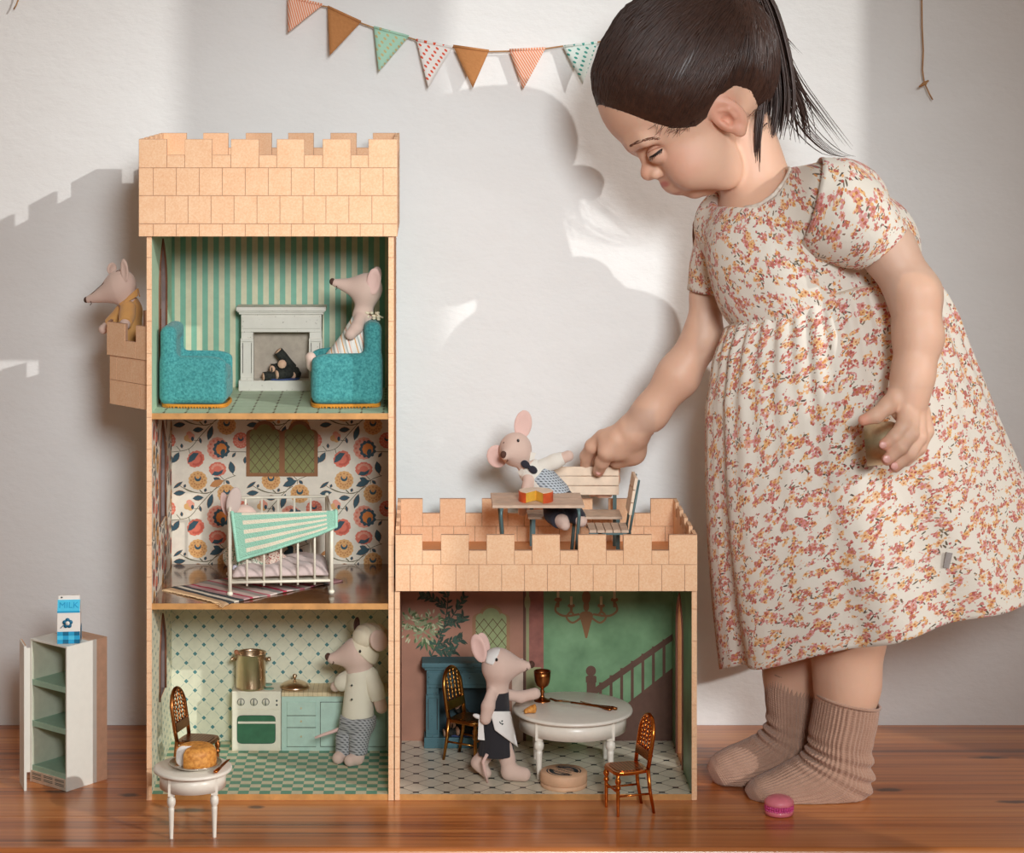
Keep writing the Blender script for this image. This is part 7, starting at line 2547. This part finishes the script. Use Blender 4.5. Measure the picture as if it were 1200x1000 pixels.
# sleeves from ring pairs (top point, bottom point, half depth, depth)
def sleeve(name, rings, Ys, half, seed):
    vs, n, m = [], 40, 22
    R_ = len(rings)
    for j in range(m + 1):
        t_ = j / m * (R_ - 1); i = min(R_ - 2, int(t_)); u_ = t_ - i
        T = Bp(*rings[i][0], Ys[i]).lerp(Bp(*rings[i + 1][0], Ys[i + 1]), u_)
        Bt = Bp(*rings[i][1], Ys[i]).lerp(Bp(*rings[i + 1][1], Ys[i + 1]), u_)
        hw = half[i] + (half[i + 1] - half[i]) * u_
        c = (T + Bt) / 2; d = (T - Bt) / 2
        for k in range(n):
            a = 2 * PI * k / n
            f_ = 1.02 + .020 * math.sin(3 * a + seed + t_ * 2) * min(1, t_)
            vs.append(c + d * math.cos(a) * f_ + V((0, -1, 0)) * hw * math.sin(a) * f_)
    fs = [(j * n + k, j * n + (k + 1) % n, (j + 1) * n + (k + 1) % n, (j + 1) * n + k) for j in range(m) for k in range(n)]
    me = mesh_np(name, vs, fs)
    uv = me.uv_layers.new(name='UVMap')
    L_ = (Bp(*rings[0][0], Ys[0]) - Bp(*rings[-1][0], Ys[-1])).length
    for p in me.polygons:
        for li in p.loop_indices:
            j, k = divmod(me.loops[li].vertex_index, n)
            if k == 0 and max(me.loops[q].vertex_index % n for q in p.loop_indices) == n - 1: k = n
            uv.data[li].uv = (k / n * .21 + seed, -j / m * L_)
    o = obj(name, me, M_flo, girl, solid=.0014)
    # stitched hem
    return o
sleeve('sleeve', [((962, 186), (936, 286)), ((994, 188), (955, 303)), ((1030, 214), (981, 309)), ((1050, 247), (996, 313)), ((1061.5, 266), (1004, 316))], [-.020, -.030, -.042, -.052, -.058], [.040, .045, .043, .039, .037], .37)
sleeve('sleeve', [((858, 224), (892, 296)), ((834, 238), (872, 318)), ((818, 266), (856, 335)), ((810, 305), (850, 342)), ((807, 340), (848, 345))], [.118, .120, .122, .124, .124], [.036, .038, .036, .034, .031], .83)
# skirt
Lp = [(0, 850, 386), (.12, 838, 425), (.25, 829, 478), (.42, 829, 560), (.6, 832, 640), (.8, 838, 714), (1, 846, 782)]
Rp = [(0, 1092, 324), (.12, 1118, 372), (.25, 1140, 425), (.42, 1166, 490), (.6, 1190, 545), (.8, 1222, 612), (1, 1258, 676)]
ip = lambda T, t_, i: float(np.interp(t_, [q[0] for q in T], [q[i] for q in T]))
n, m = 300, 80
vs = []
YS = .048
fr = random.Random(21)
ph = [fr.uniform(0, 6.28) for _ in range(8)]
for j in range(-1, m + 1):
    t_ = max(j, 0) / m
    tuck = .88 if j < 0 else 1.0
    Lq, Rq = Bp(ip(Lp, t_, 1), ip(Lp, t_, 2), YS), Bp(ip(Rp, t_, 1), ip(Rp, t_, 2), YS)
    c = (Lq + Rq) / 2; d = (Rq - Lq) / 2
    ry = .085 + .065 * t_ ** .8
    # the near part of the ring hangs lower in the picture by perspective alone; keep the ring plane
    for k in range(n):
        a = 2 * PI * k / n
        g1 = .034 * math.sin(38 * a + 2 * math.sin(3 * a + ph[0])) * math.exp(-t_ * 4.5) * min(1, .25 + t_ * 12)
        g2 = .055 * (t_ ** .6) * (math.sin(9 * a + ph[1] + .8 * math.sin(2 * a + ph[2])) * .6 + math.sin(14 * a + ph[3]) * .3 + .25 * math.sin(21 * a + ph[4]) * (1 - t_))
        puff = .030 * math.exp(-((t_ - .10) / .07) ** 2) * .4
        f_ = (1 + g1 + g2 + puff) * tuck
        p = c + d * math.cos(a) * (f_ if abs(math.cos(a)) < .97 or j < 0 else 1 + (f_ - 1) * .5) + V((0, -1, 0)) * ry * math.sin(a) * f_
        p.z += -.0015 * math.sin(9 * a + ph[1]) * t_ + (.019 + .006 * t_) * math.sin(a)
        if p.y > WALLY - .004: p.y = WALLY - .004
        vs.append(p)
fs = [(j * n + k, (j + 1) * n + k, (j + 1) * n + (k + 1) % n, j * n + (k + 1) % n) for j in range(m + 1) for k in range(n)]
me = mesh_np('skirt', vs, fs)
uv = me.uv_layers.new(name='UVMap')
for p in me.polygons:
    wrap = max(me.loops[q].vertex_index % n for q in p.loop_indices) == n - 1
    for li in p.loop_indices:
        j, k = divmod(me.loops[li].vertex_index, n)
        if k == 0 and wrap: k = n
        t_ = j / m
        uv.data[li].uv = ((k / n - .75) * (.86 + .22 * t_) + .3, -t_ * .40)
skirt = obj('skirt', me, M_flo, girl, solid=.0016)
# waist seam and small side label
ws = MB()
ring = [V(vs[n + k]) for k in range(n)]
ws.tube([p + V((0, 0, .0006)) for p in ring[::3]], .0013, 6, closed=True)
ws.build('waist_seam', mat('seam_shade', (206, 186, 166), .9), skirt)
vS = np.array([tuple(q) for q in vs]); sx2, sy2 = to_px(vS)
cand = np.where((np.hypot(sx2 - 1111, sy2 - 657) < 6) & (vS[:, 1] < .03))[0]
pS = V(vS[cand].mean(axis=0))
MB().obox(at(1111, 657, pS.y - .0012), (.0040, .0006, .0080), Matrix.Rotation(.25, 3, 'Z') @ Matrix.Rotation(.2, 3, 'Y')).build('side_label', mat('grey_label', (150, 142, 138), .8), skirt, 'small grey side label')

# --- knitted socks
def sock_mat():
    m, t, p = nt('beige_knit')
    uv = N(t, 'ShaderNodeUVMap').outputs[0]
    co = ocoord(t)
    n1 = noise(t, co, 700, 3, .7); n2 = noise(t, co, 90, 2)
    L(t, mixc(t, math_(t, 'MULTIPLY_ADD', n1, .7, math_(t, 'MULTIPLY', n2, .3)), srgb(150, 108, 86), srgb(206, 168, 146)), p.inputs['Base Color'])
    p.inputs['Roughness'].default_value = .95; p.inputs['Sheen Weight'].default_value = .4
    sx = N(t, 'ShaderNodeSeparateXYZ'); L(t, uv, sx.inputs[0])
    w_ = math_(t, 'SINE', math_(t, 'MULTIPLY', sx.outputs[1], 2600))
    bump(t, p, math_(t, 'ADD', math_(t, 'MULTIPLY', w_, .15), n1), .0010, .7)
    return m
M_sock = sock_mat()
def sock(label, F, Bk, Yf, W, seed):
    """rings given by instep and heel points in side view"""
    nR = len(F); n = 46 * 4; m = 90
    vs = []
    fl_ = lambda P_, i, u_: V(((1 - u_) * P_[i][0] + u_ * P_[i + 1][0], (1 - u_) * P_[i][1] + u_ * P_[i + 1][1]))
    def cr_(P_, t_):
        i = min(nR - 2, int(t_)); u_ = t_ - i
        q = [P_[max(i - 1, 0)], P_[i], P_[i + 1], P_[min(i + 2, nR - 1)]]
        return [.5 * (2 * q[1][a] + (q[2][a] - q[0][a]) * u_ + (2 * q[0][a] - 5 * q[1][a] + 4 * q[2][a] - q[3][a]) * u_ ** 2 + (3 * q[1][a] - q[0][a] - 3 * q[2][a] + q[3][a]) * u_ ** 3) for a in (0, 1)]
    L_ = 0; prevc = None; Ls = []
    for j in range(m + 1):
        t_ = j / m * (nR - 1)
        f2, b2 = cr_(F, t_), cr_(Bk, t_)
        Yc = Yf(t_ / (nR - 1)); w_ = float(np.interp(t_, range(nR), W))
        f3, b3 = Bp(f2[0], f2[1], Yc), Bp(b2[0], b2[1], Yc)
        c = (f3 + b3) / 2; d = (f3 - b3) / 2
        if prevc is not None: L_ += (c - prevc).length
        prevc = c; Ls.append(L_)
        slouch = .0022 * math.sin(t_ * 7.5 + seed) * math.exp(-((t_ - 3.6) / 1.3) ** 2)
        for k in range(n):
            a = 2 * PI * k / n
            rib = (.0011 if t_ < nR - 2.6 else .0003) * math.cos(46 * a)
            ca_, sa_ = math.cos(a), math.sin(a)
            e = .86
            ex = math.copysign(abs(ca_) ** e, ca_); ey = math.copysign(abs(sa_) ** e, sa_)
            rad = V((d.x * ex, -w_ * ey, d.z * ex))
            ln = rad.length or 1
            p = c + rad * (1 + (rib + slouch * (1 + .5 * math.sin(3 * a))) / ln)
            if p.z < .0006: p.z = .0006 + (p.z - .0006) * .05 if p.z > -.02 else .0006
            p.z = max(p.z, .0004)
            vs.append(p)
    fs = [(j * n + k, j * n + (k + 1) % n, (j + 1) * n + (k + 1) % n, (j + 1) * n + k) for j in range(m) for k in range(n)]
    vs.append(sum((vs[m * n + k] for k in range(n)), V((0, 0, 0))) / n)
    me = bpy.data.meshes.new('sock')
    me.from_pydata([tuple(q) for q in vs], [], fs + [(m * n + k, m * n + (k + 1) % n, len(vs) - 1) for k in range(n)])
    me.polygons.foreach_set('use_smooth', [True] * len(me.polygons))
    uv = me.uv_layers.new(name='UVMap')
    for l in me.loops:
        j, k = divmod(min(l.vertex_index, (m + 1) * n - 1), n); uv.data[l.index].uv = (k / n, Ls[j])
    o = obj('sock', me, M_sock, girl, label)
    # rolled cuff edge
    cf = MB(); cf.tube([V(vs[k]) for k in range(0, n, 4)], .0016, 6, closed=True); cf.build('cuff_edge', M_sock, o)
    return o
sock('beige knitted sock on the foot nearer the front',
     [(957, 812), (953, 835), (949, 858), (948, 872), (943, 882), (934, 889), (920, 897), (904, 906), (889, 913), (879, 919), (873, 927)],
     [(1029, 827), (1026, 850), (1021, 873), (1021, 896), (1021, 918), (1012, 936), (988, 945), (955, 946), (922, 945), (897, 943), (880, 938)],
     lambda u: .018 - .004 * u, [.0335, .0325, .031, .0305, .0305, .031, .031, .031, .029, .024, .011], .3)
sock('beige knitted sock on the foot nearer the wall',
     [(898, 783), (897, 805), (899, 830), (899, 848), (893, 858), (883, 865), (869, 872), (855, 878), (842, 885), (833, 892), (829, 901)],
     [(957, 797), (953, 820), (951, 845), (951, 868), (951, 892), (944, 908), (922, 917), (896, 920), (872, 921), (850, 921), (836, 916)],
     lambda u: .086 - .022 * u, [.029, .029, .028, .028, .029, .030, .030, .030, .028, .023, .010], 1.1)

# --- the cup in the hand
cc = thing('metal_cup', 'small brushed metal cup held sideways in the left hand', 'cup', Bz(1032, 520, -.118))
a = Bz(1014.5, 521, -.1105); b_ = Bz(1056, 518.5, -.1180)
ax_ = (b_ - a).normalized()
Rc = ax_.to_track_quat('Z', 'Y').to_matrix()
Lc_ = (b_ - a).length
Rr = 25.2 * S(-.117)
M_cup = mat('cup_brushed_gold', (208, 192, 160), .42, metal=1, var=.06, vs=300)
MB().lathe([(Rr * .90, .0015), (Rr * .965, .0003), (Rr, .0002), (Rr, Lc_ * .66), (Rr * .985, Lc_ * .78), (Rr * .90, Lc_ * .90), (Rr * .70, Lc_ * .975), (Rr * .3, Lc_ * 1.02), (.0002, Lc_ * 1.03)], a, 48, R=Rc, cap=False).lathe([(Rr * .93, .0004), (Rr * .93, Lc_ * .6), (Rr * .6, Lc_ * .9), (.0002, Lc_ * .95)], a, 48, R=Rc, cap=False).build('cup_wall', M_cup, cc)
